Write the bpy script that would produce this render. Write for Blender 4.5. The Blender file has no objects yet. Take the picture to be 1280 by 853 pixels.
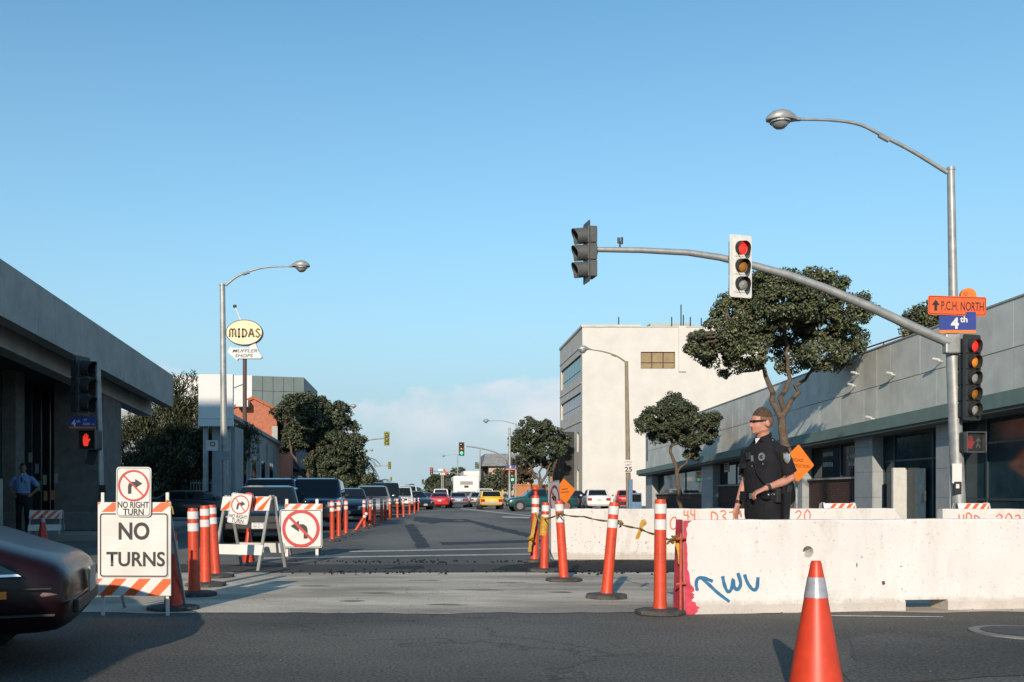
import bpy, bmesh, math, random
import numpy as np
from mathutils import Vector, Matrix, noise as mnoise

# ------------------------------------------------------------------ camera, world, sun, exposure
scene = bpy.context.scene
COL = scene.collection
R = math.radians
FPX, CX, CY, CH = 1244.0, 525.0, 620.0, 1.05      # focal length in photo pixels, principal point, eye height

cam_data = bpy.data.cameras.new("camera")
cam = bpy.data.objects.new("camera", cam_data)
COL.objects.link(cam)
cam.location = (0, 0, CH)
cam.rotation_euler = (R(90), 0, 0)
cam_data.sensor_width = 36.0
cam_data.lens = 36.0 * FPX / 1280.0
cam_data.shift_x = (640.0 - CX) / 1280.0
cam_data.shift_y = (CY - 426.5) / 1280.0
cam_data.clip_start = 0.05
cam_data.clip_end = 6000.0
scene.camera = cam

SUN_DIR = Vector((0.235, 0.965, -0.352)).normalized()      # the way the sunlight travels
SUN_ELEV = math.asin(-SUN_DIR.z)
SUN_AZ = math.atan2(-SUN_DIR.x, -SUN_DIR.y)              # clockwise from +Y

world = bpy.data.worlds.new("World")
scene.world = world
world.use_nodes = True
wn, wl = world.node_tree.nodes, world.node_tree.links
wn.clear()
w_out = wn.new("ShaderNodeOutputWorld")
w_bg = wn.new("ShaderNodeBackground")
w_sky = wn.new("ShaderNodeTexSky")
w_sky.sky_type = 'NISHITA'
w_sky.sun_disc = False
w_sky.sun_elevation = SUN_ELEV
w_sky.sun_rotation = SUN_AZ
w_sky.altitude = 0.0
w_sky.air_density = 1.0
w_sky.dust_density = 0.0
w_sky.ozone_density = 4.2
w_bg.inputs['Strength'].default_value = 0.13
# a low bank of soft cumulus round the horizon: its top edge billows with noise
w_tc = wn.new("ShaderNodeTexCoord")
w_map = wn.new("ShaderNodeMapping")
w_map.inputs['Scale'].default_value = (1.0, 1.0, 1.6)
w_map.inputs['Location'].default_value = (0.4, 0.15, 0.3)
w_noise = wn.new("ShaderNodeTexNoise")
w_noise.inputs['Scale'].default_value = 7.5
w_noise.inputs['Detail'].default_value = 9.0
w_noise.inputs['Roughness'].default_value = 0.52
w_sep = wn.new("ShaderNodeSeparateXYZ")
w_h = wn.new("ShaderNodeMath"); w_h.operation = 'MULTIPLY_ADD'; w_h.inputs[1].default_value = 0.19; w_h.inputs[2].default_value = 0.018
w_sub = wn.new("ShaderNodeMath"); w_sub.operation = 'SUBTRACT'
w_ramp = wn.new("ShaderNodeValToRGB")
w_ramp.color_ramp.elements[0].position = 0.0
w_ramp.color_ramp.elements[1].position = 0.014
w_band = wn.new("ShaderNodeValToRGB")
be = w_band.color_ramp.elements
be[0].position = 0.0; be[0].color = (0.0, 0.0, 0.0, 1)
be[1].position = 0.14; be[1].color = (0.95, 0.95, 0.95, 1)
e = be.new(0.045); e.color = (0.12, 0.12, 0.12, 1)
e = be.new(0.085); e.color = (0.75, 0.75, 0.75, 1)
w_n2 = wn.new("ShaderNodeTexNoise"); w_n2.inputs['Scale'].default_value = 17.0; w_n2.inputs['Detail'].default_value = 6.0
w_r2 = wn.new("ShaderNodeValToRGB")
w_r2.color_ramp.elements[0].position = 0.35; w_r2.color_ramp.elements[0].color = (0.30, 0.30, 0.30, 1)
w_r2.color_ramp.elements[1].position = 0.62
w_mul = wn.new("ShaderNodeMath"); w_mul.operation = 'MULTIPLY'
w_mul2 = wn.new("ShaderNodeMath"); w_mul2.operation = 'MULTIPLY'
w_mix = wn.new("ShaderNodeMixRGB")
w_mix.inputs['Color2'].default_value = (5.3, 5.15, 5.45, 1)
wl.new(w_tc.outputs['Generated'], w_map.inputs['Vector'])
wl.new(w_map.outputs['Vector'], w_noise.inputs['Vector'])
wl.new(w_map.outputs['Vector'], w_n2.inputs['Vector'])
wl.new(w_tc.outputs['Generated'], w_sep.inputs['Vector'])
wl.new(w_noise.outputs['Fac'], w_h.inputs[0])
wl.new(w_h.outputs[0], w_sub.inputs[0]); wl.new(w_sep.outputs['Z'], w_sub.inputs[1])
wl.new(w_sub.outputs[0], w_ramp.inputs['Fac'])
wl.new(w_sep.outputs['Z'], w_band.inputs['Fac'])
wl.new(w_n2.outputs['Fac'], w_r2.inputs['Fac'])
wl.new(w_ramp.outputs['Color'], w_mul.inputs[0]); wl.new(w_band.outputs['Color'], w_mul.inputs[1])
wl.new(w_mul.outputs['Value'], w_mul2.inputs[0]); wl.new(w_r2.outputs['Color'], w_mul2.inputs[1])
wl.new(w_mul2.outputs['Value'], w_mix.inputs['Fac'])
# coastal haze: the sky pales evenly towards the horizon all round
w_haze = wn.new("ShaderNodeValToRGB")
he = w_haze.color_ramp.elements
he[0].position = 0.0; he[0].color = (0.97, 0.97, 0.97, 1)
he[1].position = 0.45; he[1].color = (0.0, 0.0, 0.0, 1)
for hp, hv in ((0.05, 0.93), (0.10, 0.82), (0.17, 0.55), (0.27, 0.24)):
    e = he.new(hp); e.color = (hv, hv, hv, 1)
w_hmix = wn.new("ShaderNodeMixRGB")
w_hmix.inputs['Color2'].default_value = (2.62, 3.50, 4.12, 1)
wl.new(w_sep.outputs['Z'], w_haze.inputs['Fac'])
wl.new(w_haze.outputs['Color'], w_hmix.inputs['Fac'])
w_tint = wn.new("ShaderNodeMixRGB"); w_tint.blend_type = 'MULTIPLY'; w_tint.inputs['Fac'].default_value = 1.0
w_tint.inputs['Color2'].default_value = (1.02, 1.26, 1.09, 1)
wl.new(w_sky.outputs['Color'], w_tint.inputs['Color1'])
wl.new(w_tint.outputs['Color'], w_hmix.inputs['Color1'])
wl.new(w_hmix.outputs['Color'], w_mix.inputs['Color1'])
wl.new(w_mix.outputs['Color'], w_bg.inputs['Color'])
wl.new(w_bg.outputs['Background'], w_out.inputs['Surface'])

sun_data = bpy.data.lights.new("sun", 'SUN')
sun_data.energy = 3.8
sun_data.angle = R(0.53)
sun_data.color = (1.0, 0.86, 0.70)
sun = bpy.data.objects.new("sun", sun_data)
COL.objects.link(sun)
sun.rotation_euler = SUN_DIR.to_track_quat('-Z', 'Y').to_euler()
sun.location = (-20, -60, 40)

scene.view_settings.view_transform = 'Standard'
scene.view_settings.look = 'None'
scene.view_settings.gamma = 1.0
scene.view_settings.use_curve_mapping = False
scene.view_settings.exposure = 0.3
scene.render.engine = 'CYCLES'
scene.cycles.use_denoising = True
scene.cycles.max_bounces = 6
scene.cycles.caustics_reflective = False
scene.cycles.caustics_refractive = False

# ------------------------------------------------------------------ helpers
rng = random.Random(7)

def P(px, py, D):
    """photo pixel at a chosen distance -> world point"""
    return Vector(((px - CX) * D / FPX, D, CH + (CY - py) * D / FPX))

def G(px, py, z=0.0):
    """photo pixel on the ground -> world point"""
    D = (CH - z) * FPX / (py - CY)
    return Vector(((px - CX) * D / FPX, D, z))

def V(*a):
    return Vector(a)

_mats = {}
def mat(name, color, rough=0.7, metal=0.0, var=0.12, scale=6.0, bump=0.0, bscale=60.0, spec=0.5, coat=0.0,
        color2=None, emit=None, emit_s=0.0, trans=0.0, alpha=1.0, detail=5.0, island=False):
    """procedural material: base colour broken up by noise, with optional fine relief"""
    if name in _mats:
        return _mats[name]
    m = bpy.data.materials.new(name)
    m.use_nodes = True
    n, l = m.node_tree.nodes, m.node_tree.links
    b = n["Principled BSDF"]
    b.inputs['Roughness'].default_value = rough
    b.inputs['Metallic'].default_value = metal
    b.inputs['Specular IOR Level'].default_value = spec
    b.inputs['Coat Weight'].default_value = coat
    b.inputs['Coat Roughness'].default_value = 0.05
    c1 = tuple(color)
    c2 = tuple(color2) if color2 else tuple(max(0.0, c * (1 - 2.2 * var)) for c in color)
    if var > 0 or color2:
        tc = n.new("ShaderNodeTexCoord")
        nz = n.new("ShaderNodeTexNoise")
        nz.inputs['Scale'].default_value = scale
        nz.inputs['Detail'].default_value = detail
        nz.inputs['Roughness'].default_value = 0.62
        rp = n.new("ShaderNodeValToRGB")
        rp.color_ramp.elements[0].position = 0.33
        rp.color_ramp.elements[1].position = 0.67
        rp.color_ramp.elements[0].color = (*c2, 1)
        rp.color_ramp.elements[1].color = (*c1, 1)
        l.new(tc.outputs['Object'], nz.inputs['Vector'])
        if island:
            ge = n.new("ShaderNodeNewGeometry")
            ad = n.new("ShaderNodeMath"); ad.operation = 'MULTIPLY_ADD'
            ad.inputs[1].default_value = 0.5
            mu = n.new("ShaderNodeMath"); mu.operation = 'MULTIPLY'; mu.inputs[1].default_value = 0.5
            l.new(nz.outputs['Fac'], mu.inputs[0])
            l.new(ge.outputs['Random Per Island'], ad.inputs[0])
            l.new(mu.outputs[0], ad.inputs[2])
            l.new(ad.outputs[0], rp.inputs['Fac'])
        else:
            l.new(nz.outputs['Fac'], rp.inputs['Fac'])
        l.new(rp.outputs['Color'], b.inputs['Base Color'])
    else:
        b.inputs['Base Color'].default_value = (*c1, 1)
    if bump > 0:
        tc2 = n.new("ShaderNodeTexCoord")
        nb = n.new("ShaderNodeTexNoise")
        nb.inputs['Scale'].default_value = bscale
        nb.inputs['Detail'].default_value = 4.0
        bp = n.new("ShaderNodeBump")
        bp.inputs['Strength'].default_value = bump
        bp.inputs['Distance'].default_value = 0.02
        l.new(tc2.outputs['Object'], nb.inputs['Vector'])
        l.new(nb.outputs['Fac'], bp.inputs['Height'])
        l.new(bp.outputs['Normal'], b.inputs['Normal'])
    if emit:
        b.inputs['Emission Color'].default_value = (*emit, 1)
        b.inputs['Emission Strength'].default_value = emit_s
    if trans:
        b.inputs['Transmission Weight'].default_value = trans
    b.inputs['Alpha'].default_value = alpha
    _mats[name] = m
    return m

ROOT = {}       # matrix of every thing, by object name

def tag(o, label=None, cat=None, group=None, kind=None):
    if label: o["label"] = label
    if cat: o["category"] = cat
    if group: o["group"] = group
    if kind: o["kind"] = kind
    return o

def thing(name, label, cat, loc=(0, 0, 0), rotz=0.0, group=None, scale=1.0):
    o = bpy.data.objects.new(name, None)
    o.empty_display_size = 0.1
    COL.objects.link(o)
    o.location = loc
    o.rotation_euler = (0, 0, rotz)
    o.scale = (scale, scale, scale)
    ROOT[o.name] = Matrix.Translation(Vector(loc)) @ Matrix.Rotation(rotz, 4, 'Z') @ Matrix.Scale(scale, 4)
    return tag(o, label, cat, group)

class MB:
    """collects shapes, then links them as ONE mesh object"""
    def __init__(self):
        self.v, self.f, self.mi = [], [], []
        self.cur = 0
    def add(self, vs, fs):
        o = len(self.v)
        self.v += [Vector(p) for p in vs]
        for f in fs:
            self.f.append(tuple(i + o for i in f)); self.mi.append(self.cur)
        return self
    def box(self, a, b, M=None):
        (x0, y0, z0), (x1, y1, z1) = a, b
        vs = [V(x0,y0,z0), V(x1,y0,z0), V(x1,y1,z0), V(x0,y1,z0), V(x0,y0,z1), V(x1,y0,z1), V(x1,y1,z1), V(x0,y1,z1)]
        if M is not None: vs = [M @ p for p in vs]
        return self.add(vs, [(0,3,2,1),(4,5,6,7),(0,1,5,4),(1,2,6,5),(2,3,7,6),(3,0,4,7)])
    def cbox(self, c, s, M=None):
        return self.box((c[0]-s[0]/2, c[1]-s[1]/2, c[2]-s[2]/2), (c[0]+s[0]/2, c[1]+s[1]/2, c[2]+s[2]/2), M)
    def hexa(self, p):
        """8 corner points: bottom 4 counter-clockwise, top 4"""
        return self.add(p, [(0,3,2,1),(4,5,6,7),(0,1,5,4),(1,2,6,5),(2,3,7,6),(3,0,4,7)])
    def quad(self, a, b, c, d):
        return self.add([a, b, c, d], [(0,1,2,3)])
    def prism(self, poly, depth, M=None):
        """poly: list of (x, z) drawn in the XZ plane facing -Y, extruded to +Y by depth"""
        n = len(poly)
        area = sum(poly[i][0]*poly[(i+1)%n][1]-poly[(i+1)%n][0]*poly[i][1] for i in range(n))
        if area < 0: poly = poly[::-1]
        vs = [V(x, 0, z) for x, z in poly] + [V(x, depth, z) for x, z in poly]
        if M is not None: vs = [M @ p for p in vs]
        fs = [tuple(range(n)), tuple(range(2*n-1, n-1, -1))]
        for i in range(n):
            j = (i+1) % n
            fs.append((j, i, i+n, j+n))
        return self.add(vs, fs)
    def ring(self, ro, ri, depth, M=None, n=32, cx=0, cz=0):
        vs, fs = [], []
        for i in range(n):
            a = 2*math.pi*i/n
            c, s = math.cos(a), math.sin(a)
            vs += [V(cx+ro*c,0,cz+ro*s), V(cx+ri*c,0,cz+ri*s), V(cx+ro*c,depth,cz+ro*s), V(cx+ri*c,depth,cz+ri*s)]
        if M is not None: vs = [M @ p for p in vs]
        for i in range(n):
            a, b = 4*i, 4*((i+1) % n)
            fs += [(a,a+1,b+1,b)[::-1], (a+2,b+2,b+3,a+3)[::-1], (a,b,b+2,a+2)[::-1], (a+1,a+3,b+3,b+1)[::-1]]
        return self.add(vs, fs)
    def tube(self, pts, radii, n=12, cap=True, squash=None):
        pts = [Vector(p) for p in pts]
        if not hasattr(radii, '__len__'): radii = [radii]*len(pts)
        vs, fs = [], []
        up = None
        for i, p in enumerate(pts):
            t = (pts[min(i+1, len(pts)-1)] - pts[max(i-1, 0)])
            if t.length < 1e-9: t = V(0,0,1)
            t.normalize()
            if up is None:
                ref = V(0,0,1) if abs(t.z) < 0.9 else V(0,1,0)
                up = (ref - t*ref.dot(t)).normalized()
            else:
                up = (up - t*up.dot(t))
                if up.length < 1e-6: up = V(1,0,0)
                up.normalize()
            sd = t.cross(up)
            r = radii[i]
            ra, rb = (r, r) if not hasattr(r, '__len__') else r
            for k in range(n):
                a = 2*math.pi*k/n
                vs.append(p + sd*(math.cos(a)*ra) + up*(math.sin(a)*rb))
        for i in range(len(pts)-1):
            for k in range(n):
                k2 = (k+1) % n
                fs.append((i*n+k, i*n+k2, (i+1)*n+k2, (i+1)*n+k))
        if cap:
            fs.append(tuple(range(n-1, -1, -1)))
            fs.append(tuple(range((len(pts)-1)*n, len(pts)*n)))
        return self.add(vs, fs)
    def lathe(self, prof, M=None, n=24):
        """prof: (r, z) from bottom to top, about Z"""
        vs, fs = [], []
        for r, z in prof:
            for k in range(n):
                a = 2*math.pi*k/n
                vs.append(V(r*math.cos(a), r*math.sin(a), z))
        if M is not None: vs = [M @ p for p in vs]
        for i in range(len(prof)-1):
            for k in range(n):
                k2 = (k+1) % n
                fs.append((i*n+k, i*n+k2, (i+1)*n+k2, (i+1)*n+k))
        fs.append(tuple(range(n-1, -1, -1)))
        fs.append(tuple(range((len(prof)-1)*n, len(prof)*n)))
        return self.add(vs, fs)
    def rings(self, rows, cap=True, n=20, power=2.0):
        """rows: (cx, cy, z, rx, ry): stacked ellipses"""
        vs, fs = [], []
        for cx, cy, z, rx, ry in rows:
            for k in range(n):
                a = 2*math.pi*k/n
                c, s = math.cos(a), math.sin(a)
                q = 2.0/power
                vs.append(V(cx + rx*math.copysign(abs(c)**q, c), cy + ry*math.copysign(abs(s)**q, s), z))
        for i in range(len(rows)-1):
            for k in range(n):
                k2 = (k+1) % n
                fs.append((i*n+k, i*n+k2, (i+1)*n+k2, (i+1)*n+k))
        if cap:
            fs.append(tuple(range(n-1, -1, -1)))
            fs.append(tuple(range((len(rows)-1)*n, len(rows)*n)))
        return self.add(vs, fs)
    def ball(self, c, r, M=None, nu=16, nv=10):
        rx, ry, rz = r if hasattr(r, '__len__') else (r, r, r)
        vs, fs = [V(0,0,-rz)], []
        for j in range(1, nv):
            ph = -math.pi/2 + math.pi*j/nv
            for i in range(nu):
                a = 2*math.pi*i/nu
                vs.append(V(rx*math.cos(ph)*math.cos(a), ry*math.cos(ph)*math.sin(a), rz*math.sin(ph)))
        vs.append(V(0,0,rz))
        if M is not None: vs = [M @ p for p in vs]
        vs = [p + Vector(c) for p in vs]
        for i in range(nu):
            i2 = (i+1) % nu
            fs.append((0, 1+i2, 1+i))
            for j in range(nv-2):
                a = 1+j*nu
                fs.append((a+i, a+i2, a+nu+i2, a+nu+i))
            fs.append((1+(nv-2)*nu+i, 1+(nv-2)*nu+i2, len(vs)-1))
        return self.add(vs, fs)
    def wall(self, O, U, Vv, W, H, holes, depth, N):
        """a rectangular wall face with rectangular holes (u0,v0,u1,v1) and reveals going inwards (-N)"""
        us = sorted({0, W, *[h[0] for h in holes], *[h[2] for h in holes]})
        vs_ = sorted({0, H, *[h[1] for h in holes], *[h[3] for h in holes]})
        pt = lambda u, v, d=0: Vector(O) + Vector(U)*u + Vector(Vv)*v - Vector(N)*d
        for i in range(len(us)-1):
            for j in range(len(vs_)-1):
                cu, cv = (us[i]+us[i+1])/2, (vs_[j]+vs_[j+1])/2
                if any(h[0] < cu < h[2] and h[1] < cv < h[3] for h in holes): continue
                self.quad(pt(us[i],vs_[j]), pt(us[i+1],vs_[j]), pt(us[i+1],vs_[j+1]), pt(us[i],vs_[j+1]))
        for u0, v0, u1, v1 in holes:
            self.quad(pt(u0,v0), pt(u1,v0), pt(u1,v0,depth), pt(u0,v0,depth))
            self.quad(pt(u1,v0), pt(u1,v1), pt(u1,v1,depth), pt(u1,v0,depth))
            self.quad(pt(u1,v1), pt(u0,v1), pt(u0,v1,depth), pt(u1,v1,depth))
            self.quad(pt(u0,v1), pt(u0,v0), pt(u0,v0,depth), pt(u0,v1,depth))
        return self
    def ribbon(self, pts, w, thick=0.003, N=(0,-1,0)):
        """a flat painted stroke along pts, facing N"""
        N = Vector(N).normalized()
        pts = [Vector(p) for p in pts]
        vs, fs = [], []
        for i, p in enumerate(pts):
            t = (pts[min(i+1, len(pts)-1)] - pts[max(i-1, 0)]).normalized()
            s = t.cross(N).normalized()
            ww = w * (0.85 + 0.3*rng.random())/2
            vs += [p + s*ww + N*thick, p - s*ww + N*thick, p + s*ww, p - s*ww]
        for i in range(len(pts)-1):
            a, b = 4*i, 4*i+4
            fs += [(a,a+1,b+1,b), (a,b,b+2,a+2), (a+1,a+3,b+3,b+1)]
        return self.add(vs, fs)
    def mesh(self, name):
        me = bpy.data.meshes.new(name)
        me.from_pydata([tuple(p) for p in self.v], [], self.f)
        return me
    def build(self, name, material, parent=None, smooth=False, world=False, bevel=0.0, subsurf=0, fix=True):
        vs = self.v
        if world and parent is not None:
            inv = ROOT[parent.name].inverted()
            self.v = [inv @ p for p in vs]
        me = self.mesh(name)
        if fix:
            bm = bmesh.new(); bm.from_mesh(me)
            bmesh.ops.recalc_face_normals(bm, faces=bm.faces[:])
            bm.to_mesh(me); bm.free()
        mats = material if isinstance(material, (list, tuple)) else [material]
        for m in mats: me.materials.append(m)
        if len(mats) > 1: me.polygons.foreach_set('material_index', self.mi)
        o = bpy.data.objects.new(name, me)
        COL.objects.link(o)
        if parent is not None: o.parent = parent
        if smooth:
            me.polygons.foreach_set('use_smooth', [True]*len(me.polygons))
            if smooth != 'full':
                me.set_sharp_from_angle(angle=R(42))
        if bevel:
            b = o.modifiers.new("bevel", 'BEVEL'); b.width = bevel; b.segments = 2; b.limit_method = 'ANGLE'
        if subsurf:
            s = o.modifiers.new("subsurf", 'SUBSURF'); s.levels = subsurf; s.render_levels = subsurf
        return o

def struct(name, mb, m, **k):
    o = mb.build(name, m, **k); o["kind"] = "structure"; return o

def bake(o):
    """apply the modifiers of an object to its mesh"""
    dg = bpy.context.evaluated_depsgraph_get(); dg.update()
    me = bpy.data.meshes.new_from_object(o.evaluated_get(dg))
    old = o.data; o.modifiers.clear(); o.data = me; me.name = old.name
    bpy.data.meshes.remove(old)
    return o

def copy_tree(o, parent=None):
    c = o.copy(); COL.objects.link(c); c.parent = parent
    for ch in list(o.children): copy_tree(ch, c)
    return c

def text(s, w, h, M, m, parent, name='lettering', bold=0.0, depth=0.003, shear=0.0, world=False, space=1.0, line=0.9):
    """flat lettering, fitted to w x h and centred in the XZ plane of M, facing its -Y"""
    cu = bpy.data.curves.new(name, 'FONT')
    cu.body = s; cu.align_x = 'CENTER'; cu.offset = bold; cu.shear = shear; cu.resolution_u = 4
    cu.space_character = space; cu.space_line = line
    to = bpy.data.objects.new(name, cu); COL.objects.link(to)
    dg = bpy.context.evaluated_depsgraph_get()
    me = bpy.data.meshes.new_from_object(to.evaluated_get(dg))
    bpy.data.objects.remove(to); bpy.data.curves.remove(cu)
    co = np.array([v.co[:] for v in me.vertices])
    lo, hi = co.min(0), co.max(0)
    if parent is not None and world: M = ROOT[parent.name].inverted() @ M
    sx = w/(hi[0]-lo[0]); sz = h/(hi[1]-lo[1])
    for v in me.vertices:
        v.co = M @ V((v.co.x-(lo[0]+hi[0])/2)*sx, -depth, (v.co.y-(lo[1]+hi[1])/2)*sz)
    me.name = name; me.materials.clear(); me.materials.append(m)
    o = bpy.data.objects.new(name, me); COL.objects.link(o)
    if parent is not None: o.parent = parent
    return o

T = Matrix.Translation
def RX(a): return Matrix.Rotation(a, 4, 'X')
def RY(a): return Matrix.Rotation(a, 4, 'Y')
def RZ(a): return Matrix.Rotation(a, 4, 'Z')

def rrect(w, h, r, n=4):
    """rounded rectangle outline in (x, z), centred"""
    out = []
    for cx, cz, a0 in ((w/2-r, h/2-r, 0), (-w/2+r, h/2-r, 90), (-w/2+r, -h/2+r, 180), (w/2-r, -h/2+r, 270)):
        for i in range(n+1):
            a = R(a0 + 90*i/n); out.append((cx + r*math.cos(a), cz + r*math.sin(a)))
    return out

# ------------------------------------------------------------------ materials
M_WHITE = mat('white_sheeting', (0.73,0.71,0.68), 0.5, scale=3.5, spec=0.35, color2=(0.62,0.595,0.55), detail=9, bump=0.04, bscale=20)
M_ORANGE = mat('orange_plastic', (0.66,0.055,0.018), 0.42, var=0.10, scale=9, spec=0.5)
M_ORANGE_SIGN = mat('orange_sheeting', (0.86,0.13,0.03), 0.42, var=0.05, scale=6)
M_ORANGE_BR = mat('bright_orange_sheeting', (0.85,0.22,0.03), 0.45, var=0.05, scale=6)
M_BLACK = mat('black_ink', (0.018,0.018,0.02), 0.55, var=0.0)
M_REDINK = mat('red_ink', (0.55,0.03,0.03), 0.45, var=0.08, scale=12)
M_RUBBER = mat('black_rubber', (0.035,0.034,0.033), 0.8, var=0.25, scale=14, bump=0.3, bscale=80, color2=(0.11,0.10,0.09))
M_GALV = mat('galvanised_steel', (0.40,0.41,0.40), 0.48, metal=0.35, var=0.14, scale=5, spec=0.5)
M_POLE = mat('weathered_pole_paint', (0.36,0.345,0.31), 0.6, metal=0.1, var=0.14, scale=3)
M_BRONZE_POLE = mat('brown_concrete_pole', (0.30,0.24,0.16), 0.8, var=0.15, scale=4)
M_SIGNAL = mat('signal_dark_enamel', (0.035,0.04,0.042), 0.45, var=0.15, scale=6)
M_SIGNAL_GREY = mat('signal_faded_enamel', (0.10,0.105,0.10), 0.6, var=0.15, scale=7)
M_VISOR = mat('visor_black', (0.025,0.027,0.027), 0.7, var=0.1)
M_REDLIT = mat('red_lens_lit', (0.55,0.02,0.015), 0.25, var=0.0, emit=(1.0,0.035,0.02), emit_s=0.75)
M_AMBER = mat('amber_lens', (0.40,0.16,0.02), 0.2, var=0.1, scale=30)
M_GREENOFF = mat('clear_lens', (0.42,0.42,0.38), 0.2, var=0.3, scale=30)
M_GREENLIT = mat('green_lens_lit', (0.02,0.4,0.2), 0.25, var=0.0, emit=(0.1,1.0,0.55), emit_s=1.0)
M_REDOFF = mat('red_lens_off', (0.16,0.012,0.01), 0.2, var=0.1, scale=30)
M_BLUE = mat('blue_sign_sheeting', (0.035,0.06,0.28), 0.4, var=0.06)
M_GLASS = mat('dark_glass', (0.012,0.016,0.018), 0.04, var=0.0, spec=0.6)
M_GLASS_TEAL = mat('teal_tinted_glass', (0.025,0.062,0.076), 0.08, var=0.25, scale=1.2, spec=0.35)
M_CHROME = mat('chrome', (0.6,0.6,0.6), 0.2, metal=0.9, var=0.05)
M_BARK = mat('bark', (0.17,0.12,0.085), 0.95, var=0.25, scale=12, bump=0.7, bscale=25)
M_WOOD = mat('brown_wood', (0.16,0.09,0.05), 0.8, var=0.2, scale=8)

# ------------------------------------------------------------------ ground, road, pavements
def asphalt(name, c1, c2, speck=0.5, streak=(1,1,1), blotch=None, big_scale=0.55, cracks=False):
    m = bpy.data.materials.new(name); m.use_nodes = True
    n, l = m.node_tree.nodes, m.node_tree.links
    b = n["Principled BSDF"]; b.inputs['Roughness'].default_value = 0.86; b.inputs['Specular IOR Level'].default_value = 0.3
    tc = n.new("ShaderNodeTexCoord")
    mp = n.new("ShaderNodeMapping"); mp.inputs['Scale'].default_value = streak
    l.new(tc.outputs['Object'], mp.inputs['Vector'])
    big = n.new("ShaderNodeTexNoise"); big.inputs['Scale'].default_value = big_scale; big.inputs['Detail'].default_value = 8; big.inputs['Roughness'].default_value = 0.65
    l.new(mp.outputs['Vector'], big.inputs['Vector'])
    r1 = n.new("ShaderNodeValToRGB")
    r1.color_ramp.elements[0].position = 0.30; r1.color_ramp.elements[0].color = (*c2, 1)
    r1.color_ramp.elements[1].position = 0.68; r1.color_ramp.elements[1].color = (*c1, 1)
    l.new(big.outputs['Fac'], r1.inputs['Fac'])
    fine = n.new("ShaderNodeTexNoise"); fine.inputs['Scale'].default_value = 46; fine.inputs['Detail'].default_value = 3; fine.inputs['Roughness'].default_value = 0.8
    l.new(tc.outputs['Object'], fine.inputs['Vector'])
    r2 = n.new("ShaderNodeValToRGB")
    r2.color_ramp.elements[0].position = 0.35; r2.color_ramp.elements[0].color = (1-speck, 1-speck, 1-speck, 1)
    r2.color_ramp.elements[1].position = 0.66; r2.color_ramp.elements[1].color = (1+speck*0.6, 1+speck*0.58, 1+speck*0.52, 1)
    l.new(fine.outputs['Fac'], r2.inputs['Fac'])
    mx = n.new("ShaderNodeMixRGB"); mx.blend_type = 'MULTIPLY'; mx.inputs['Fac'].default_value = 1
    l.new(r1.outputs['Color'], mx.inputs['Color1']); l.new(r2.outputs['Color'], mx.inputs['Color2'])
    last = mx
    if blotch:
        st = n.new("ShaderNodeTexNoise"); st.inputs['Scale'].default_value = 0.33; st.inputs['Detail'].default_value = 5
        mp2 = n.new("ShaderNodeMapping"); mp2.inputs['Scale'].default_value = blotch; mp2.inputs['Location'].default_value = (3.1, 1.7, 0)
        l.new(tc.outputs['Object'], mp2.inputs['Vector']); l.new(mp2.outputs['Vector'], st.inputs['Vector'])
        r3 = n.new("ShaderNodeValToRGB")
        r3.color_ramp.elements[0].position = 0.38; r3.color_ramp.elements[0].color = (0.58, 0.58, 0.59, 1)
        r3.color_ramp.elements[1].position = 0.56; r3.color_ramp.elements[1].color = (1, 1, 1, 1)
        l.new(st.outputs['Fac'], r3.inputs['Fac'])
        m2 = n.new("ShaderNodeMixRGB"); m2.blend_type = 'MULTIPLY'; m2.inputs['Fac'].default_value = 1
        l.new(mx.outputs['Color'], m2.inputs['Color1']); l.new(r3.outputs['Color'], m2.inputs['Color2'])
        last = m2
    if cracks:      # hairline cracks, only in places
        vo = n.new("ShaderNodeTexVoronoi"); vo.feature = 'DISTANCE_TO_EDGE'; vo.inputs['Scale'].default_value = 0.55
        ws = n.new("ShaderNodeTexNoise"); ws.inputs['Scale'].default_value = 1.7; ws.inputs['Detail'].default_value = 6
        av = n.new("ShaderNodeVectorMath"); av.operation = 'ADD'
        l.new(tc.outputs['Object'], ws.inputs['Vector']); l.new(tc.outputs['Object'], av.inputs[0]); l.new(ws.outputs['Color'], av.inputs[1]); l.new(av.outputs[0], vo.inputs['Vector'])
        r4 = n.new("ShaderNodeValToRGB"); r4.color_ramp.elements[0].position = 0.004; r4.color_ramp.elements[0].color = (0.66,0.66,0.66,1); r4.color_ramp.elements[1].position = 0.014; r4.color_ramp.elements[1].color = (1,1,1,1)
        l.new(vo.outputs['Distance'], r4.inputs['Fac'])
        mk = n.new("ShaderNodeTexNoise"); mk.inputs['Scale'].default_value = 0.22; l.new(tc.outputs['Object'], mk.inputs['Vector'])
        r5 = n.new("ShaderNodeValToRGB"); r5.color_ramp.elements[0].position = 0.46; r5.color_ramp.elements[1].position = 0.56; l.new(mk.outputs['Fac'], r5.inputs['Fac'])
        m4 = n.new("ShaderNodeMixRGB"); m4.blend_type = 'MULTIPLY'
        l.new(r5.outputs['Color'], m4.inputs['Fac']); l.new(last.outputs['Color'], m4.inputs['Color1']); l.new(r4.outputs['Color'], m4.inputs['Color2'])
        last = m4
    l.new(last.outputs['Color'], b.inputs['Base Color'])
    bp = n.new("ShaderNodeBump"); bp.inputs['Strength'].default_value = 0.5; bp.inputs['Distance'].default_value = 0.012
    l.new(fine.outputs['Fac'], bp.inputs['Height']); l.new(bp.outputs['Normal'], b.inputs['Normal'])
    return m

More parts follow.
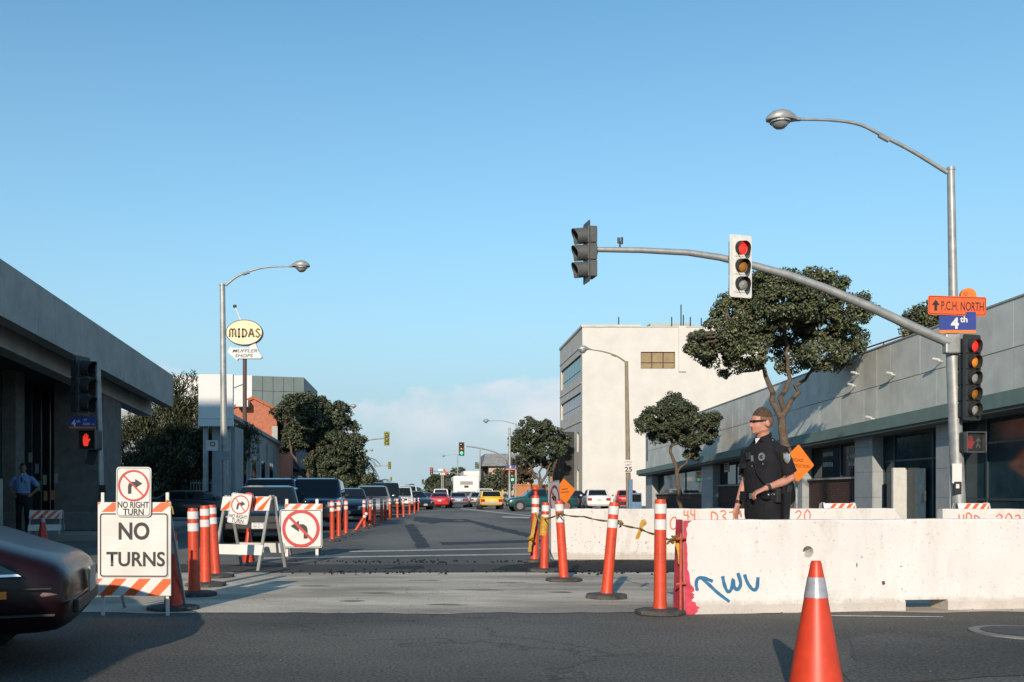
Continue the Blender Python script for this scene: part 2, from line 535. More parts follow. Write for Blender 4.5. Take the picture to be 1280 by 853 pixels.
M_ASPHALT = asphalt('worn_asphalt', (0.205,0.193,0.165), (0.118,0.114,0.102), 0.75, (0.5,0.9,1), (0.7,0.7,1), cracks=True)
M_TAR = asphalt('tar_patch', (0.062,0.068,0.078), (0.040,0.045,0.052), 0.4)
M_FRESH = asphalt('fresh_dark_asphalt', (0.026,0.025,0.024), (0.014,0.014,0.014), 0.6)
M_CONC = asphalt('worn_concrete_paving', (0.73,0.645,0.51), (0.46,0.41,0.325), 0.22, (0.45,1.0,1), (0.9,2.4,1), big_scale=1.6, cracks=True)
M_SIDEWALK = asphalt('pavement_concrete', (0.34,0.32,0.29), (0.26,0.25,0.23), 0.15)
M_SOIL = mat('dry_ground', (0.16,0.14,0.11), 0.95, var=0.15, scale=0.2)
M_PAINT = mat('worn_road_paint', (0.68,0.67,0.62), 0.7, var=0.2, scale=14, color2=(0.30,0.30,0.28))

g = MB(); g.quad(V(-3000,-300,-0.03), V(3000,-300,-0.03), V(3000,5000,-0.03), V(-3000,5000,-0.03))
struct('ground', g, M_SOIL)
XL, XR = -7.3, 11.0
YC0, YC1 = -3.0, 20.0          # the cross street
g = MB()
for x0, x1, y0, y1 in ((XL,XR,-60,YC0), (XL,XR,YC0,15.2), (-400,XL,YC0,YC1), (XR,400,YC0,YC1)):
    g.quad(V(x0,y0,0), V(x1,y0,0), V(x1,y1,0), V(x0,y1,0))
struct('road', g, M_ASPHALT)
M_ASPHALT_OLD = asphalt('bleached_old_asphalt', (0.235,0.225,0.195), (0.165,0.16,0.145), 0.3, (0.8,0.3,1), (0.7,0.2,1), cracks=True)
g = MB(); g.quad(V(XL,15.2,0), V(XR,15.2,0), V(XR,900,0), V(XL,900,0))
struct('far_road', g, M_ASPHALT_OLD)

def pavement(x0, x1, y0, y1, kerb_side):
    o = struct('pavement', MB().box((x0, y0, -0.03), (x1, y1, 0.13)), M_SIDEWALK)
    # kerb stones, each with its own edges
    xk = x1 if kerb_side > 0 else x0
    n = 0
    y = y0
    while y < y1 - 0.1 and n < 26:
        ye = min(y + 3.0, y1)
        a, b = (xk+0.004, xk+0.16) if kerb_side > 0 else (xk-0.16, xk-0.004)
        MB().box((a, y+0.006, -0.03), (b, ye-0.006, 0.125)).build('kerb_stone', M_SIDEWALK, o, bevel=0.012)
        y = ye; n += 1
    if y < y1:
        a, b = (xk+0.004, xk+0.16) if kerb_side > 0 else (xk-0.16, xk-0.004)
        MB().box((a, y, -0.03), (b, y1, 0.125)).build('kerb', M_SIDEWALK, o)
    return o
pavement(XR+0.16, 15.28, YC1, 420, -1)
pavement(-13.5, XL-0.16, 23.5, 420, 1)
struct('parking_lot', MB().box((15.29, 67.6, -0.03), (60, 93.7, 0.10)), M_ASPHALT)

def ragged(pts, amp, step=0.25, seed=1, z=0.004):
    """polygon outline with a broken edge"""
    out = []
    for i in range(len(pts)):
        a, b = Vector(pts[i]), Vector(pts[(i+1) % len(pts)])
        n = max(1, int((b-a).length/step))
        d = (b-a).normalized(); s = V(-d.y, d.x, 0)
        for k in range(n):
            p = a.lerp(b, k/n)
            j = mnoise.noise(p*1.3 + V(seed*7.1,0,0))*amp*2 + mnoise.noise(p*5 + V(seed*3.3,0,0))*amp
            q = p + s*j; q.z = z
            out.append(q)
    return out
def sheet(name, pts, m, z, amp=0.0, seed=1, step=0.25):
    pts = ragged(pts, amp, step, seed, z) if amp else [V(p.x,p.y,z) for p in map(Vector, pts)]
    g = MB(); g.add(pts, [tuple(range(len(pts)))])
    o = struct(name, g, m)
    if o.data.polygons[0].normal.z < 0: o.data.flip_normals()
    return o

sheet('concrete_strip', [G(-420,767), G(1700,766), G(1700,716), G(-420,716)], M_CONC, 0.004, 0.075, 1, 0.12)
M_TRENCH = asphalt('trench_asphalt', (0.085,0.082,0.076), (0.055,0.054,0.05), 0.5)
sheet('trench_patch', [G(-300,716.5), G(1600,715.5), G(1600,706), G(-300,706.5)], M_TRENCH, 0.008, 0.06, 2)
sheet('trench_patch', [G(612,713.5), G(700,715), G(860,715), G(860,701), G(760,701), G(690,702.5), G(640,707)], M_FRESH, 0.012, 0.08, 5)
sheet('trench_patch', [G(478,712.5), G(535,711.5), G(530,708.5), G(495,709.5)], M_FRESH, 0.012, 0.06, 6)
# crumbled edge of the trench patch
rb = MB()
rr = random.Random(4)
for i in range(300):
    px = rr.choice([rr.uniform(400, 560), rr.uniform(610, 860), rr.uniform(150, 1000)])
    p = G(px, rr.choice([rr.gauss(703.5, 1.2), rr.gauss(716, 1.5)]))
    s = rr.uniform(0.008, 0.026)
    rb.ball((p.x, p.y, 0.008 + s*0.35), (s, s*rr.uniform(.6,1), s*rr.uniform(.4,.7)), RZ(rr.random()*3), 5, 4)
tag(rb.build('asphalt_rubble', M_FRESH), 'black crumbs of asphalt along the trench edge', 'rubble', kind='stuff')
# grit lying about on the road
rb = MB()
for i in range(260):
    p = G(rr.uniform(150, 1270), rr.choice([rr.uniform(715, 850), rr.uniform(690, 770)]))
    s = rr.uniform(0.003, 0.008)
    rb.ball((p.x, p.y, 0.006 + s*0.3), (s, s*rr.uniform(.6,1), s*rr.uniform(.4,.8)), RZ(rr.random()*3), 5, 4)
tag(rb.build('road_grit', M_SOIL), 'pale grit and pebbles scattered over the roadway', 'grit', kind='stuff')

sheet('road_marking', [G(436,689.2), G(700,684.4), G(700,685.6), G(436,690.6)], M_PAINT, 0.004, 0.02, 3)
sheet('road_marking', [G(330,697.5), G(672,692.3), G(672,693.6), G(330,699)], M_PAINT, 0.004, 0.02, 4)
sheet('road_marking', [G(576,635.6), G(668,645.2), G(668,646.1), G(576,636.4)], M_PAINT, 0.004, 0.0)
sheet('road_marking', [G(628,645.6), G(662,646.6), G(662,648.2), G(628,647.2)], M_PAINT, 0.004, 0.0)
sheet('road_marking', [G(1000,769.6), G(1180,771.5), G(1180,772.3), G(1000,770.4)], M_PAINT, 0.0045, 0.01, 5)
sheet('tar_strip', [G(506,657), G(517,655), G(538,684), G(522,686)], M_TAR, 0.004, 0.03, 6)
sheet('tar_strip', [G(540,655), G(515,651), G(520,646), G(578,650)], M_TAR, 0.004, 0.05, 12)
sheet('tar_strip', [G(550,678.5), G(690,674.5), G(690,677.5), G(552,681.5)], M_TAR, 0.004, 0.04, 7)
sheet('tar_strip', [G(573,649), G(582,649), G(664,668), G(660,672), G(610,660)], M_TAR, 0.004, 0.05, 8)
sheet('tar_strip', [G(525,652), G(590,651.5), G(590,653.2), G(525,653.6)], M_TAR, 0.0045, 0.04, 9)
# old utility patches and oil stains
M_PATCH = asphalt('patched_asphalt', (0.155,0.148,0.13), (0.10,0.098,0.09), 0.7, (1,1,1), (0.9,0.9,1))
sheet('road_patch', [G(1060,853), G(1290,845), G(1290,800), G(1130,787), G(1060,800)], M_PATCH, 0.004, 0.06, 21)
M_CSTAIN = asphalt('stained_concrete', (0.34,0.315,0.265), (0.26,0.24,0.20), 0.3)
for k_, (px, py, w_, h_) in enumerate(((470,742,50,2.2), (600,738,70,2.5), (640,729,40,1.4), (530,726,46,1.3), (395,733,40,1.6), (440,752,30,1.6), (700,741,40,2.0), (560,757,60,2.0))):
    sheet('stain', [G(px-w_/2,py), G(px,py+h_/2), G(px+w_/2,py+h_*.2), G(px+w_*.1,py-h_/2)], M_CSTAIN, 0.0075, 0.05, 30+k_, 0.05)
# manhole cover at the right edge
mh = G(1285, 792)
g = MB(); g.lathe([(0.40,0.0),(0.40,0.012),(0.36,0.014)], T(mh), 40)
o = struct('manhole_frame', g, mat('manhole_concrete', (0.26,0.25,0.23), 0.85, var=0.2, scale=10)); 
g = MB(); g.lathe([(0.32,0.004),(0.32,0.017),(0.30,0.018)], T(mh), 40)
g.build('manhole_cover', mat('cast_iron', (0.05,0.05,0.05), 0.6, metal=0.4, var=0.3, scale=20, bump=0.4, bscale=40), o)

# ------------------------------------------------------------------ right-hand long building
M_PANEL = [mat('concrete_panel_%s' % k, c, 0.85, var=0.10, scale=1.2, bump=0.12, bscale=40) for k, c in
           (('grey',(0.69,0.69,0.625)), ('pale',(0.715,0.715,0.65)), ('dull',(0.665,0.66,0.595)))]
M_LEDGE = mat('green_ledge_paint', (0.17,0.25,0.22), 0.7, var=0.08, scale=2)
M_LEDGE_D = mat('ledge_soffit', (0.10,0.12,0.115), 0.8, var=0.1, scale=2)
M_PIER = mat('pier_grey_tile', (0.36,0.385,0.385), 0.6, var=0.08, scale=3)
M_FRAME = mat('dark_window_frame', (0.03,0.055,0.065), 0.5, var=0.1)
M_BRICK = mat('dark_brown_brick', (0.105,0.055,0.04), 0.85, var=0.2, scale=9)
M_SILL = mat('pale_stone_sill', (0.42,0.41,0.38), 0.8, var=0.1)
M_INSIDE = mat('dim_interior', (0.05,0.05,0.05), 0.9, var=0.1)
XB = 15.3
def YB(px, X=XB): return X*FPX/(px-CX)
def ztop(y): return 6.12 - 0.0178*(y-25.2)
def zled(y): return 3.70 - 0.0218*(y-25.0)
def zmid(y): return 4.88 - 0.0200*(y-25.2)
Y0, Y1 = 17.0, YB(807)
rb_ = thing('shop_building', 'long low grey panel building with green ledge along the right side', 'building', (XB, Y0, 0))
B = lambda mb, name, m, **k: mb.build(name, m, rb_, world=True, **k)
def yz_slab(mb, x0, x1, y0, y1, zb0, zb1, zt0, zt1):
    return mb.hexa([V(x0,y0,zb0),V(x1,y0,zb0),V(x1,y1,zb1),V(x0,y1,zb1),V(x0,y0,zt0),V(x1,y0,zt0),V(x1,y1,zt1),V(x0,y1,zt1)])
B(yz_slab(MB(), XB+0.03, XB+14, Y0, Y1, zled(Y0)-0.3, zled(Y1)-0.3, ztop(Y0)-0.06, ztop(Y1)-0.06), 'backing_wall', M_PIER)
y = Y0; k = 0
while y < Y1-0.05:
    ye = min(y+0.96, Y1)
    for lo, hi in ((zled, zmid), (zmid, ztop)):
        off = rng.uniform(0, 0.006)
        gap_b = 0.012 if lo is zmid else -0.05
        mb = yz_slab(MB(), XB-off, XB+0.05, y+0.004, ye-0.004, lo(y)+gap_b, lo(ye)+gap_b, hi(y)-0.014*(hi is zmid), hi(ye)-0.014*(hi is zmid))
        B(mb, 'panel', M_PANEL[rng.choice([0,0,1,1,2])])
    y = ye; k += 1
B(yz_slab(MB(), XB-0.03, XB+0.4, Y0-0.02, Y1+0.02, ztop(Y0)+0.003, ztop(Y1)+0.003, ztop(Y0)+0.05, ztop(Y1)+0.05), 'coping', M_SILL)
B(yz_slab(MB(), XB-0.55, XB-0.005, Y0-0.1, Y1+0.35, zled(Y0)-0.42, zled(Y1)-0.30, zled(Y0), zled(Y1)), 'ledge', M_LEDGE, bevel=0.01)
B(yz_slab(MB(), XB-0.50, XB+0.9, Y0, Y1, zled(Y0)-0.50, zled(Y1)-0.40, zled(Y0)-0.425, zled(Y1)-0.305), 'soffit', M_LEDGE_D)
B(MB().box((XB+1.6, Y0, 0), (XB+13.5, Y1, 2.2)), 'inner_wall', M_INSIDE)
B(MB().box((XB+0.02, Y1-0.3, 0), (XB+13.8, Y1-0.02, zled(Y1)+0.2)), 'end_wall', M_PIER)
def pier(xa, xb, X=XB):
    ya, yb = YB(xb, X), YB(xa, X)
    p = B(MB().box((X-0.02, ya, 0.13), (X+0.62, yb, zled(yb)-0.40)), 'pier', M_PIER)
    # tile joints: each tile a slab proud of the pier
    z = 0.14
    while z < zled(yb)-0.5:
        zt = min(z+0.86, zled(yb)-0.42)
        mb = MB().box((X-0.045, ya-0.008, z), (X-0.021, yb+0.008, zt-0.008))
        mb.box((X-0.02, ya-0.026, z), (X+0.6, ya-0.009, zt-0.008))
        mb.build('tile', M_PIER, p, world=False) if False else None
        inv = ROOT[rb_.name].inverted(); mb.v = [inv @ q for q in mb.v]
        mb.build('tile', M_PIER, p)
        z = zt
    return p
pier(1172, 1189); pier(1070, 1092); pier(990, 1004); pier(878, 892); pier(808, 816)
pier(1335, 1365)
def glazing(xa, xb, z0, z1, mull, rails, X=XB+0.35, m=None, nm='window'):
    """mullions at pixel columns, rails at heights; every pane its own piece"""
    ya, yb = YB(xb), YB(xa)
    w = B(MB().box((X+0.06, ya, z0), (X+0.10, yb, z1)), nm, M_FRAME)
    inv = ROOT[rb_.name].inverted()
    ys = [ya] + sorted(YB(p) for p in mull) + [yb]
    zs = [z0] + list(rails) + [z1]
    for a in ys:
        mb = MB().box((X-0.04, a-0.035, z0), (X+0.06, a+0.035, z1)); mb.v = [inv @ q for q in mb.v]; mb.build('mullion', M_FRAME, w)
    for z in zs:
        mb = MB().box((X-0.03, ya, z-0.03), (X+0.058, yb, z+0.03)); mb.v = [inv @ q for q in mb.v]; mb.build('rail', M_FRAME, w)
    for i in range(len(ys)-1):
        for j in range(len(zs)-1):
            mb = MB().box((X, ys[i]+0.03, zs[j]+0.025), (X+0.012, ys[i+1]-0.03, zs[j+1]-0.025)); mb.v = [inv @ q for q in mb.v]
            mb.build('pane', m or M_GLASS_TEAL, w)
    return w
glazing(1190, 1330, 0.25, 3.2, (1219, 1273), (0.95, 2.5))
glazing(1093, 1171, 0.20, 3.05, (1106, 1153, 1163), (2.2,), nm='shop_door')
B(MB().box((15.22, 32.0, 0.135), (15.68, 32.12, 1.95)), 'white_panel', mat('board_white', (0.62,0.62,0.58), 0.7, var=0.08))
B(MB().box((XB+0.24, YB(1147), 0.2), (XB+0.27, YB(1134.5), 1.9)), 'door_leaf', mat('door_teal', (0.10,0.17,0.20), 0.5, var=0.15))
B(MB().cbox((XB+0.2, YB(1148), 1.05), (0.06,0.04,0.3)), 'door_handle', M_CHROME)
def brick_bay(xa, xb, zsill, ztop_, mull):
    ya, yb = YB(xb), YB(xa)
    wall = B(MB().box((XB+0.22, ya, 0.13), (XB+0.5, yb, zsill-0.06)), 'brick_wall', M_BRICK)
    inv = ROOT[rb_.name].inverted()
    # the courses: bricks joined, too small to pick apart one by one
    mb = MB(); z = 0.14; row = 0
    while z < zsill-0.14:
        yy = ya - (0.11 if row % 2 else 0)
        while yy < yb:
            a, b_ = max(yy, ya)+0.005, min(yy+0.22, yb)-0.005
            if b_-a > 0.02: mb.box((XB+0.205-rng.random()*0.004, a, z), (XB+0.225, b_, z+0.068))
            yy += 0.22
        z += 0.08; row += 1
    mb.v = [inv @ q for q in mb.v]
    o = mb.build('brick_courses', M_BRICK, wall, fix=False); o["kind"] = "stuff"
    B(MB().box((XB+0.12, ya, zsill-0.055), (XB+0.5, yb, zsill)), 'sill', M_SILL)
    return glazing(xa, xb, zsill+0.01, ztop_, mull, (), m=M_GLASS)
w = brick_bay(1005, 1069, 1.72, 3.0, (1040,))
brick_bay(893, 989, 1.60, 2.85, (912, 945))
brick_bay(817, 877, 1.2, 2.6, (850,))
# paper notices in the shop windows
def notice(px, py, w, h):
    """a line of window lettering too small to read: short pale marks"""
    c = P(px, py, YB(px)); c.x = XB+0.335
    mb = MB(); y = -w/2
    while y < w/2:
        q = rng.uniform(0.05, 0.11)
        mb.box((c.x, c.y+y, c.z-h/2*rng.uniform(.6,1)), (c.x+0.004, c.y+y+q, c.z+h/2*rng.uniform(.7,1)))
        y += q + rng.uniform(0.03, 0.06)
    B(mb, 'window_lettering', mat('faded_white_print', (0.40,0.42,0.42), 0.7, var=0.1))
for a_ in ((1024,568,0.9,0.2), (1024,581,0.9,0.2), (1052,562,0.5,0.16), (1052,571,0.6,0.16), (1055,580,0.8,0.16), (1064,562,0.4,0.16), (1064,571,0.4,0.16),
           (917,582,0.8,0.18), (918,590,0.8,0.18), (918,598,0.8,0.18), (918,606,0.8,0.18)): notice(*a_)
c = P(900, 584, YB(900)); c.x = XB+0.33
B(MB().cbox((c.x, c.y, c.z), (0.01, 0.75, 0.5)), 'window_poster', M_WHITE)
text('ES', 0.5, 0.34, T(c + V(-0.006,0,0)) @ RZ(R(-90)), M_BLACK, rb_, 'window_lettering', bold=0.03, world=True)
# little spotlight brackets standing out from the panels
for px, py in ((1074,468), (1070,483), (1119,469), (1178,452), (1093,524)):
    q = P(px, py, YB(px)); q.x = XB
    br = MB().tube([q, q+V(-0.12,-0.02,0.02), q+V(-0.2,-0.05,0.04)], 0.018, 6)
    br.tube([q+V(-0.16,-0.14,0.02), q+V(-0.24,0.06,0.08)], 0.045, 8)
    B(br, 'spotlight_bracket', M_WHITE)
B(MB().box((XB-0.02, YB(808)-0.5, 3.4), (XB-0.006, YB(808)-0.02, 4.9)), 'wall_sign', mat('faded_grey_sign', (0.2,0.22,0.24), 0.7, var=0.2))
# red guard rail on the roof
rl = MB()
for i in range(3):
    rl.tube([V(XB+1.0, 33.6+i*1.4, ztop(32)-0.3), V(XB+1.0, 33.6+i*1.4, ztop(32)+0.45)], 0.03, 6)
rl.tube([V(XB+1.0, 33.4, ztop(32)+0.45), V(XB+1.0, 36.6, ztop(32)+0.45)], 0.03, 6)
B(rl, 'roof_railing', mat('red_oxide', (0.3,0.09,0.06), 0.7))

# ------------------------------------------------------------------ tall white building
M_STUCCO = mat('cream_stucco', (0.66,0.63,0.58), 0.9, var=0.05, scale=0.6, bump=0.1, bscale=12)
M_CONCB = mat('weathered_cream_concrete', (0.64,0.60,0.53), 0.9, var=0.08, scale=0.8)
DW = 93.8; sW = FPX/DW
XW0, XW1 = XB, (957-CX)/sW
ZW = 16.95
wb = thing('office_building', 'tall cream office building with blank end wall beyond the low shops', 'building', (XW0, DW, 0))
B = lambda mb, name, m, **k: mb.build(name, m, wb, world=True, **k)
wu0, wu1 = (801-728)/sW, (844-728)/sW
wz0, wz1 = CH+(620-461)/sW, CH+(620-440)/sW
side_holes = []
ribs = [(0.9, 9.2, 14.2, 10.95), (0.9, 12.45, 14.2, 14.55)]
small = [(2.2, 5.3, 3.2, 7.2), (2.2, 1.6, 3.2, 3.6)]
mb = MB().wall(V(XW0,DW,0), V(1,0,0), V(0,0,1), XW1-XW0, ZW, [(wu0,wz0,wu1,wz1)], 0.3, V(0,-1,0))
mb.quad(V(XW1,DW,0), V(XW1,DW+15,0), V(XW1,DW+15,ZW), V(XW1,DW,ZW))
mb.quad(V(XW0,DW,ZW-0.6), V(XW1,DW,ZW-0.6), V(XW1,DW+15,ZW-0.6), V(XW0,DW+15,ZW-0.6))
mb.quad(V(XW1,DW+15,0), V(XW0,DW+15,0), V(XW0,DW+15,ZW), V(XW1,DW+15,ZW))
B(mb, 'wall', M_STUCCO, fix=False)
mb = MB().wall(V(XW0,DW+15,0), V(0,-1,0), V(0,0,1), 15, ZW, [(15-h[2],h[1],15-h[0],h[3]) for h in ribs+small], 0.25, V(-1,0,0))
B(mb, 'street_wall', M_CONCB, fix=False)
for z in (8.1, 11.7, 15.2):
    B(MB().box((XW0-0.06, DW+0.35, z), (XW0-0.004, DW+15, z+0.10)), 'string_course', M_CONCB)
B(MB().box((XW0-0.1, DW-0.1, ZW+0.003), (XW0+5.5, DW+15.1, ZW+0.22)), 'coping', M_CONCB)
B(MB().box((XW0+5.5, DW-0.08, ZW+0.003), (XW1+0.1, DW+15.1, ZW+0.06)), 'low_coping', M_CONCB)
B(MB().box(((848-CX)/sW, DW-0.18, wz0-0.3), ((857-CX)/sW, DW-0.003, ZW+0.10)), 'pilaster', M_STUCCO)
B(MB().box(((822-CX)/sW, DW+3, ZW-0.6), ((878-CX)/sW, DW+9, ZW+0.9)), 'roof_plant_room', mat('faded_green_metal', (0.42,0.47,0.42), 0.7, var=0.1))
for px, h in ((780,1.4), (848,1.4), (863,1.6), (872,1.4), (886,1.3), (860,2.6)):
    x = (px-CX)/sW
    B(MB().tube([V(x,DW+2.5,ZW-0.6), V(x,DW+2.5,ZW+h)], 0.06, 6), 'roof_pipe', M_SIGNAL)
inv = ROOT[wb.name].inverted()
wn_ = B(MB().box((XW0+wu0, DW+0.24, wz0), (XW0+wu1, DW+0.29, wz1)), 'window', M_WOOD)
M_BLIND = mat('tan_blind_glass', (0.34,0.25,0.13), 0.25, var=0.12, scale=2)
nw = 3
for i in range(nw):
    for z0, z1 in ((wz0+0.06, wz0+0.52), (wz0+0.62, wz1-0.06)):
        a = XW0+wu0 + (wu1-wu0)*i/nw + 0.06; b_ = XW0+wu0 + (wu1-wu0)*(i+1)/nw - 0.06
        mb = MB().box((a, DW+0.20, z0), (b_, DW+0.239, z1)); mb.v = [inv @ q for q in mb.v]
        mb.build('pane', M_BLIND, wn_)
for y0, z0, y1, z1 in ribs:
    r_ = B(MB().box((XW0+0.22, DW+y0, z0), (XW0+0.26, DW+y1, z1)), 'ribbon_window', M_FRAME)
    n = 8
    for i in range(n):
        a, b_ = DW+y0+(y1-y0)*i/n+0.05, DW+y0+(y1-y0)*(i+1)/n-0.05
        for q0, q1 in ((z0+0.05, z0+(z1-z0)*0.3), (z0+(z1-z0)*0.34, z1-0.05)):
            mb = MB().box((XW0+0.17, a, q0), (XW0+0.219, b_, q1)); mb.v = [inv @ q for q in mb.v]; mb.build('pane', M_GLASS, r_)
for y0, z0, y1, z1 in small:
    B(MB().box((XW0+0.18, DW+y0, z0), (XW0+0.24, DW+y1, z1)), 'window', M_BLIND)
dk = MB().box((XW0-0.9, DW+5, 0.13), (XW0-0.02, DW+14, 7.4))
B(dk, 'entrance_screen', mat('dark_screen', (0.05,0.05,0.045), 0.8, var=0.3, scale=3))
for i in range(9):
    B(MB().box((XW0-0.98, DW+5.2+i*0.98, 0.13), (XW0-0.905, DW+5.45+i*0.98, 7.2)), 'screen_fin', M_WOOD)

# ------------------------------------------------------------------ left building with deep canopy
XF = -8.5
def lt(y): return 5.86 - 0.047*(y-20.1)
def lb(y): return 4.71 - 0.0437*(y-20.1)
LY0, LY1 = 4.0, 34.3
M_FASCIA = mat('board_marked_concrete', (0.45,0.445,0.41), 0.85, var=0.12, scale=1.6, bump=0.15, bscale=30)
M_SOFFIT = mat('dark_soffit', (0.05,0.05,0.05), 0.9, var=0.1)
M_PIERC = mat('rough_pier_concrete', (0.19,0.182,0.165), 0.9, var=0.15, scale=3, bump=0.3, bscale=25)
lb_ = thing('canopy_building', 'flat roofed building with deep grey concrete canopy at the left', 'building', (-12, LY1, 0))
B = lambda mb, name, m, **k: mb.build(name, m, lb_, world=True, **k)
def seg(mb, x0, x1, zlo, zhi, a=LY0, b=LY1):
    return yz_slab(mb, x0, x1, a, b, zlo(a), zlo(b), zhi(a), zhi(b))
# the fascia is cast in board-marked lengths with fine vertical grooves
y = LY0
while y < LY1-0.01:
    ye = min(y+1.01, LY1)
    B(seg(MB(), XF-rng.random()*0.006, XF-0.35, lb, lt, y+0.003, ye-0.003), 'fascia_panel', M_FASCIA)
    y = ye
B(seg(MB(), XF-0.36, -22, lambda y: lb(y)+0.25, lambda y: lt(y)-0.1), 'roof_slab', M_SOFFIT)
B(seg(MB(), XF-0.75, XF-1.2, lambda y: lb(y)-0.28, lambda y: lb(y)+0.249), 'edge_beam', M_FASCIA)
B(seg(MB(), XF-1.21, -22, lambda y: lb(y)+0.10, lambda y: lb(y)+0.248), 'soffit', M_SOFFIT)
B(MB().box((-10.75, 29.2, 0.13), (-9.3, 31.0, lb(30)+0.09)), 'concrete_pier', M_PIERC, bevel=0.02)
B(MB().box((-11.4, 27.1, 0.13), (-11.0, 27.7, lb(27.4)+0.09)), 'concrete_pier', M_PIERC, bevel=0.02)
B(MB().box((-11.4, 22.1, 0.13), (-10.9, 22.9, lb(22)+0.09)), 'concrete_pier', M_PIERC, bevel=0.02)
XG = -11.6
wn_ = B(MB().box((XG-0.08, 12, 0.13), (XG-0.06, 34, 4.35)), 'window_wall', M_FRAME)
inv = ROOT[lb_.name].inverted()
y = 22.0
M_GLASS_DK = mat('storefront_glass', (0.02,0.025,0.025), 0.03, var=0.0, spec=0.7)
while y < 34:
    mb = MB().box((XG, y-0.05, 0.13), (XG+0.22, y+0.05, 4.3)); mb.v = [inv @ q for q in mb.v]; mb.build('mullion', M_FRAME, wn_)
    for z0, z1 in ((0.2, 0.95), (1.0, 4.25)):
        mb = MB().box((XG-0.03, y+0.06, z0), (XG-0.015, y+0.66, z1)); mb.v = [inv @ q for q in mb.v]; mb.build('pane', M_GLASS_DK, wn_)
    y += 0.72
M_REFLECTION = mat('pale_reflection', (0.33,0.34,0.31), 0.9, var=0.3, scale=3)  # pale strips painted as bright reflections in the dark glass
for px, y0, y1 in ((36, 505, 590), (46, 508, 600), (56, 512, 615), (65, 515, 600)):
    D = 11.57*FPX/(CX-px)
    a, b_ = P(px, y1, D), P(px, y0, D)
    B(MB().box((XG-0.012, D-0.13, a.z), (XG-0.002, D+0.13, b_.z)), 'painted_reflection', M_REFLECTION)
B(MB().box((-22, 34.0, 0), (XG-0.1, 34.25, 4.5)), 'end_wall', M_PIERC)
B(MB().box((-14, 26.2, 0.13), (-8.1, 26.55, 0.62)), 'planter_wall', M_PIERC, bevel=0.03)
# vending rack and leaflets by the glass
B(MB().box((-11.3, 25.2, 0.13), (-10.75, 25.7, 1.5)), 'display_cabinet', mat('cream_enamel', (0.45,0.42,0.36), 0.6, var=0.15, scale=5), bevel=0.05)
for px, py, c in ((38,572,(0.45,0.4,0.4)), (46,586,(0.3,0.28,0.4)), (56,600,(0.4,0.4,0.3)), (66,619,(0.55,0.22,0.06)), (57,620,(0.45,0.25,0.1)), (70,598,(0.4,0.4,0.4)), (48,608,(0.1,0.45,0.3))):
    q = P(px, py, 28.5)
    B(MB().cbox((q.x, q.y, q.z), (0.10, 0.02, 0.28)), 'leaflet', mat('leaflet_%d' % px, c, 0.7, var=0.2, scale=20))

# ------------------------------------------------------------------ further buildings on the left
M_WHITEW = mat('bright_white_render', (0.70,0.69,0.67), 0.8, var=0.03, scale=1)
M_GREYP = mat('grey_metal_panel', (0.16,0.20,0.19), 0.6, var=0.06, scale=1)
M_BRICKR = mat('orange_brick', (0.50,0.175,0.09), 0.9, var=0.18, scale=5, color2=(0.33,0.12,0.075))
M_TILE = mat('red_roof_tile', (0.48,0.14,0.06), 0.8, var=0.2, scale=6)
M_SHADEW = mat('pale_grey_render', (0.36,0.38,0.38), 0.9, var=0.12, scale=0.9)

D = 95.0; s = FPX/D
gb = thing('panel_clad_building', 'white and grey panel clad block rising behind the brick gable', 'building', ((315-CX)/s, D, 0))
B = lambda mb, name, m, **k: mb.build(name, m, gb, world=True, **k)
xa, xb_, xc = (212-CX)/s, (315-CX)/s, (378-CX)/s
zt = CH+(620-469.5)/s
B(MB().box((xa, D, 0), (xb_, D+12, zt)), 'white_wall', M_WHITEW)
ang = 0.30
n = 5
u = V((xc-xb_)/1.0, (xc-xb_)*ang, 0)
B(MB().hexa([V(xb_+0.003,D+0.08,0), V(xc,D+0.08+(xc-xb_)*ang,0), V(xc,D+14,0), V(xb_+0.003,D+12,0), V(xb_+0.003,D+0.08,zt-0.05), V(xc,D+0.08+(xc-xb_)*ang,zt-0.05), V(xc,D+14,zt-0.05), V(xb_+0.003,D+12,zt-0.05)]), 'grey_wall', M_FRAME)
for i in range(n):
    for j in range(4):
        a, b_ = i/n+0.004, (i+1)/n-0.004
        z1 = zt-0.02-j*1.45; z0 = z1-1.41
        p0, p1 = V(xb_,D,0)+u*a, V(xb_,D,0)+u*b_
        mb = MB().hexa([p0+V(0,0,z0), p1+V(0,0,z0), p1+V(0,0.09,z0), p0+V(0,0.09,z0), p0+V(0,0,z1), p1+V(0,0,z1), p1+V(0,0.09,z1), p0+V(0,0.09,z1)])
        B(mb, 'panel', M_GREYP)

# white billboard board on posts
D = 42.0; s = FPX/D
bb = thing('billboard', 'blank white billboard standing behind the left street lamp', 'billboard', P(269, 0, D).xy.to_3d())
B = lambda mb, name, m, **k: mb.build(name, m, bb, world=True, **k)
a, b_ = P(248, 533, D), P(291, 468, D)
B(MB().box((a.x, D, a.z+0.32), (b_.x, D+0.25, b_.z)), 'board', M_WHITEW)
B(MB().box((a.x, D-0.06, a.z), (b_.x, D+0.25, a.z+0.30)), 'lower_trim', M_WHITEW)
for px in (255, 284):
    x = P(px, 0, D).x
    B(MB().box((x-0.1, D+0.26, 0.13), (x+0.1, D+0.46, b_.z-0.3)), 'post', M_GALV)
B(MB().box((P(262,0,D).x, D+0.5, 0.13), (P(291,0,D).x, D+2.5, a.z+0.02)), 'booth', M_SHADEW)

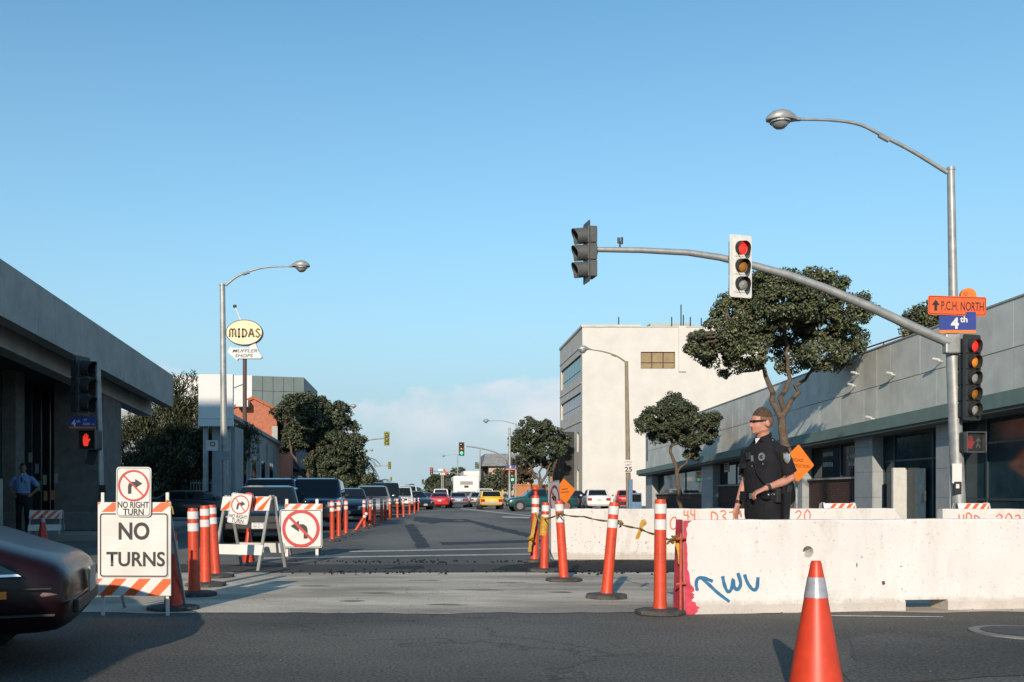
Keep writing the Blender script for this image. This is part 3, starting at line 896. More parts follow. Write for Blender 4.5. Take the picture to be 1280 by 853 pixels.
# brick gable building
D = 71.0; s = FPX/D
bg = thing('brick_building', 'orange brick gable building with red tiled parapet behind the left tree', 'building', P(320, 0, D).xy.to_3d())
B = lambda mb, name, m, **k: mb.build(name, m, bg, world=True, **k)
prof = [(P(292,0,D).x, 0.0), (P(346,0,D).x, 0.0), (P(346,0,D).x, P(0,514,D).z), (P(317,0,D).x, P(0,499,D).z), (P(292,0,D).x, P(0,511,D).z)]
B(MB().prism(prof, 9.0, T(V(0,D,0))), 'wall', M_BRICKR)
for (x0, z0), (x1, z1) in ((prof[4], prof[3]), (prof[3], prof[2])):
    B(MB().hexa([V(x0,D-0.15,z0), V(x1,D-0.15,z1), V(x1,D+9,z1), V(x0,D+9,z0), V(x0,D-0.15,z0+0.22), V(x1,D-0.15,z1+0.22), V(x1,D+9,z1+0.22), V(x0,D+9,z0+0.22)]), 'tiled_coping', M_TILE)
B(MB().box((P(340,0,D).x, D-0.05, 0), (P(347,0,D).x, D-0.003, P(0,533,D).z)), 'pale_corner_strip', M_SILL)
B(MB().box((P(298,0,D).x, D-1.0, P(0,510,D).z), (P(313,0,D).x, D-0.01, P(0,502,D).z)), 'roof_vent', M_GALV)

# low grey wall building in shade along the pavement
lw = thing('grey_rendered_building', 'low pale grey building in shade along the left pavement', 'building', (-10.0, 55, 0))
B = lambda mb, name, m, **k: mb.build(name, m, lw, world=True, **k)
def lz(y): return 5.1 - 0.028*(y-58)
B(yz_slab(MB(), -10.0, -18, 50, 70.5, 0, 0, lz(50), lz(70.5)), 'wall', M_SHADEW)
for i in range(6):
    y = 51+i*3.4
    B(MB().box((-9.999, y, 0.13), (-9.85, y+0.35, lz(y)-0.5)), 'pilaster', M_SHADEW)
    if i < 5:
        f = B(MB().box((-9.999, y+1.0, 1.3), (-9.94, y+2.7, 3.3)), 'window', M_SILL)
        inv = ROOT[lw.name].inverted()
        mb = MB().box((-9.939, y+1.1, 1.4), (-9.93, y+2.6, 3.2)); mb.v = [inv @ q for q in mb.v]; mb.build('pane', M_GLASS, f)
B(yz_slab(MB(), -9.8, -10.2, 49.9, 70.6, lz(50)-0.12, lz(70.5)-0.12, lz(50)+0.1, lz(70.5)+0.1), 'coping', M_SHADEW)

nb = thing('blue_fronted_building', 'dark blue fronted shop behind the left street tree', 'building', (-10.2, 72, 0))
B = lambda mb, name, m, **k: mb.build(name, m, nb, world=True, **k)
B(MB().box((-18, 81, 0), (-10.1, 100, 5.6)), 'wall', mat('slate_blue_render', (0.10,0.14,0.20), 0.8, var=0.1))
B(MB().box((-10.6, 81, 3.0), (-9.2, 90, 3.25)), 'awning', mat('dark_awning', (0.03,0.035,0.05), 0.9))
for i in range(5):
    B(MB().box((-10.098, 82+i*3.4, 0.7), (-10.02, 84.6+i*3.4, 2.7)), 'window', M_GLASS)

# iron fence at left behind the street lamp
fe = thing('iron_fence', 'dark iron picket fence under the drooping tree', 'fence', (-11.2, 44, 0.13))
B = lambda mb, name, m, **k: mb.build(name, m, fe, world=True, **k)
for i in range(12):
    x = P(238,0,44).x + i*0.13
    B(MB().box((x, 44, 0.13), (x+0.025, 44.03, 1.75)), 'picket', M_POLE)
B(MB().box((P(238,0,44).x, 44.031, 1.6), (P(238,0,44).x+1.5, 44.06, 1.65)), 'rail', M_POLE)
B(MB().box((P(254.5,0,44).x, 43.95, 0.13), (P(254.5,0,44).x+0.12, 44.07, 2.3)), 'post', M_POLE)

# ------------------------------------------------------------------ far right buildings
D = 150.0; s = FPX/D
mr = thing('mansard_building', 'beige house with grey mansard roof beyond the junction', 'building', P(632, 0, D).xy.to_3d())
B = lambda mb, name, m, **k: mb.build(name, m, mr, world=True, **k)
a = P(611, 600, D); b_ = P(668, 580.5, D)
B(MB().box((a.x, D, 0), (b_.x, D+12, b_.z)), 'wall', mat('beige_render', (0.52,0.40,0.30), 0.9, var=0.06, scale=1))
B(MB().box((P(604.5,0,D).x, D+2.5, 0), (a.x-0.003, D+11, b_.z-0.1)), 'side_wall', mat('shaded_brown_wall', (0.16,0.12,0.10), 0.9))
r0 = P(602, 583, D); r1 = P(672, 583, D); q0 = P(607, 567, D); q1 = P(668, 567, D)
B(MB().hexa([V(r0.x,D-0.8,r0.z), V(r1.x,D-0.8,r0.z), V(r1.x,D+13,r0.z), V(r0.x,D+13,r0.z), V(q0.x,D+0.6,q0.z), V(q1.x,D+0.6,q0.z), V(q1.x,D+12,q0.z), V(q0.x,D+12,q0.z)]), 'mansard_roof', mat('grey_shingle', (0.24,0.25,0.25), 0.85, var=0.15, scale=2))
ch = P(650, 562, D)
B(MB().box((ch.x-1, D+2, q0.z), (ch.x+1.5, D+4, ch.z+0.6)), 'chimney', mat('cream_block', (0.6,0.55,0.46), 0.9))

D = 190.0
wt = thing('white_commercial_block', 'flat white commercial block far down the street', 'building', P(592, 0, D).xy.to_3d())
B = lambda mb, name, m, **k: mb.build(name, m, wt, world=True, **k)
a, b_ = P(579.5, 620, D), P(606, 589, D)
B(MB().box((a.x, D, 0), (b_.x+6, D+20, b_.z)), 'wall', M_WHITEW)
B(MB().box((P(592,0,D).x, D-3, 0), (P(607,0,D).x+4, D-0.02, P(0,600,D).z)), 'red_roofed_porch', M_TILE)
D = 240.0
wt = thing('white_tower_block', 'small white block at the far end beside the round trees', 'building', P(555, 0, D).xy.to_3d())
B = lambda mb, name, m, **k: mb.build(name, m, wt, world=True, **k)
a, b_ = P(553, 620, D), P(565, 590, D)
B(MB().box((a.x, D, 0), (b_.x, D+12, b_.z)), 'wall', M_WHITEW)
B(MB().box((a.x-0.3, D-0.3, b_.z), (b_.x+0.3, D+12.3, b_.z+0.5)), 'parapet', M_SILL)
B(MB().box((a.x+0.6, D-0.06, b_.z-2.2), (b_.x-0.6, D-0.01, b_.z-1.0)), 'window', M_GLASS)
D = 112.0
ow = thing('orange_wall', 'low orange garden wall behind the teal pickup', 'wall', P(668, 0, D).xy.to_3d())
B = lambda mb, name, m, **k: mb.build(name, m, ow, world=True, **k)
a, b_ = P(643, 634, D), P(700, 606, D)
M_TERRA = mat('terracotta_render', (0.52,0.22,0.09), 0.9, var=0.1, scale=1)
B(MB().box((a.x, D, 0), (b_.x, D+0.4, b_.z-0.12)), 'wall', M_TERRA)
B(MB().box((a.x-0.1, D-0.1, b_.z-0.118), (b_.x+0.1, D+0.5, b_.z+0.05)), 'coping', M_TERRA)
B(MB().box((P(687,0,D).x, D-0.3, 0), (P(690,0,D).x, D-0.003, P(0,596,D).z)), 'post', M_TERRA)

# low row of distant roofs on both sides of the street
def far_block(px0, px1, py, D, c, lab, side=None):
    t = thing('distant_building', lab, 'building', P((px0+px1)/2, 0, D).xy.to_3d())
    a, b_ = P(px0, 620, D), P(px1, py, D)
    w = MB().box((a.x, D, 0), (b_.x, D+14, b_.z)).build('wall', mat('far_wall_%d' % px0, c, 0.9, var=0.06, scale=0.5), t, world=True)
    MB().box((a.x-0.2, D-0.2, b_.z), (b_.x+0.2, D+14.2, b_.z+0.4)).build('parapet', M_SILL, t, world=True)
    n = max(1, int((b_.x-a.x)/2.6))
    for i in range(n):
        x = a.x + (i+0.5)*(b_.x-a.x)/n
        MB().box((x-0.7, D-0.05, b_.z-2.3), (x+0.7, D-0.01, b_.z-0.9)).build('window', M_GLASS, t, world=True)
    return t
far_block(437, 452, 600, 190, (0.6,0.55,0.45), 'cream low building behind the left tree trunks')
far_block(452, 463, 604, 215, (0.72,0.70,0.66), 'small white shop front far left of the street')
far_block(500, 512, 612, 300, (0.45,0.45,0.45), 'grey low building at the far left end of the street')

# unseen corner building added behind and left of the viewpoint to shade the left pavement
kb = thing('unseen_corner_building', 'plain unseen corner building added to shade the left pavement', 'building', (-12.5, -4, 0))
B = lambda mb, name, m, **k: mb.build(name, m, kb, world=True, **k)
B(MB().box((-34, -10, 0), (-12.5, -4, 17.0)), 'wall', M_CONCB)
B(MB().box((-34.2, -10.2, 17.003), (-12.3, -3.8, 17.4)), 'cornice', M_SILL)
for fl in range(4):
    for i in range(2):
        B(MB().box((-12.499, -9.4+i*3.0, 4.6+fl*3.2), (-12.44, -7.8+i*3.0, 6.5+fl*3.2)), 'window', M_GLASS)
    for i in range(5):
        B(MB().box((-32+i*4.3, -3.999, 4.6+fl*3.2), (-30.2+i*4.3, -3.94, 6.5+fl*3.2)), 'window', M_GLASS)
for i in range(4):
    B(MB().box((-33+i*5.2, -3.999, 0.4), (-29+i*5.2, -3.92, 3.2)), 'shop_window', M_GLASS)
# added upper block, shaped to shade the billboard foot and drooping tree
B(MB().box((-40, -10.5, 17.5), (-18.3, -4.2, 21.5)), 'shade_tower_wall', M_CONCB)
B(MB().box((-40.2, -10.7, 21.503), (-18.1, -4.0, 21.8)), 'shade_tower_cornice', M_SILL)
for fl in range(1):
    for i in range(4):
        B(MB().box((-37+i*4.6, -4.199, 18.6+fl*3.6), (-35+i*4.6, -4.14, 20.6+fl*3.6)), 'window', M_GLASS)

# ------------------------------------------------------------------ trees
def leafmat(name, c1, c2):
    m = mat(name, c1, 0.55, var=0.2, scale=1.2, color2=c2, spec=0.35, island=True)
    return m
M_LEAF = leafmat('ficus_leaf', (0.165,0.175,0.085), (0.042,0.058,0.032))
M_LEAF2 = leafmat('dark_leaf', (0.105,0.122,0.064), (0.030,0.043,0.026))
M_LEAF3 = leafmat('olive_drooping_leaf', (0.085,0.092,0.036), (0.022,0.030,0.014))
M_LEAF4 = leafmat('autumn_leaf', (0.12,0.085,0.05), (0.05,0.042,0.025))

def foliage(blobs, clumps, per, rc, leaf, seed, droop=0.0, fill=0.45):
    """leaf-sized faces gathered in clumps through the volume of several ellipsoids"""
    r = np.random.default_rng(seed)
    vol = np.array([b[1][0]*b[1][1]*b[1][2] for b in blobs])**0.8
    idx = r.choice(len(blobs), clumps, p=vol/vol.sum())
    cen = np.array([b[0] for b in blobs])[idx]
    rad = np.array([b[1] for b in blobs])[idx]
    d = r.normal(size=(clumps,3)); d /= np.linalg.norm(d, axis=1)[:,None]
    rr_ = r.uniform(fill, 1.0, clumps)**0.6
    cc = cen + d*rad*rr_[:,None]
    n = clumps*per
    base = np.repeat(cc, per, axis=0)
    crs = np.repeat(r.uniform(0.6, 1.35, clumps)*rc, per)
    dd = r.normal(size=(n,3)); dd /= np.linalg.norm(dd, axis=1)[:,None]
    off = dd*(r.uniform(0.25,1,n)**0.5*crs)[:,None]
    off[:,2] *= 0.75
    if droop: off[:,2] -= np.abs(r.normal(size=n))*droop
    pos = base + off
    nrm = dd*0.7 + np.array([0,0,0.5]) + r.normal(size=(n,3))*0.55
    nrm /= np.linalg.norm(nrm, axis=1)[:,None]
    t = r.normal(size=(n,3))
    if droop: t[:,2] -= 2.5
    t -= nrm*(t*nrm).sum(1)[:,None]; t /= np.linalg.norm(t, axis=1)[:,None]
    b = np.cross(nrm, t)
    ln = (leaf*r.uniform(0.7,1.3,n))[:,None]; wd = ln*(0.25 if droop else 0.5)
    v = np.stack([pos-t*ln, pos-b*wd+nrm*ln*0.12, pos+t*ln, pos+b*wd+nrm*ln*0.12], axis=1).reshape(-1,3)
    return v, n

def leaf_mesh(name, v, n, m, parent):
    v = v - np.array(parent.location)
    me = bpy.data.meshes.new(name)
    me.vertices.add(len(v)); me.vertices.foreach_set('co', v.astype(np.float32).ravel())
    me.loops.add(4*n); me.loops.foreach_set('vertex_index', np.arange(4*n, dtype=np.int32))
    me.polygons.add(n); me.polygons.foreach_set('loop_start', np.arange(0, 4*n, 4, dtype=np.int32))
    me.update(); me.validate()
    me.materials.append(m)
    o = bpy.data.objects.new(name, me); COL.objects.link(o); o.parent = parent
    return o

def wobble(a, b, n=5, amp=0.08, seed=0):
    r = random.Random(seed); a, b = Vector(a), Vector(b); L = (b-a).length
    return [a.lerp(b, i/n) + (V(r.gauss(0,1), r.gauss(0,1), r.gauss(0,.4))*amp*L*0.5 if 0 < i < n else V(0,0,0)) for i in range(n+1)]

def tree(name, label, base, limbs, blobs, clumps, per, rc, leaf, m, seed, droop=0.0, fill=0.45, group=None):
    """limbs: (from, to, r0, r1); blobs: (centre, radii) in world space"""
    t = thing(name, label, 'tree', base, group=group)
    tr = MB()
    for i, (a, b, r0, r1) in enumerate(limbs):
        pts = wobble(a, b, 6, 0.07, seed+i)
        tr.tube(pts, [r0+(r1-r0)*k/6 for k in range(7)], 9)
    r = random.Random(seed)
    ends = [Vector(l[1]) for l in limbs[1:]] or [Vector(limbs[0][1])]
    for k in range(3*len(blobs)+6):          # twigs reaching into the crown
        c, rad = blobs[k % len(blobs)]
        q = Vector(c) + V(r.uniform(-.7,.7)*rad[0], r.uniform(-.7,.7)*rad[1], r.uniform(-.5,.7)*rad[2])
        a = min(ends, key=lambda e_: (e_-q).length)
        tr.tube(wobble(a, q, 4, 0.1, seed+50+k), [0.05,0.042,0.035,0.025,0.012], 5)
    tr.build('trunk', M_BARK, t, world=True, smooth=True, fix=False)
    v, n = foliage([(tuple(c), rad) for c, rad in blobs], clumps, per, rc, leaf, seed, droop, fill)
    leaf_mesh('crown', v, n, m, t)
    return t

def pb(pts, D, depth=1.0):
    """crown blobs from photo pixels (x, y, rx, ry) at distance D"""
    out = []
    s = FPX/D
    for i, (px, py, rx, ry) in enumerate(pts):
        dy = ((i*0.618) % 1 - 0.5)*2.0*depth
        out.append((P(px, py, D+dy), (rx/s, max(rx, ry)/s*0.95, ry/s)))
    return out

D = 34.0
gp = lambda x, y: P(x, y, D)
b0 = P(990, 650, D); b0.z = 0.13
tree('ficus_tree', 'large round topped street tree behind the officer in black', b0,
     [(b0, gp(983,560), 0.19, 0.15), (gp(983,560), gp(976,522), 0.15, 0.13), (gp(976,522), gp(955,460), 0.11, 0.07), (gp(977,524), gp(985,450), 0.10, 0.06),
      (gp(978,520), gp(1012,466), 0.10, 0.05), (gp(985,450), gp(980,400), 0.06, 0.03), (gp(955,460), gp(920,420), 0.06, 0.03), (gp(1012,466), gp(1045,420), 0.05, 0.03)],
     pb([(985,372,34,30), (945,368,26,24), (1022,370,30,26), (915,392,24,22), (880,430,24,16), (868,428,12,12), (900,440,26,18), (945,405,30,26), (985,415,34,24), (1025,405,30,28), (1058,392,24,24), (1076,384,13,16), (1062,425,20,18), (1030,442,24,16), (990,450,22,14), (940,440,26,18), (915,462,15,12), (1008,352,24,14), (962,348,18,11), (1040,360,18,14), (925,420,26,18), (1046,455,12,9), (893,410,14,12)], D, 1.5),
     640, 110, 0.27, 0.060, M_LEAF, 11, fill=0.6)
D = 48.6
b0 = P(852, 650, D); b0.z = 0.13
tree('ficus_tree', 'small two lobed street tree in front of the low shop building', b0,
     [(b0, gp(846,590), 0.12, 0.10), (gp(846,590), gp(838,560), 0.09, 0.07), (gp(838,560), gp(842,535), 0.07, 0.04), (gp(847,590), gp(868,560), 0.06, 0.04)],
     pb([(838,512,17,14), (818,522,16,13), (806,530,10,9), (856,514,14,12), (870,526,12,10), (846,532,18,13), (824,544,14,10), (858,548,13,10), (884,534,14,13), (892,524,8,8), (878,552,12,11), (864,566,9,10), (842,500,10,7), (830,536,12,10)], D, 1.0),
     400, 90, 0.24, 0.066, M_LEAF2, 21, fill=0.55)
D = 95.0
b0 = P(676, 640, D); b0.z = 0.13
tree('ficus_tree', 'broad street tree beside the cream office building', b0,
     [(b0, gp(676,608), 0.22, 0.17), (gp(676,608), gp(664,585), 0.14, 0.09), (gp(676,608), gp(690,578), 0.14, 0.08), (gp(676,600), gp(676,570), 0.12, 0.06)],
     pb([(668,540,16,12), (650,548,13,11), (688,544,14,11), (703,550,9,9), (662,558,15,11), (682,562,15,11), (645,558,8,8), (697,564,9,8), (668,574,12,9), (662,529,11,8), (680,534,10,8), (686,578,9,7), (655,570,9,8)], D, 1.2),
     330, 70, 0.36, 0.12, M_LEAF2, 31, fill=0.5)
D = 71.0
b0 = P(378, 650, D); b0.z = 0.13
tree('ficus_tree', 'big spreading street tree over the parked cars on the left', b0,
     [(b0, gp(384,600), 0.22, 0.18), (gp(384,600), gp(392,560), 0.17, 0.12), (gp(382,605), gp(364,560), 0.13, 0.08), (gp(384,600), gp(404,575), 0.13, 0.08), (gp(392,560), gp(398,525), 0.11, 0.06), (gp(404,575), gp(428,550), 0.08, 0.05), (gp(364,560), gp(358,530), 0.08, 0.05)],
     pb([(378,504,22,14), (400,508,18,14), (356,516,15,11), (345,524,8,8), (420,518,18,16), (388,526,22,15), (434,538,14,14), (446,552,10,12), (410,542,20,16), (372,540,16,12), (430,562,16,13), (398,560,18,12), (448,572,9,10), (420,580,18,12), (438,588,14,11), (405,592,16,10), (354,534,10,8), (384,548,16,12), (426,604,18,9), (366,556,14,10), (392,578,14,9), (412,606,18,8), (446,600,12,9), (440,612,14,6), (350,545,9,7), (392,540,22,16), (418,556,22,16)], D, 1.6),
     860, 85, 0.37, 0.105, M_LEAF2, 41, fill=0.4)
D = 82.0
b0 = P(428, 650, D); b0.z = 0.13
tree('ficus_tree', 'second street tree tucked behind the big left one', b0,
     [(b0, gp(426,605), 0.16, 0.13), (gp(426,605), gp(418,585), 0.10, 0.07), (gp(426,605), gp(438,585), 0.10, 0.06)],
     pb([(430,592,24,18), (412,600,18,14), (445,585,11,14), (430,608,20,8)], D, 0.8), 160, 60, 0.42, 0.13, M_LEAF2, 43)
D = 46.0
b0 = P(245, 650, D); b0.z = 0.13
tree('pepper_tree', 'dark drooping pepper tree beyond the concrete canopy', b0,
     [(b0, gp(240,600), 0.25, 0.2), (gp(240,600), gp(215,540), 0.15, 0.08), (gp(240,600), gp(262,540), 0.15, 0.08), (gp(240,600), gp(180,560), 0.12, 0.06), (gp(215,540), gp(225,490), 0.08, 0.03)],
     pb([(225,490,26,22), (200,520,36,30), (250,530,36,34), (170,550,34,34), (280,560,26,30), (225,560,50,34), (300,550,14,24), (190,590,46,34), (270,600,30,26), (232,475,16,12), (155,590,22,30), (310,540,10,12), (240,620,30,14)], D, 1.2),
     700, 75, 0.40, 0.10, M_LEAF3, 51, droop=0.28)
# a wall of greenery further back under the canopy
D = 60.0
b0 = P(150, 650, D); b0.z = 0.0
tree('pepper_tree', 'dark tree filling the gap under the canopy roof', b0,
     [(b0, gp(150,590), 0.25, 0.2), (gp(150,590), gp(120,560), 0.12, 0.08), (gp(150,590), gp(185,560), 0.12, 0.08)],
     pb([(120,570,40,34), (165,560,40,36), (200,590,34,30), (100,600,30,24), (150,605,46,22)], D, 1.0), 330, 60, 0.5, 0.14, M_LEAF3, 52, droop=0.25)
D = 70.0
b0 = P(1150, 650, D); b0.z = 0.0
tree('rooftop_tree', 'tree crown showing above the low building by the road signs', b0,
     [(b0, gp(1152,430), 0.25, 0.15), (gp(1152,430), gp(1140,400), 0.1, 0.05), (gp(1152,430), gp(1168,398), 0.1, 0.05)],
     pb([(1148,397,16,12), (1165,390,16,14), (1138,408,12,10), (1160,408,18,10), (1178,402,12,12)], D, 0.8), 130, 55, 0.42, 0.13, M_LEAF, 61)
# background vegetation beyond the junction
for i, (px, py, rx, ry, D, lm, lab) in enumerate((
    (648, 590, 20, 18, 125, M_LEAF4, 'brown leafed tree in front of the mansard house'),
    (625, 600, 16, 15, 140, M_LEAF2, 'dark bush left of the mansard house'),
    (612, 606, 12, 12, 150, M_LEAF2, 'dark round shrub by the white block'),
    (700, 590, 14, 22, 118, M_LEAF2, 'dark tree against the cream office side wall'),
    (574, 598, 14, 13, 210, M_LEAF2, 'round tree behind the white bus'),
    (544, 606, 13, 13, 230, M_LEAF2, 'round dark tree above the red car'),
    (556, 604, 12, 14, 235, M_LEAF2, 'dark tree to the right of the one above the red car'),
    (462, 602, 9, 11, 170, M_LEAF2, 'small tree beside the palm on the left'),
    (478, 612, 9, 6, 260, M_LEAF2, 'far hedge tree above the queue of cars'),
    (512, 614, 12, 6, 330, M_LEAF2, 'farthest tree line at the street end'))):
    s = FPX/D
    b0 = P(px, 620, D); b0.z = 0
    c = P(px, py, D)
    rx_, ry_ = rx/s, ry/s
    bl = [(c+V(rx_*dx, dy, ry_*dz), (rx_*0.55, rx_*0.6, ry_*0.6)) for dx, dy, dz in ((-.45,0,-.1), (.45,.5,0), (0,-.5,.4), (.1,.5,-.45), (-.25,0,.25), (.5,0,-.4), (-.5,.3,-.5))]
    tree('street_tree', lab, b0, [(b0, c-V(0,0,ry_*0.6), 0.3, 0.2), (c-V(0,0,ry_*0.6), c+V(rx_*.3,0,ry_*.3), 0.15, 0.06), (c-V(0,0,ry_*0.6), c+V(-rx_*.3,0,ry_*.3), 0.15, 0.06)],
         bl, 110, 34, 0.5*max(1, D/140), 0.16*D/100, lm, 80+i, fill=0.3, group='trees beyond the junction')
# palm
D = 160.0
def palm(px, pytop, pybase, D, lab, L=2.6):
    b0 = P(px, pybase, D); b0.z = 0
    top = P(px, pytop, D)
    t = thing('palm_tree', lab, 'tree', b0)
    MB().tube(wobble(b0, top, 5, 0.02, 5), [0.28,0.24,0.22,0.2,0.2,0.22], 8).build('trunk', M_BARK, t, world=True, smooth=True)
    fr = MB(); r = random.Random(px)
    for k in range(22):
        a = k*2.4; up = r.uniform(-0.2, 1.0)
        d = V(math.cos(a), math.sin(a), 0)
        pts = [top + d*L*u + V(0,0, L*(up*u - 1.1*u*u)) for u in (0, .25, .5, .75, 1)]
        for q0, q1 in zip(pts, pts[1:]):
            s_ = (q1-q0).cross(V(0,0,1)).normalized()*0.28
            for sg in (1, -1):
                for h in range(3):
                    w0 = q0.lerp(q1, h/3); w1 = q0.lerp(q1, (h+0.7)/3)
                    fr.add([w0, w1, w1+s_*sg*1.5-V(0,0,0.25)+ (q1-q0)*0.2], [(0,1,2)])
    fr.build('fronds', M_LEAF3, t, world=True, fix=False)
palm(455, 576, 620, 160, 'tall palm just right of the left street tree')
palm(475, 602, 620, 260, 'tiny far palm above the queue of cars', 3.0)

# ------------------------------------------------------------------ street lamps
def cobra_head(t, c, d, k=1.0, seedname='lamp_head'):
    """lamp head at c, pointing along unit vector d (horizontal); glass bowl under it"""
    a = math.atan2(d.y, d.x)
    Mx = T(c) @ RZ(a) @ Matrix.Scale(k, 4)
    mb = MB()
    rows = []
    for u, rx, rz, z in ((-0.28,0.05,0.045,0), (-0.2,0.06,0.055,0), (-0.12,0.12,0.09,0.02), (0,0.19,0.14,0.04), (0.15,0.22,0.165,0.05), (0.3,0.20,0.14,0.04), (0.42,0.12,0.08,0.01), (0.46,0.04,0.03,0)):
        rows.append((u, rx, rz, z))
    n = 14; vs = []; fs = []
    for u, rx, rz, z in rows:
        for i in range(n):
            an = 2*math.pi*i/n
            zz = z + rz*math.sin(an)
            if zz < -0.03: zz = -0.03
            vs.append(Mx @ V(u, rx*math.cos(an), zz))
    for i in range(len(rows)-1):
        for j in range(n):
            j2 = (j+1) % n
            fs.append((i*n+j, i*n+j2, (i+1)*n+j2, (i+1)*n+j))
    fs += [tuple(range(n))[::-1], tuple(range((len(rows)-1)*n, len(rows)*n))]
    mb.add(vs, fs)
    h = mb.build('lamp_head', M_GALV, t, world=True, smooth=True)
    mb = MB()
    prof = [(0.01,-0.21), (0.09,-0.195), (0.155,-0.14), (0.185,-0.06), (0.19,-0.028)]
    mb.lathe(prof, Mx @ T(V(0.16,0,0)), 18)
    inv = ROOT[t.name].inverted(); mb.v = [inv @ q for q in mb.v]
    mb.build('glass_bowl', mat('lamp_glass', (0.30,0.31,0.30), 0.15, var=0.15, scale=8, spec=0.6), h, smooth=True)
    mb = MB().ring(0.215, 0.17, 0.03, Mx @ T(V(0.16,0,-0.045)) @ RX(R(-90)), 20); mb.v = [inv @ q for q in mb.v]
    mb.build('bowl_rim', M_GALV, h)
    return h

def lamp(label, D, base_px, base_py, top_px, top_py, arm_px, r0=0.11, r1=0.075, pole=M_GALV, clamp=True, group='street lamps', zb=0.13, ydir=0.0):
    """arm_px: photo points of the arm from the pole outwards; last point is the lamp head"""
    b = P(base_px, base_py, D); b.z = zb
    t = thing('street_lamp', label, 'street lamp', b, group=group)
    top = P(top_px, top_py, D)
    p0 = V(b.x, b.y, zb)
    MB().tube([p0, p0.lerp(top, 0.5), top], [r0, (r0+r1)/2, r1], 14).build('pole', pole, t, world=True, smooth=True)
    MB().tube([top-V(0,0,0.02), top+V(0,0,0.05)], [r1*1.18, r1*1.05], 14).build('pole_cap', pole, t, world=True, smooth=True)
    MB().box((b.x-0.17, b.y-0.17, zb), (b.x+0.17, b.y+0.17, zb+0.04)).build('base_plate', pole, t, world=True, bevel=0.01)
    pts = [P(x, y, D) + V(0, ydir*i, 0) for i, (x, y) in enumerate(arm_px)]
    # smooth the arm
    fine = []
    for i in range(len(pts)-1):
        p_1, p0_, p1_, p2_ = pts[max(i-1,0)], pts[i], pts[i+1], pts[min(i+2,len(pts)-1)]
        for k in range(5):
            u = k/5
            fine.append(0.5*((2*p0_) + (p1_-p_1)*u + (2*p_1-5*p0_+4*p1_-p2_)*u*u + (3*p0_-p_1-3*p1_+p2_)*u**3))
    fine.append(pts[-1])
    MB().tube(fine, [0.045-0.018*i/(len(fine)-1) for i in range(len(fine))], 10).build('arm', pole, t, world=True, smooth=True)
    if clamp:
        q = fine[int(len(fine)*0.42)]; q2 = fine[int(len(fine)*0.42)+1]
        dq = (q2-q).normalized()
        MB().tube([q-dq*0.12-V(0,0,0.02), q+dq*0.12-V(0,0,0.02)], 0.06, 8).build('photocell_box', pole, t, world=True)
    d = (pts[-1]-pts[-2]); d.z = 0; d.normalize()
    cobra_head(t, pts[-1]+d*0.2, d)
    return t

lamp('tall galvanised lamp on the signal pole at the right corner', 21.4, 1197, 640, 1188.5, 212,
     [(1184,216), (1140,189), (1105,171), (1075,156), (1040,150.5), (996,149.5)], 0.115, 0.075)
lamp('galvanised lamp pole beside the round muffler shop sign', 35.0, 281, 640, 278, 357,
     [(282,357), (296,346), (316,338), (336,334), (364,333)], 0.135, 0.095)
lamp('brown lamp pole carrying the speed limit sign', 52.0, 786, 640, 783, 453,
     [(781,452), (770,445), (755,440), (737,437)], 0.14, 0.09, M_BRONZE_POLE)
lamp('distant lamp whose head shows right of the big left tree', 92.0, 408, 640, 408, 512, [(409,512), (418,509), (428,508), (437,508)], 0.12, 0.08, clamp=False)
lamp('distant lamp whose head hangs left of the far utility pole', 100.0, 645, 640, 645, 530, [(643,530), (632,527), (622,526), (612,526.5)], 0.12, 0.08, clamp=False)
lamp('far lamp low above the queue of cars', 165.0, 440, 640, 440, 560, [(441,560), (452,562), (462,563)], 0.12, 0.08, clamp=False)
lamp('far lamp over the middle of the street', 170.0, 572, 640, 572, 568, [(571,568), (563,569), (557,570)], 0.12, 0.08, clamp=False)

# ------------------------------------------------------------------ traffic lights
def disc(mb, c, r, d, n=20, depth=0.01):
    """disc facing direction d"""
    d = d.normalized()
    return mb.tube([c, c+d*depth], r, n)

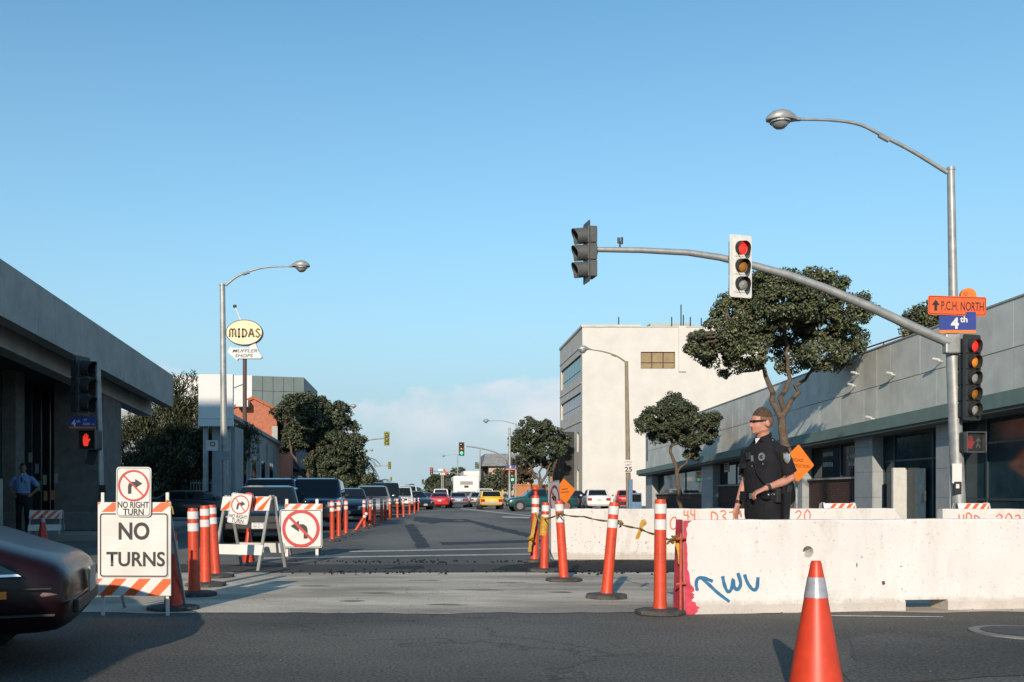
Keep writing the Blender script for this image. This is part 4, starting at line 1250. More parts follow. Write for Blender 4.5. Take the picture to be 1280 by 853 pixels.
def signal_head(label, c, yaw, lenses, lens_mats, pitch=0.36, plate=None, body=M_SIGNAL, r=0.155, plate_m=None, group='traffic lights', visor_len=0.24, visor_m=None, k=1.0, hang=None):
    """vertical head centred at c, facing -Y turned by yaw; lens_mats from the top down"""
    n = len(lens_mats)
    t = thing('traffic_light', label, 'traffic light', c, yaw, group)
    t.scale = (k, k, k); ROOT[t.name] = T(Vector(c)) @ RZ(yaw) @ Matrix.Scale(k, 4)
    H = n*pitch
    for i in range(n):
        z = H/2 - pitch*(i+0.5)
        MB().box((-0.175, -0.02, z-pitch/2+0.004), (0.175, 0.19, z+pitch/2-0.004)).build('housing', body, t, bevel=0.02)
        Mz = T(V(0,-0.02,z)) @ RX(R(90))
        l_ = MB().lathe([(r*0.97,0.0), (r*0.9,0.022), (r*0.6,0.042), (r*0.2,0.052)], Mz, 22).build('lens', lens_mats[i], t, smooth=True)
        # cut-away visor
        vs, fs = [], []
        m = 20
        for a_i in range(m+1):
            a = R(-62) + (R(242)-R(-62))*a_i/m
            L = visor_len*(0.72 + 0.28*max(0.0, math.sin(a)))
            for rr_, in ((r*1.04,), (r*1.10,)):
                vs.append(V(rr_*math.cos(a), -0.02, z+rr_*math.sin(a)))
                vs.append(V(rr_*math.cos(a), -0.02-L, z+rr_*math.sin(a)-0.03))
        for a_i in range(m):
            o = a_i*4; p_ = o+4
            fs += [(o,o+1,p_+1,p_), (o+2,p_+2,p_+3,o+3), (o+1,o+3,p_+3,p_+1)]
        MB().add(vs, fs).build('visor', visor_m or M_VISOR, t, smooth=True)
    if plate:
        pw, ph = plate
        MB().prism(rrect(pw, ph, 0.05), 0.012, T(V(0,0.0,0))).build('backplate', plate_m, t)
    if hang is not None:
        MB().tube([V(0,0.19,0), V(0,0.19,0)+Vector(hang)], 0.04, 8).build('bracket', body, t)
    return t

D = 21.4
# right corner: pole, mast arm
base = P(1200, 680, D); base.z = 0.13
sp = thing('signal_pole', 'stout galvanised signal pole with long curved mast arm at right corner', 'signal pole', base)
jn = P(1190, 436, D)
MB().tube([base, jn, P(1190,395,D)], [0.15, 0.125, 0.12], 18).build('pole', M_GALV, sp, world=True, smooth=True)
MB().tube([base, base+V(0,0,0.06)], [0.24,0.24], 6).build('base_plate', M_GALV, sp, world=True)
arm = [(1186,428), (1150,413), (1090,385), (1030,360), (985,344), (945,333), (900,322), (860,316), (800,313), (738,312)]
ap = [P(x, y, D-0.16) for x, y in arm]
MB().tube(ap, [0.105,0.10,0.095,0.09,0.085,0.08,0.072,0.066,0.06,0.055], 14).build('mast_arm', M_GALV, sp, world=True, smooth=True)
q = P(1188, 432, D)
MB().box((q.x-0.22, D-0.24, q.z-0.2), (q.x+0.1, D-0.06, q.z+0.22)).build('arm_flange', M_GALV, sp, world=True, bevel=0.03)
q = P(775, 309, D-0.16)
mb = MB().tube([q-V(0,0,0.05), q+V(0,0,0.12)], 0.02, 6); mb.tube([q+V(-0.03,0,0.08), q+V(-0.03,0,0.2)], 0.028, 8); mb.tube([q+V(0.035,-0.02,0.06), q+V(0.035,-0.02,0.2)], 0.028, 8)
mb.build('sensor', M_SIGNAL, sp, world=True)
q = P(1196, 592, D-0.15)
MB().cbox(q, (0.20,0.02,0.42)).build('paper_sticker', M_WHITE, sp, world=True)
q = P(1197, 610, D-0.16)
MB().cbox(q, (0.15,0.03,0.26)).build('push_button_plate', M_BLACK, sp, world=True)
q = P(1197, 608, D-0.18)
MB().cbox(q, (0.07,0.01,0.09)).build('push_button_symbol', M_WHITE, sp, world=True)

signal_head('three lens traffic light with white backplate on the mast arm, red lit', P(926, 333, D-0.42), R(20), 3, [M_REDLIT, M_AMBER, M_GREENOFF], 0.375,
            plate=(0.56,1.32), plate_m=mat('white_backplate', (0.74,0.73,0.68), 0.6, var=0.08, scale=6), body=mat('white_backplate', (0.74,0.73,0.68)), visor_len=0.15, r=0.145, hang=(0,0.1,0))
signal_head('grey traffic light seen side-on at the tip of the mast arm', P(733, 316, D-0.16), R(-82), 3, [M_REDOFF, M_AMBER, M_GREENOFF], 0.36,
            plate=(0.46,1.30), body=M_SIGNAL_GREY, plate_m=M_SIGNAL_GREY, visor_len=0.30, visor_m=M_SIGNAL_GREY, hang=(0.0,0.05,0))
signal_head('tall five lens traffic light on the right corner pole, red lit', P(1215, 472, D-0.30), R(20), 5, [M_REDLIT, mat('amber_lens_bright', (0.75,0.26,0.02), 0.2, var=0.1, emit=(1.0,0.3,0.03), emit_s=0.12), M_GREENOFF, M_AMBER, M_GREENOFF], 0.335,
            plate=(0.50,1.82), plate_m=M_SIGNAL, r=0.14, visor_len=0.15)

def hand_mesh():
    """raised hand symbol outline in (x, z)"""
    return [(-0.045,-0.11),(0.035,-0.11),(0.055,-0.03),(0.09,0.02),(0.075,0.035),(0.045,0.01),(0.045,0.10),(0.028,0.105),(0.024,0.03),(0.018,0.03),(0.016,0.13),(-0.004,0.132),(-0.008,0.03),(-0.014,0.03),(-0.018,0.12),(-0.038,0.118),(-0.038,0.03),(-0.046,0.03),(-0.05,0.085),(-0.066,0.08),(-0.068,-0.04)]
def ped_signal(label, c, yaw, lit, k=1.0, walker=False):
    t = thing('pedestrian_signal', label, 'pedestrian signal', c, yaw, 'pedestrian signals')
    t.scale = (k,k,k); ROOT[t.name] = T(Vector(c)) @ RZ(yaw) @ Matrix.Scale(k, 4)
    MB().prism(rrect(0.46,0.44,0.04), 0.20).build('housing', M_SIGNAL, t, bevel=0.01)
    mb = MB(); 
    mb.box((-0.23,-0.10,0.20),(0.23,-0.002,0.22)); mb.box((-0.23,-0.10,-0.22),(-0.21,-0.002,0.2)); mb.box((0.21,-0.10,-0.22),(0.23,-0.002,0.2)); mb.box((-0.23,-0.06,-0.22),(0.23,-0.002,-0.2))
    mb.build('hood', M_SIGNAL_GREY, t)
    MB().prism(rrect(0.40,0.38,0.02), 0.004, T(V(0,-0.006,0))).build('face', mat('smoked_face', (0.02,0.02,0.02), 0.25, var=0.0), t)
    off = -0.08 if walker else -0.04
    MB().prism([(x*1.15+off, z*1.15-0.01) for x, z in hand_mesh()], 0.003, T(V(0,-0.011,0))).build('hand_symbol', lit, t)
    if walker:
        mb = MB()
        for a, b in (((0.10,0.10),(0.09,-0.02)), ((0.09,-0.02),(0.05,-0.12)), ((0.09,-0.02),(0.14,-0.12)), ((0.10,0.08),(0.05,0.02)), ((0.10,0.08),(0.15,0.02))):
            mb.ribbon([V(a[0],-0.008,a[1]), V(b[0],-0.008,b[1])], 0.025)
        mb.build('walker_symbol', M_SIGNAL_GREY, t)
    return t
HANDRED = mat('hand_lit', (0.6,0.03,0.02), 0.4, var=0.0, emit=(1.0,0.05,0.025), emit_s=0.65)
HANDDIM = mat('hand_dim', (0.22,0.03,0.025), 0.4, var=0.0, emit=(1.0,0.05,0.03), emit_s=0.03)
ped_signal('pedestrian signal with dim red hand on the right corner pole', P(1217, 553, D-0.25), R(8), HANDDIM, 1.0, True)

# left corner: pole with back-to-back heads in the shade of the canopy
D = 21.0
base = P(128, 690, D); base.z = 0.0
lp = thing('signal_pole', 'slim signal pole in the shade behind the no turns sign', 'signal pole', base)
MB().tube([base, P(122, 452, D)], [0.07,0.06], 12).build('pole', M_GALV, lp, world=True, smooth=True)
MB().tube([base, base+V(0,0,0.25)], [0.14,0.10], 12).build('base_collar', M_GALV, lp, world=True)
q = P(128, 616, D-0.08)
MB().cbox(q, (0.14,0.05,0.32)).build('push_button', M_BLACK, lp, world=True)
signal_head('dark three lens traffic light in shade on the left corner pole', P(104, 483, D-0.1), R(74), 3, [M_REDOFF, M_AMBER, M_GREENOFF], 0.37, plate=(0.5,1.25), plate_m=M_SIGNAL, visor_len=0.26)
ped_signal('pedestrian signal with lit red hand on the left corner pole', P(110, 550, D-0.2), R(-12), HANDRED, 0.95)
q = P(112, 570, D-0.12)
dn = thing('drooping_cover', 'dark loose cover hanging under the left pedestrian signal', 'cover', q)
MB().prism([(-0.1,-0.16),(0.06,-0.2),(0.16,0.1),(0.18,0.18),(-0.02,0.14)], 0.06, T(q)).build('flap', M_VISOR, dn, world=True)

# ------------------------------------------------------------------ signs
def plate_sign(name, label, c, w, h, m, yaw=0.0, roll=0.0, r=0.03, border=None, pitch=0.0, cat='sign', group=None, bw=0.012, inset=0.018):
    t = thing(name, label, cat, c, yaw, group)
    t.rotation_euler = (pitch, roll, yaw)
    ROOT[t.name] = T(Vector(c)) @ RZ(yaw) @ RY(roll) @ RX(pitch)
    MB().prism(rrect(w, h, r), 0.006).build('plate', m, t)
    if border is not None:
        o_, i_ = rrect(w-2*inset, h-2*inset, max(r-inset*.5, 0.008)), rrect(w-2*inset-2*bw, h-2*inset-2*bw, max(r-inset*.5-bw*.5, 0.006))
        n = len(o_); vs = [V(x,-0.002,z) for x,z in o_]+[V(x,-0.002,z) for x,z in i_]
        MB().add(vs, [(k, (k+1)%n, (k+1)%n+n, k+n) for k in range(n)]).build('border', border, t)
    return t
I4 = Matrix.Identity(4)
def arrow_up(mb, cx, cz, w, h, y=-0.003):
    return mb.prism([(cx-w*.17,cz-h/2),(cx+w*.17,cz-h/2),(cx+w*.17,cz),(cx+w/2,cz),(cx,cz+h/2),(cx-w/2,cz),(cx-w*.17,cz)], 0.002, T(V(0,y,0)))

D = 21.15
s = FPX/D
t = plate_sign('detour_sign', 'orange detour plate with black up arrow over the blue street sign', P(1196.5, 382.5, D), 75/s, 24/s, M_ORANGE_SIGN, R(3), R(1.2), 0.04, M_BLACK)
arrow_up(MB(), -0.47, 0.0, 0.18, 0.24).build('arrow', M_BLACK, t)
text('P.C.H. NORTH', 0.93, 0.19, T(V(0.115,0,-0.005)), M_BLACK, t, bold=0.012)
t = plate_sign('street_sign', 'blue street name sign with orange lower edge on the right corner pole', P(1197, 403, D+0.01), 46/s, 26/s, M_BLUE, 0, 0, 0.01)
text('4', 0.17, 0.24, T(V(-0.06,0,-0.02)), M_WHITE, t, bold=0.04)
text('th', 0.16, 0.13, T(V(0.13,0,0.06)), M_WHITE, t, bold=0.03)
MB().box((-23/s,-0.004,-13.5/s), (23/s,0.008,-9.8/s)).build('orange_strip', M_ORANGE_BR, t)
q = P(1211, 370, D+0.15)
t = thing('warning_lamp', 'round orange warning lamp peeking over the detour plate', 'warning lamp', q)
MB().tube([q, q+V(0,0.08,0)], 0.17, 22).build('lens', M_ORANGE_BR, t, world=True, smooth=True)
MB().tube([q+V(-0.07,-0.02,0.05), q+V(-0.07,0.0,0.05)], 0.045, 12).build('lamp_cap', M_ORANGE_SIGN, t, world=True)
MB().box((q.x-0.1,q.y+0.0,q.z-0.36), (q.x+0.1,q.y+0.1,q.z-0.14)).build('battery_case', M_ORANGE_BR, t, world=True)

D = 20.8; s = FPX/D
t = plate_sign('street_sign', 'small blue street name sign in shade by the left signal', P(103, 528.5, D), 34/s, 13/s, M_BLUE, R(-6), R(1), 0.01)
text('4', 0.09, 0.14, T(V(-0.19,0,-0.01)), M_WHITE, t, bold=0.03)
text('th', 0.08, 0.06, T(V(-0.09,0,0.03)), M_WHITE, t, bold=0.01)
text('ST', 0.07, 0.05, T(V(0.07,0,0.055)), M_WHITE, t, bold=0.01)
text('1600', 0.15, 0.055, T(V(0.09,0,-0.025)), M_WHITE, t, bold=0.01)
text('→', 0.08, 0.04, T(V(0.23,0,-0.03)), M_WHITE, t, bold=0.0)
MB().box((-17/s,-0.004,-7.2/s), (17/s,0.008,-5.2/s)).build('orange_strip', M_ORANGE_BR, t)

# speed limit plate
D = 51.8; s = FPX/D
t = plate_sign('speed_limit_sign', 'white speed limit plate on the brown lamp pole', P(785.5, 583, D), 0.50, 0.66, M_WHITE, 0, 0, 0.03)
text('SPEED', 0.40, 0.10, T(V(0,0,0.22)), mat('faded_ink', (0.3,0.3,0.3), 0.6), t, bold=0.01)
text('LIMIT', 0.34, 0.10, T(V(0,0,0.07)), mat('faded_ink', (0.3,0.3,0.3), 0.6), t, bold=0.01)
text('25', 0.38, 0.26, T(V(0,0,-0.16)), M_BLACK, t, bold=0.03)
q = P(786.5, 610, D)
t = thing('blue_cabinet', 'blue news rack and box at the foot of the brown lamp pole', 'news rack', (q.x, D-0.4, 0.13))
M_CAB = mat('blue_enamel', (0.13,0.24,0.40), 0.5, var=0.15, scale=6)
MB().box((q.x-0.12, D-0.5, 0.13), (q.x+0.08, D-0.3, 1.9)).build('upright_box', M_CAB, t, world=True, bevel=0.02)
a = P(786, 0, D); b_ = P(799, 0, D)
MB().box((a.x, D-0.6, 0.13), (b_.x, D-0.1, 1.2)).build('rack_body', M_CAB, t, world=True, bevel=0.03)
MB().box((a.x+0.05, D-0.64, 0.75), (b_.x-0.05, D-0.605, 1.12)).build('rack_window', M_GLASS, t, world=True)

def prohibit(t, cx, cz, ro, w, y=-0.004, dirn=1, hook=True, scale=1.0, m_red=None):
    """red ring and slash over a black turning arrow"""
    mb = MB()
    k = ro*scale
    # arrow: shaft up, bend, then head to dirn
    f = lambda x, z: (cx + dirn*x*k, cz + z*k)
    mb.prism([f(-0.42,-0.62), f(-0.17,-0.62), f(-0.17,-0.10), f(-0.08,0.02), f(0.12,0.02), f(0.12,-0.20), f(0.66,0.16), f(0.12,0.50), f(0.12,0.28), f(-0.16,0.28), f(-0.36,0.14), f(-0.42,-0.06)], 0.001, T(V(0,y,0)))
    mb.build('arrow', M_BLACK, t)
    mb = MB().ring(ro, ro-w, 0.001, T(V(0,y-0.002,0)), 40, cx, cz)
    c45 = math.cos(R(45)); L = ro-w*0.4
    a = w*0.42
    mb.add([V(cx-L*c45-a*c45, y-0.0025, cz+L*c45-a*c45), V(cx-L*c45+a*c45, y-0.0025, cz+L*c45+a*c45), V(cx+L*c45+a*c45, y-0.0025, cz-L*c45+a*c45), V(cx+L*c45-a*c45, y-0.0025, cz-L*c45-a*c45)], [(0,1,2,3)])
    mb.build('prohibition_ring', m_red or M_REDINK, t)

def stripes(t, x0, x1, z0, z1, y=-0.004, n=4, lean=1, start=0.0, width=0.5):
    """orange slanting stripes clipped to a board, each its own piece"""
    H = z1-z0; Wd = x1-x0; pit = Wd/n
    for i in range(-1, n+1):
        a = x0 + (i+start)*pit; b = a + pit*width
        poly = [(a, z0), (b, z0), (b+lean*H, z1), (a+lean*H, z1)]
        # clip to x0..x1
        def clip(poly, xc, keep_gt):
            out = []
            for k in range(len(poly)):
                p, q = poly[k], poly[(k+1) % len(poly)]
                ip, iq = (p[0] >= xc) == keep_gt or p[0] == xc, (q[0] >= xc) == keep_gt or q[0] == xc
                if ip: out.append(p)
                if ip != iq:
                    u = (xc-p[0])/(q[0]-p[0]); out.append((xc, p[1]+u*(q[1]-p[1])))
            return out
        poly = clip(poly, x0, True)
        if len(poly) >= 3: poly = clip(poly, x1, False)
        if len(poly) >= 3:
            xs = [p[0] for p in poly]
            if max(xs)-min(xs) > 0.01:
                MB().prism(poly, 0.001, T(V(0,y,0))).build('stripe', M_ORANGE_SIGN, t)

# the big NO TURNS stand
D = 8.7; s = FPX/D
def L_(px, py, cx): return ((px-cx)/s, CH+(620-py)/s)
cxp = 167.5
base = P(cxp, 770, D); base.z = 0
t = thing('no_turns_stand', 'large white no turns sign on striped orange and white stand', 'sign', base, R(-2))
def at(px, py): return ((px-cxp)/s, CH + (620-py)/s)
x0, z0 = at(121.5, 745); x1, z1 = at(214, 628)
MB().box((x0, 0, z0), (x1, 0.02, z1)).build('board', M_WHITE, t, bevel=0.004)
a = at(124, 722); b_ = at(211.5, 641)
MB().prism([(p[0]+(a[0]+b_[0])/2, p[1]+(a[1]+b_[1])/2) for p in rrect(b_[0]-a[0], b_[1]-a[1], 0.03)], 0.006, T(V(0,-0.008,0))).build('face_plate', M_WHITE, t)
w_, h_ = b_[0]-a[0], b_[1]-a[1]; mx, mz = (a[0]+b_[0])/2, (a[1]+b_[1])/2
o_, i_ = rrect(w_-0.012, h_-0.012, 0.026), rrect(w_-0.034, h_-0.034, 0.018); n = len(o_)
MB().add([V(x+mx,-0.010,z+mz) for x,z in o_]+[V(x+mx,-0.010,z+mz) for x,z in i_], [(k,(k+1)%n,(k+1)%n+n,k+n) for k in range(n)]).build('border', M_BLACK, t)
c = at(168, 664); text('NO', 39/s, 22/s, T(V(c[0],-0.008,c[1])), M_BLACK, t, bold=0.028)
c = at(170, 699); text('TURNS', 74/s, 18.5/s, T(V(c[0],-0.008,c[1])), M_BLACK, t, bold=0.022)
stripes(t, x0+0.004, x1-0.004, z0+0.003, at(0,723.5)[1], n=3, lean=0.95, start=0.05, width=0.48)
stripes(t, x0+0.004, x1-0.004, at(0,640)[1], z1-0.003, n=3, lean=1.2, start=0.15, width=0.5)
for px in (126.5, 208.5):
    x = at(px, 0)[0]
    MB().box((x-0.013, 0.022, 0), (x+0.013, 0.048, z1+0.085)).build('leg', M_WHITE, t)
    MB().hexa([V(x-0.012,0.60,0), V(x+0.012,0.60,0), V(x+0.012,0.63,0), V(x-0.012,0.63,0), V(x-0.012,0.05,z1-0.05), V(x+0.012,0.05,z1-0.05), V(x+0.012,0.08,z1-0.05), V(x-0.012,0.08,z1-0.05)]).build('rear_leg', M_GALV, t)
q = at(209, 630)
mb = MB()
for k in range(9):
    mb.ball((q[0]+rng.uniform(-.01,.02), 0.03+rng.uniform(-.03,.03), q[1]+rng.uniform(-.03,.03)), 0.012, None, 6, 5)
mb.tube([V(q[0],0,q[1]), V(q[0]+0.05,-0.01,q[1]-0.03), V(q[0]+0.06,-0.01,q[1]-0.09)], 0.006, 5)
mb.build('tape_knot', mat('yellow_caution_tape', (0.62,0.38,0.03), 0.5, var=0.3, scale=30), t)
t = plate_sign('no_right_turn_sign', 'small no right turn plate fixed above the no turns board', P(167, 615, D-0.03), 44/s, 62/s, M_WHITE, R(-2), R(0.5), 0.03, M_BLACK, bw=0.004, inset=0.008)
prohibit(t, 0, 0.055, 19.5/s, 0.016, dirn=1, scale=0.85)
text('NO RIGHT', 39/s, 8/s, T(V(0,0,-0.113)), M_BLACK, t, bold=0.018)
text('TURN', 26/s, 8/s, T(V(0,0,-0.175)), M_BLACK, t, bold=0.018)

# NO LEFT TURN stand
D = 17.2; s = FPX/D
cxp = 376.5
base = P(cxp, 697, D); base.z = 0
t = thing('no_left_turn_stand', 'square no left turn sign on low white stand before the waiting cars', 'sign', base, R(-1))
x0, z0 = at(350, 685); x1, z1 = at(403, 637)
MB().prism([(p[0], p[1]+(z0+z1)/2) for p in rrect(x1-x0, z1-z0, 0.04)], 0.008, T(V(0,-0.03,0))).build('plate', M_WHITE, t)
o_, i_ = rrect(x1-x0-0.02, z1-z0-0.02, 0.034), rrect(x1-x0-0.045, z1-z0-0.045, 0.024); n = len(o_); mz = (z0+z1)/2
MB().add([V(x,-0.032,z+mz) for x,z in o_]+[V(x,-0.032,z+mz) for x,z in i_], [(k,(k+1)%n,(k+1)%n+n,k+n) for k in range(n)]).build('border', M_BLACK, t)
prohibit(t, 0, mz, 23.5/s, 0.055, y=-0.034, dirn=-1, scale=0.85)
bz0, bz1 = at(0, 640)[1], at(0, 630)[1]
MB().box((at(356,0)[0], 0, bz0), (at(403,0)[0], 0.02, bz1)).build('rail', M_WHITE, t)
stripes(t, at(356,0)[0]+.004, at(403,0)[0]-.004, bz0+.002, bz1-.002, n=3, lean=1.0, start=0.3, width=0.45)
for px in (358, 396):
    x = at(px, 0)[0]
    MB().box((x-0.025, 0.022, 0), (x+0.025, 0.06, at(0,624)[1])).build('leg', M_WHITE, t)
    MB().hexa([V(x-0.02,0.5,0), V(x+0.02,0.5,0), V(x+0.02,0.54,0), V(x-0.02,0.54,0), V(x-0.02,0.062,0.85), V(x+0.02,0.062,0.85), V(x+0.02,0.09,0.85), V(x-0.02,0.09,0.85)]).build('rear_leg', M_GALV, t)

# A-frame barricades
def barricade(label, base, yaw, w=0.75, h=1.0, group='a-frame barricades', lean=1, lower=True):
    t = thing('barricade', label, 'barricade', base, yaw, group)
    for sy in (-1, 1):
        for sx in (-1, 1):
            x = sx*w*0.46
            MB().hexa([V(x-0.022, sy*0.36-0.012, 0), V(x+0.022, sy*0.36-0.012, 0), V(x+0.022, sy*0.36+0.012, 0), V(x-0.022, sy*0.36+0.012, 0),
                       V(x-0.018, sy*0.035-0.012, h), V(x+0.018, sy*0.035-0.012, h), V(x+0.018, sy*0.035+0.012, h), V(x-0.018, sy*0.035+0.012, h)]).build('leg', M_GALV, t)
        tilt = math.atan2(0.33, h)
        def board(z0, z1, nm):
            yy = lambda z: sy*(0.36 - 0.325*z/h) + sy*0.016
            mb = MB().hexa([V(-w/2,yy(z0),z0), V(w/2,yy(z0),z0), V(w/2,yy(z0)+sy*0.015,z0), V(-w/2,yy(z0)+sy*0.015,z0), V(-w/2,yy(z1),z1), V(w/2,yy(z1),z1), V(w/2,yy(z1)+sy*0.015,z1), V(-w/2,yy(z1)+sy*0.015,z1)])
            b = mb.build(nm, M_WHITE, t)
            return yy
        yy = board(h-0.22, h-0.02, 'rail')
        if sy < 0:
            n = 4
            for i in range(n):
                a = -w/2 + w*i/n; b = a + w*0.5/n
                z0, z1 = h-0.215, h-0.025
                sh = lean*0.19
                pts = [(a,z0),(b,z0),(min(max(b+sh,-w/2),w/2),z1),(min(max(a+sh,-w/2),w/2),z1)]
                MB().add([V(x, yy(z)-0.018, z) for x,z in pts], [(0,1,2,3)]).build('stripe', M_ORANGE_SIGN, t)
        if lower:
            board(0.22, 0.36, 'lower_rail')
    return t
b0 = G(312, 711)
t = barricade('leaning a-frame barricade with a tilted no right turn plate', (b0.x, b0.y, 0), R(-24), 0.82, 1.06)
D = b0.y-0.25; s = FPX/D
t = plate_sign('no_right_turn_sign', 'tilted no right turn plate on the a-frame beside the orange posts', P(299.5, 636, D-0.05), 0.31, 0.43, M_WHITE, R(-12), R(7), 0.03, M_BLACK, pitch=R(-8), bw=0.004, inset=0.008)
prohibit(t, 0, 0.055, 0.135, 0.016, dirn=1, scale=0.85)
text('NO RIGHT', 0.27, 0.055, T(V(0,0,-0.113)), M_BLACK, t, bold=0.018)
text('TURN', 0.18, 0.055, T(V(0,0,-0.175)), M_BLACK, t, bold=0.018)
q = P(311, 622, D+0.02)
t = thing('warning_lamp', 'red warning lamp behind the tilted no right turn plate', 'warning lamp', q)
MB().tube([q-V(0,0.04,0), q+V(0,0.04,0)], 0.07, 16).build('lens', mat('red_plastic', (0.6,0.03,0.02), 0.3, var=0.05), t, world=True, smooth=True)
MB().box((q.x-0.05, q.y-0.05, q.z-0.2), (q.x+0.05, q.y+0.05, q.z-0.06)).build('battery_case', mat('red_plastic', (0.6,0.03,0.02), 0.3), t, world=True)
b0 = P(72, 0, 25.0)
barricade('striped barricade in the shade beside the officer in blue', (b0.x+0.1, 24.0, 0), R(10), 0.75, 0.72)
for px, lab in ((1047, 'striped barricade top showing above the middle barrier behind'), (1214, 'striped barricade top showing above the far right barrier')):
    q = P(px, 0, 18.6)
    barricade(lab, (q.x, 18.6 if px != 925 else 20.5, 0), R(4), 0.62 if px != 925 else 0.5, 0.93 if px != 925 else 0.98, lower=False)

# orange diamond signs
def diamond(label, c, side, yaw, roll, lines, post_to=None, legs=False):
    t = thing('road_work_sign', label, 'sign', c, yaw, 'orange diamond signs')
    t.rotation_euler = (0, 0, yaw); ROOT[t.name] = T(Vector(c)) @ RZ(yaw)
    h = side/math.sqrt(2)
    Mr = RY(roll)
    MB().prism(rrect(side, side, 0.05), 0.01, Mr @ RY(R(45))).build('plate', M_ORANGE_BR, t)
    for i, (s_, w, z) in enumerate(lines):
        text(s_, w, 0.10, Mr @ T(V(0,-0.002,z)), mat('faded_brown_ink', (0.25,0.06,0.02), 0.6), t, bold=0.012)
    if not lines:       # wording too far off to read: two dark bands
        for z, w in ((0.10, 0.38), (-0.06, 0.5)):
            MB().prism([(-w/2,z-0.035),(w/2,z-0.035),(w/2,z+0.035),(-w/2,z+0.035)], 0.002, Mr @ T(V(0,-0.004,0))).build('worn_wording', mat('faded_orange_ink', (0.5,0.10,0.02), 0.6), t)
    if post_to is not None:
        MB().tube([V(0,0.05,-c.z+0.13), V(0,0.05,h*0.6)], 0.035, 8).build('post', M_GALV, t)
    if legs:
        for dx in (-0.45, 0.45):
            MB().tube([V(dx,0.25,-c.z), V(dx*0.3,0.05,-h*0.4)], 0.025, 6).build('leg', M_ORANGE_SIGN, t)
            MB().tube([V(dx*0.6,0.6,-c.z), V(dx*0.2,0.05,-h*0.3)], 0.025, 6).build('leg', M_ORANGE_SIGN, t)
    return t
diamond('orange road construction diamond just behind the officer in black', P(997, 580, 31.5), 0.88, R(16), R(4), [('ROAD', 0.40, 0.12), ('CONSTRUCTION', 0.88, -0.06)], True)
diamond('orange diamond sign on legs near the far right tree', P(706, 614, 52), 0.95, R(25), R(-6), [], None, True)
D = 19.5; s = FPX/D
t = plate_sign('no_turn_sign', 'white prohibition sign half hidden behind the delineators and barrier', P(693, 627, D), 0.62, 0.80, M_WHITE, R(62), R(-4), 0.03, M_BLACK, bw=0.006, inset=0.012)
prohibit(t, 0, 0.05, 0.27, 0.05, dirn=-1, scale=0.85)
for dx in (-0.2, 0.2):
    MB().tube([V(dx,0.04,-CH+7/s), V(dx,0.02,0.3)], 0.02, 6).build('leg', M_GALV, t)

# muffler shop sign: lettering copied from the photograph
D = 58.0; s = FPX/D
base = P(306, 640, D); base.z = 0.0
t = thing('muffler_shop_sign', 'oval cream shop sign above a white arrow board on a brown pole', 'sign', base)
M_CREAM = mat('aged_cream_plastic', (0.80,0.73,0.50), 0.5, var=0.12, scale=2.5, color2=(0.72,0.56,0.28))
M_GOLDINK = mat('brown_gold_ink', (0.13,0.085,0.02), 0.6, var=0.1)
MB().tube([base, P(306, 447, D)], [0.13,0.12], 10).build('pole', mat('brown_pole', (0.10,0.06,0.05), 0.7), t, world=True, smooth=True)
def oval(px, py, w, h, n=36):
    c = P(px, py, D); return [(c.x+w/2*math.cos(2*math.pi*i/n), c.z+h/2*math.sin(2*math.pi*i/n)) for i in range(n)]
MB().prism(oval(306, 416.5, 46/s, 32/s), 0.35, T(V(0,D-0.2,0))).build('oval_cabinet', mat('dark_trim', (0.05,0.04,0.03), 0.6), t, world=True)
MB().prism(oval(306, 416.5, 44/s, 30/s), 0.02, T(V(0,D-0.222,0))).build('oval_face', M_CREAM, t, world=True)
c = P(306, 416.5, D-0.224)
MID = {'M': [[(0,.0),(.04,.55),(.0,.8),(.16,1),(.30,.85)],[(.30,.95),(.30,.0)],[(.30,.85),(.46,1),(.60,.82),(.56,.4),(.64,0)]], 'I': [[(.12,1),(.12,0)],[(.0,.97),(.24,.97)],[(.0,.03),(.24,.03)]],
       'D': [[(.08,1),(.08,0)],[(.0,.97),(.34,.9),(.5,.5),(.34,.1),(.0,.03)]], 'A': [[(.0,.0),(.24,1),(.30,1),(.52,0)],[(.12,.36),(.42,.36)]], 'S': [[(.42,.85),(.22,1),(.04,.78),(.24,.52),(.44,.26),(.22,0),(.0,.18)]]}
_w = {'M': .64, 'I': .24, 'D': .5, 'A': .52, 'S': .44}
_k = 10.5/s; _x = -19/s
_sc = 38/s / (sum(_w[ch] for ch in 'MIDAS')*_k + 4*.16*_k)
for ch in 'MIDAS':
    mb = MB()
    for st in MID[ch]:
        mb.ribbon([c + V(_x + a_*_k*_sc, -0.003, (b_-.5)*_k) for a_, b_ in st], 0.105, 0.004)
    mb.build('letter', M_GOLDINK, t, world=True)
    _x += (_w[ch]+.16)*_k*_sc
poly = [(285,441), (289,433), (291,435.5), (313,435.5), (312,433.5), (320,430), (324,440), (328.5,447), (326,449), (298,449), (297.5,451.5)]
MB().prism([(P(x,y,D).x, P(x,y,D).z) for x, y in poly], 0.3, T(V(0,D-0.2,0))).build('arrow_board', M_WHITEW, t, world=True)
text('MUFFLER', 31/s, 4/s, T(P(306,438.8,D-0.205)), M_BLACK, t, bold=0.004, shear=0.3, world=True)
text('SHOPS', 23/s, 4/s, T(P(305,444.8,D-0.205)), M_BLACK, t, bold=0.004, shear=0.3, world=True)
MB().tube([P(301.5,402,D), P(297,391,D), P(294,384,D)], [0.06,0.045,0.02], 6).build('finial_rod', M_WHITEW, t, world=True)
MB().ball(P(293.5,383,D), (0.12,0.06,0.10), None, 8, 6).build('finial_tip', M_SIGNAL, t, world=True)
MB().tube([P(292,485.5,D), P(300,482,D), P(305.5,480.5,D)], 0.03, 6).build('bracket_wire', M_SIGNAL, t, world=True)
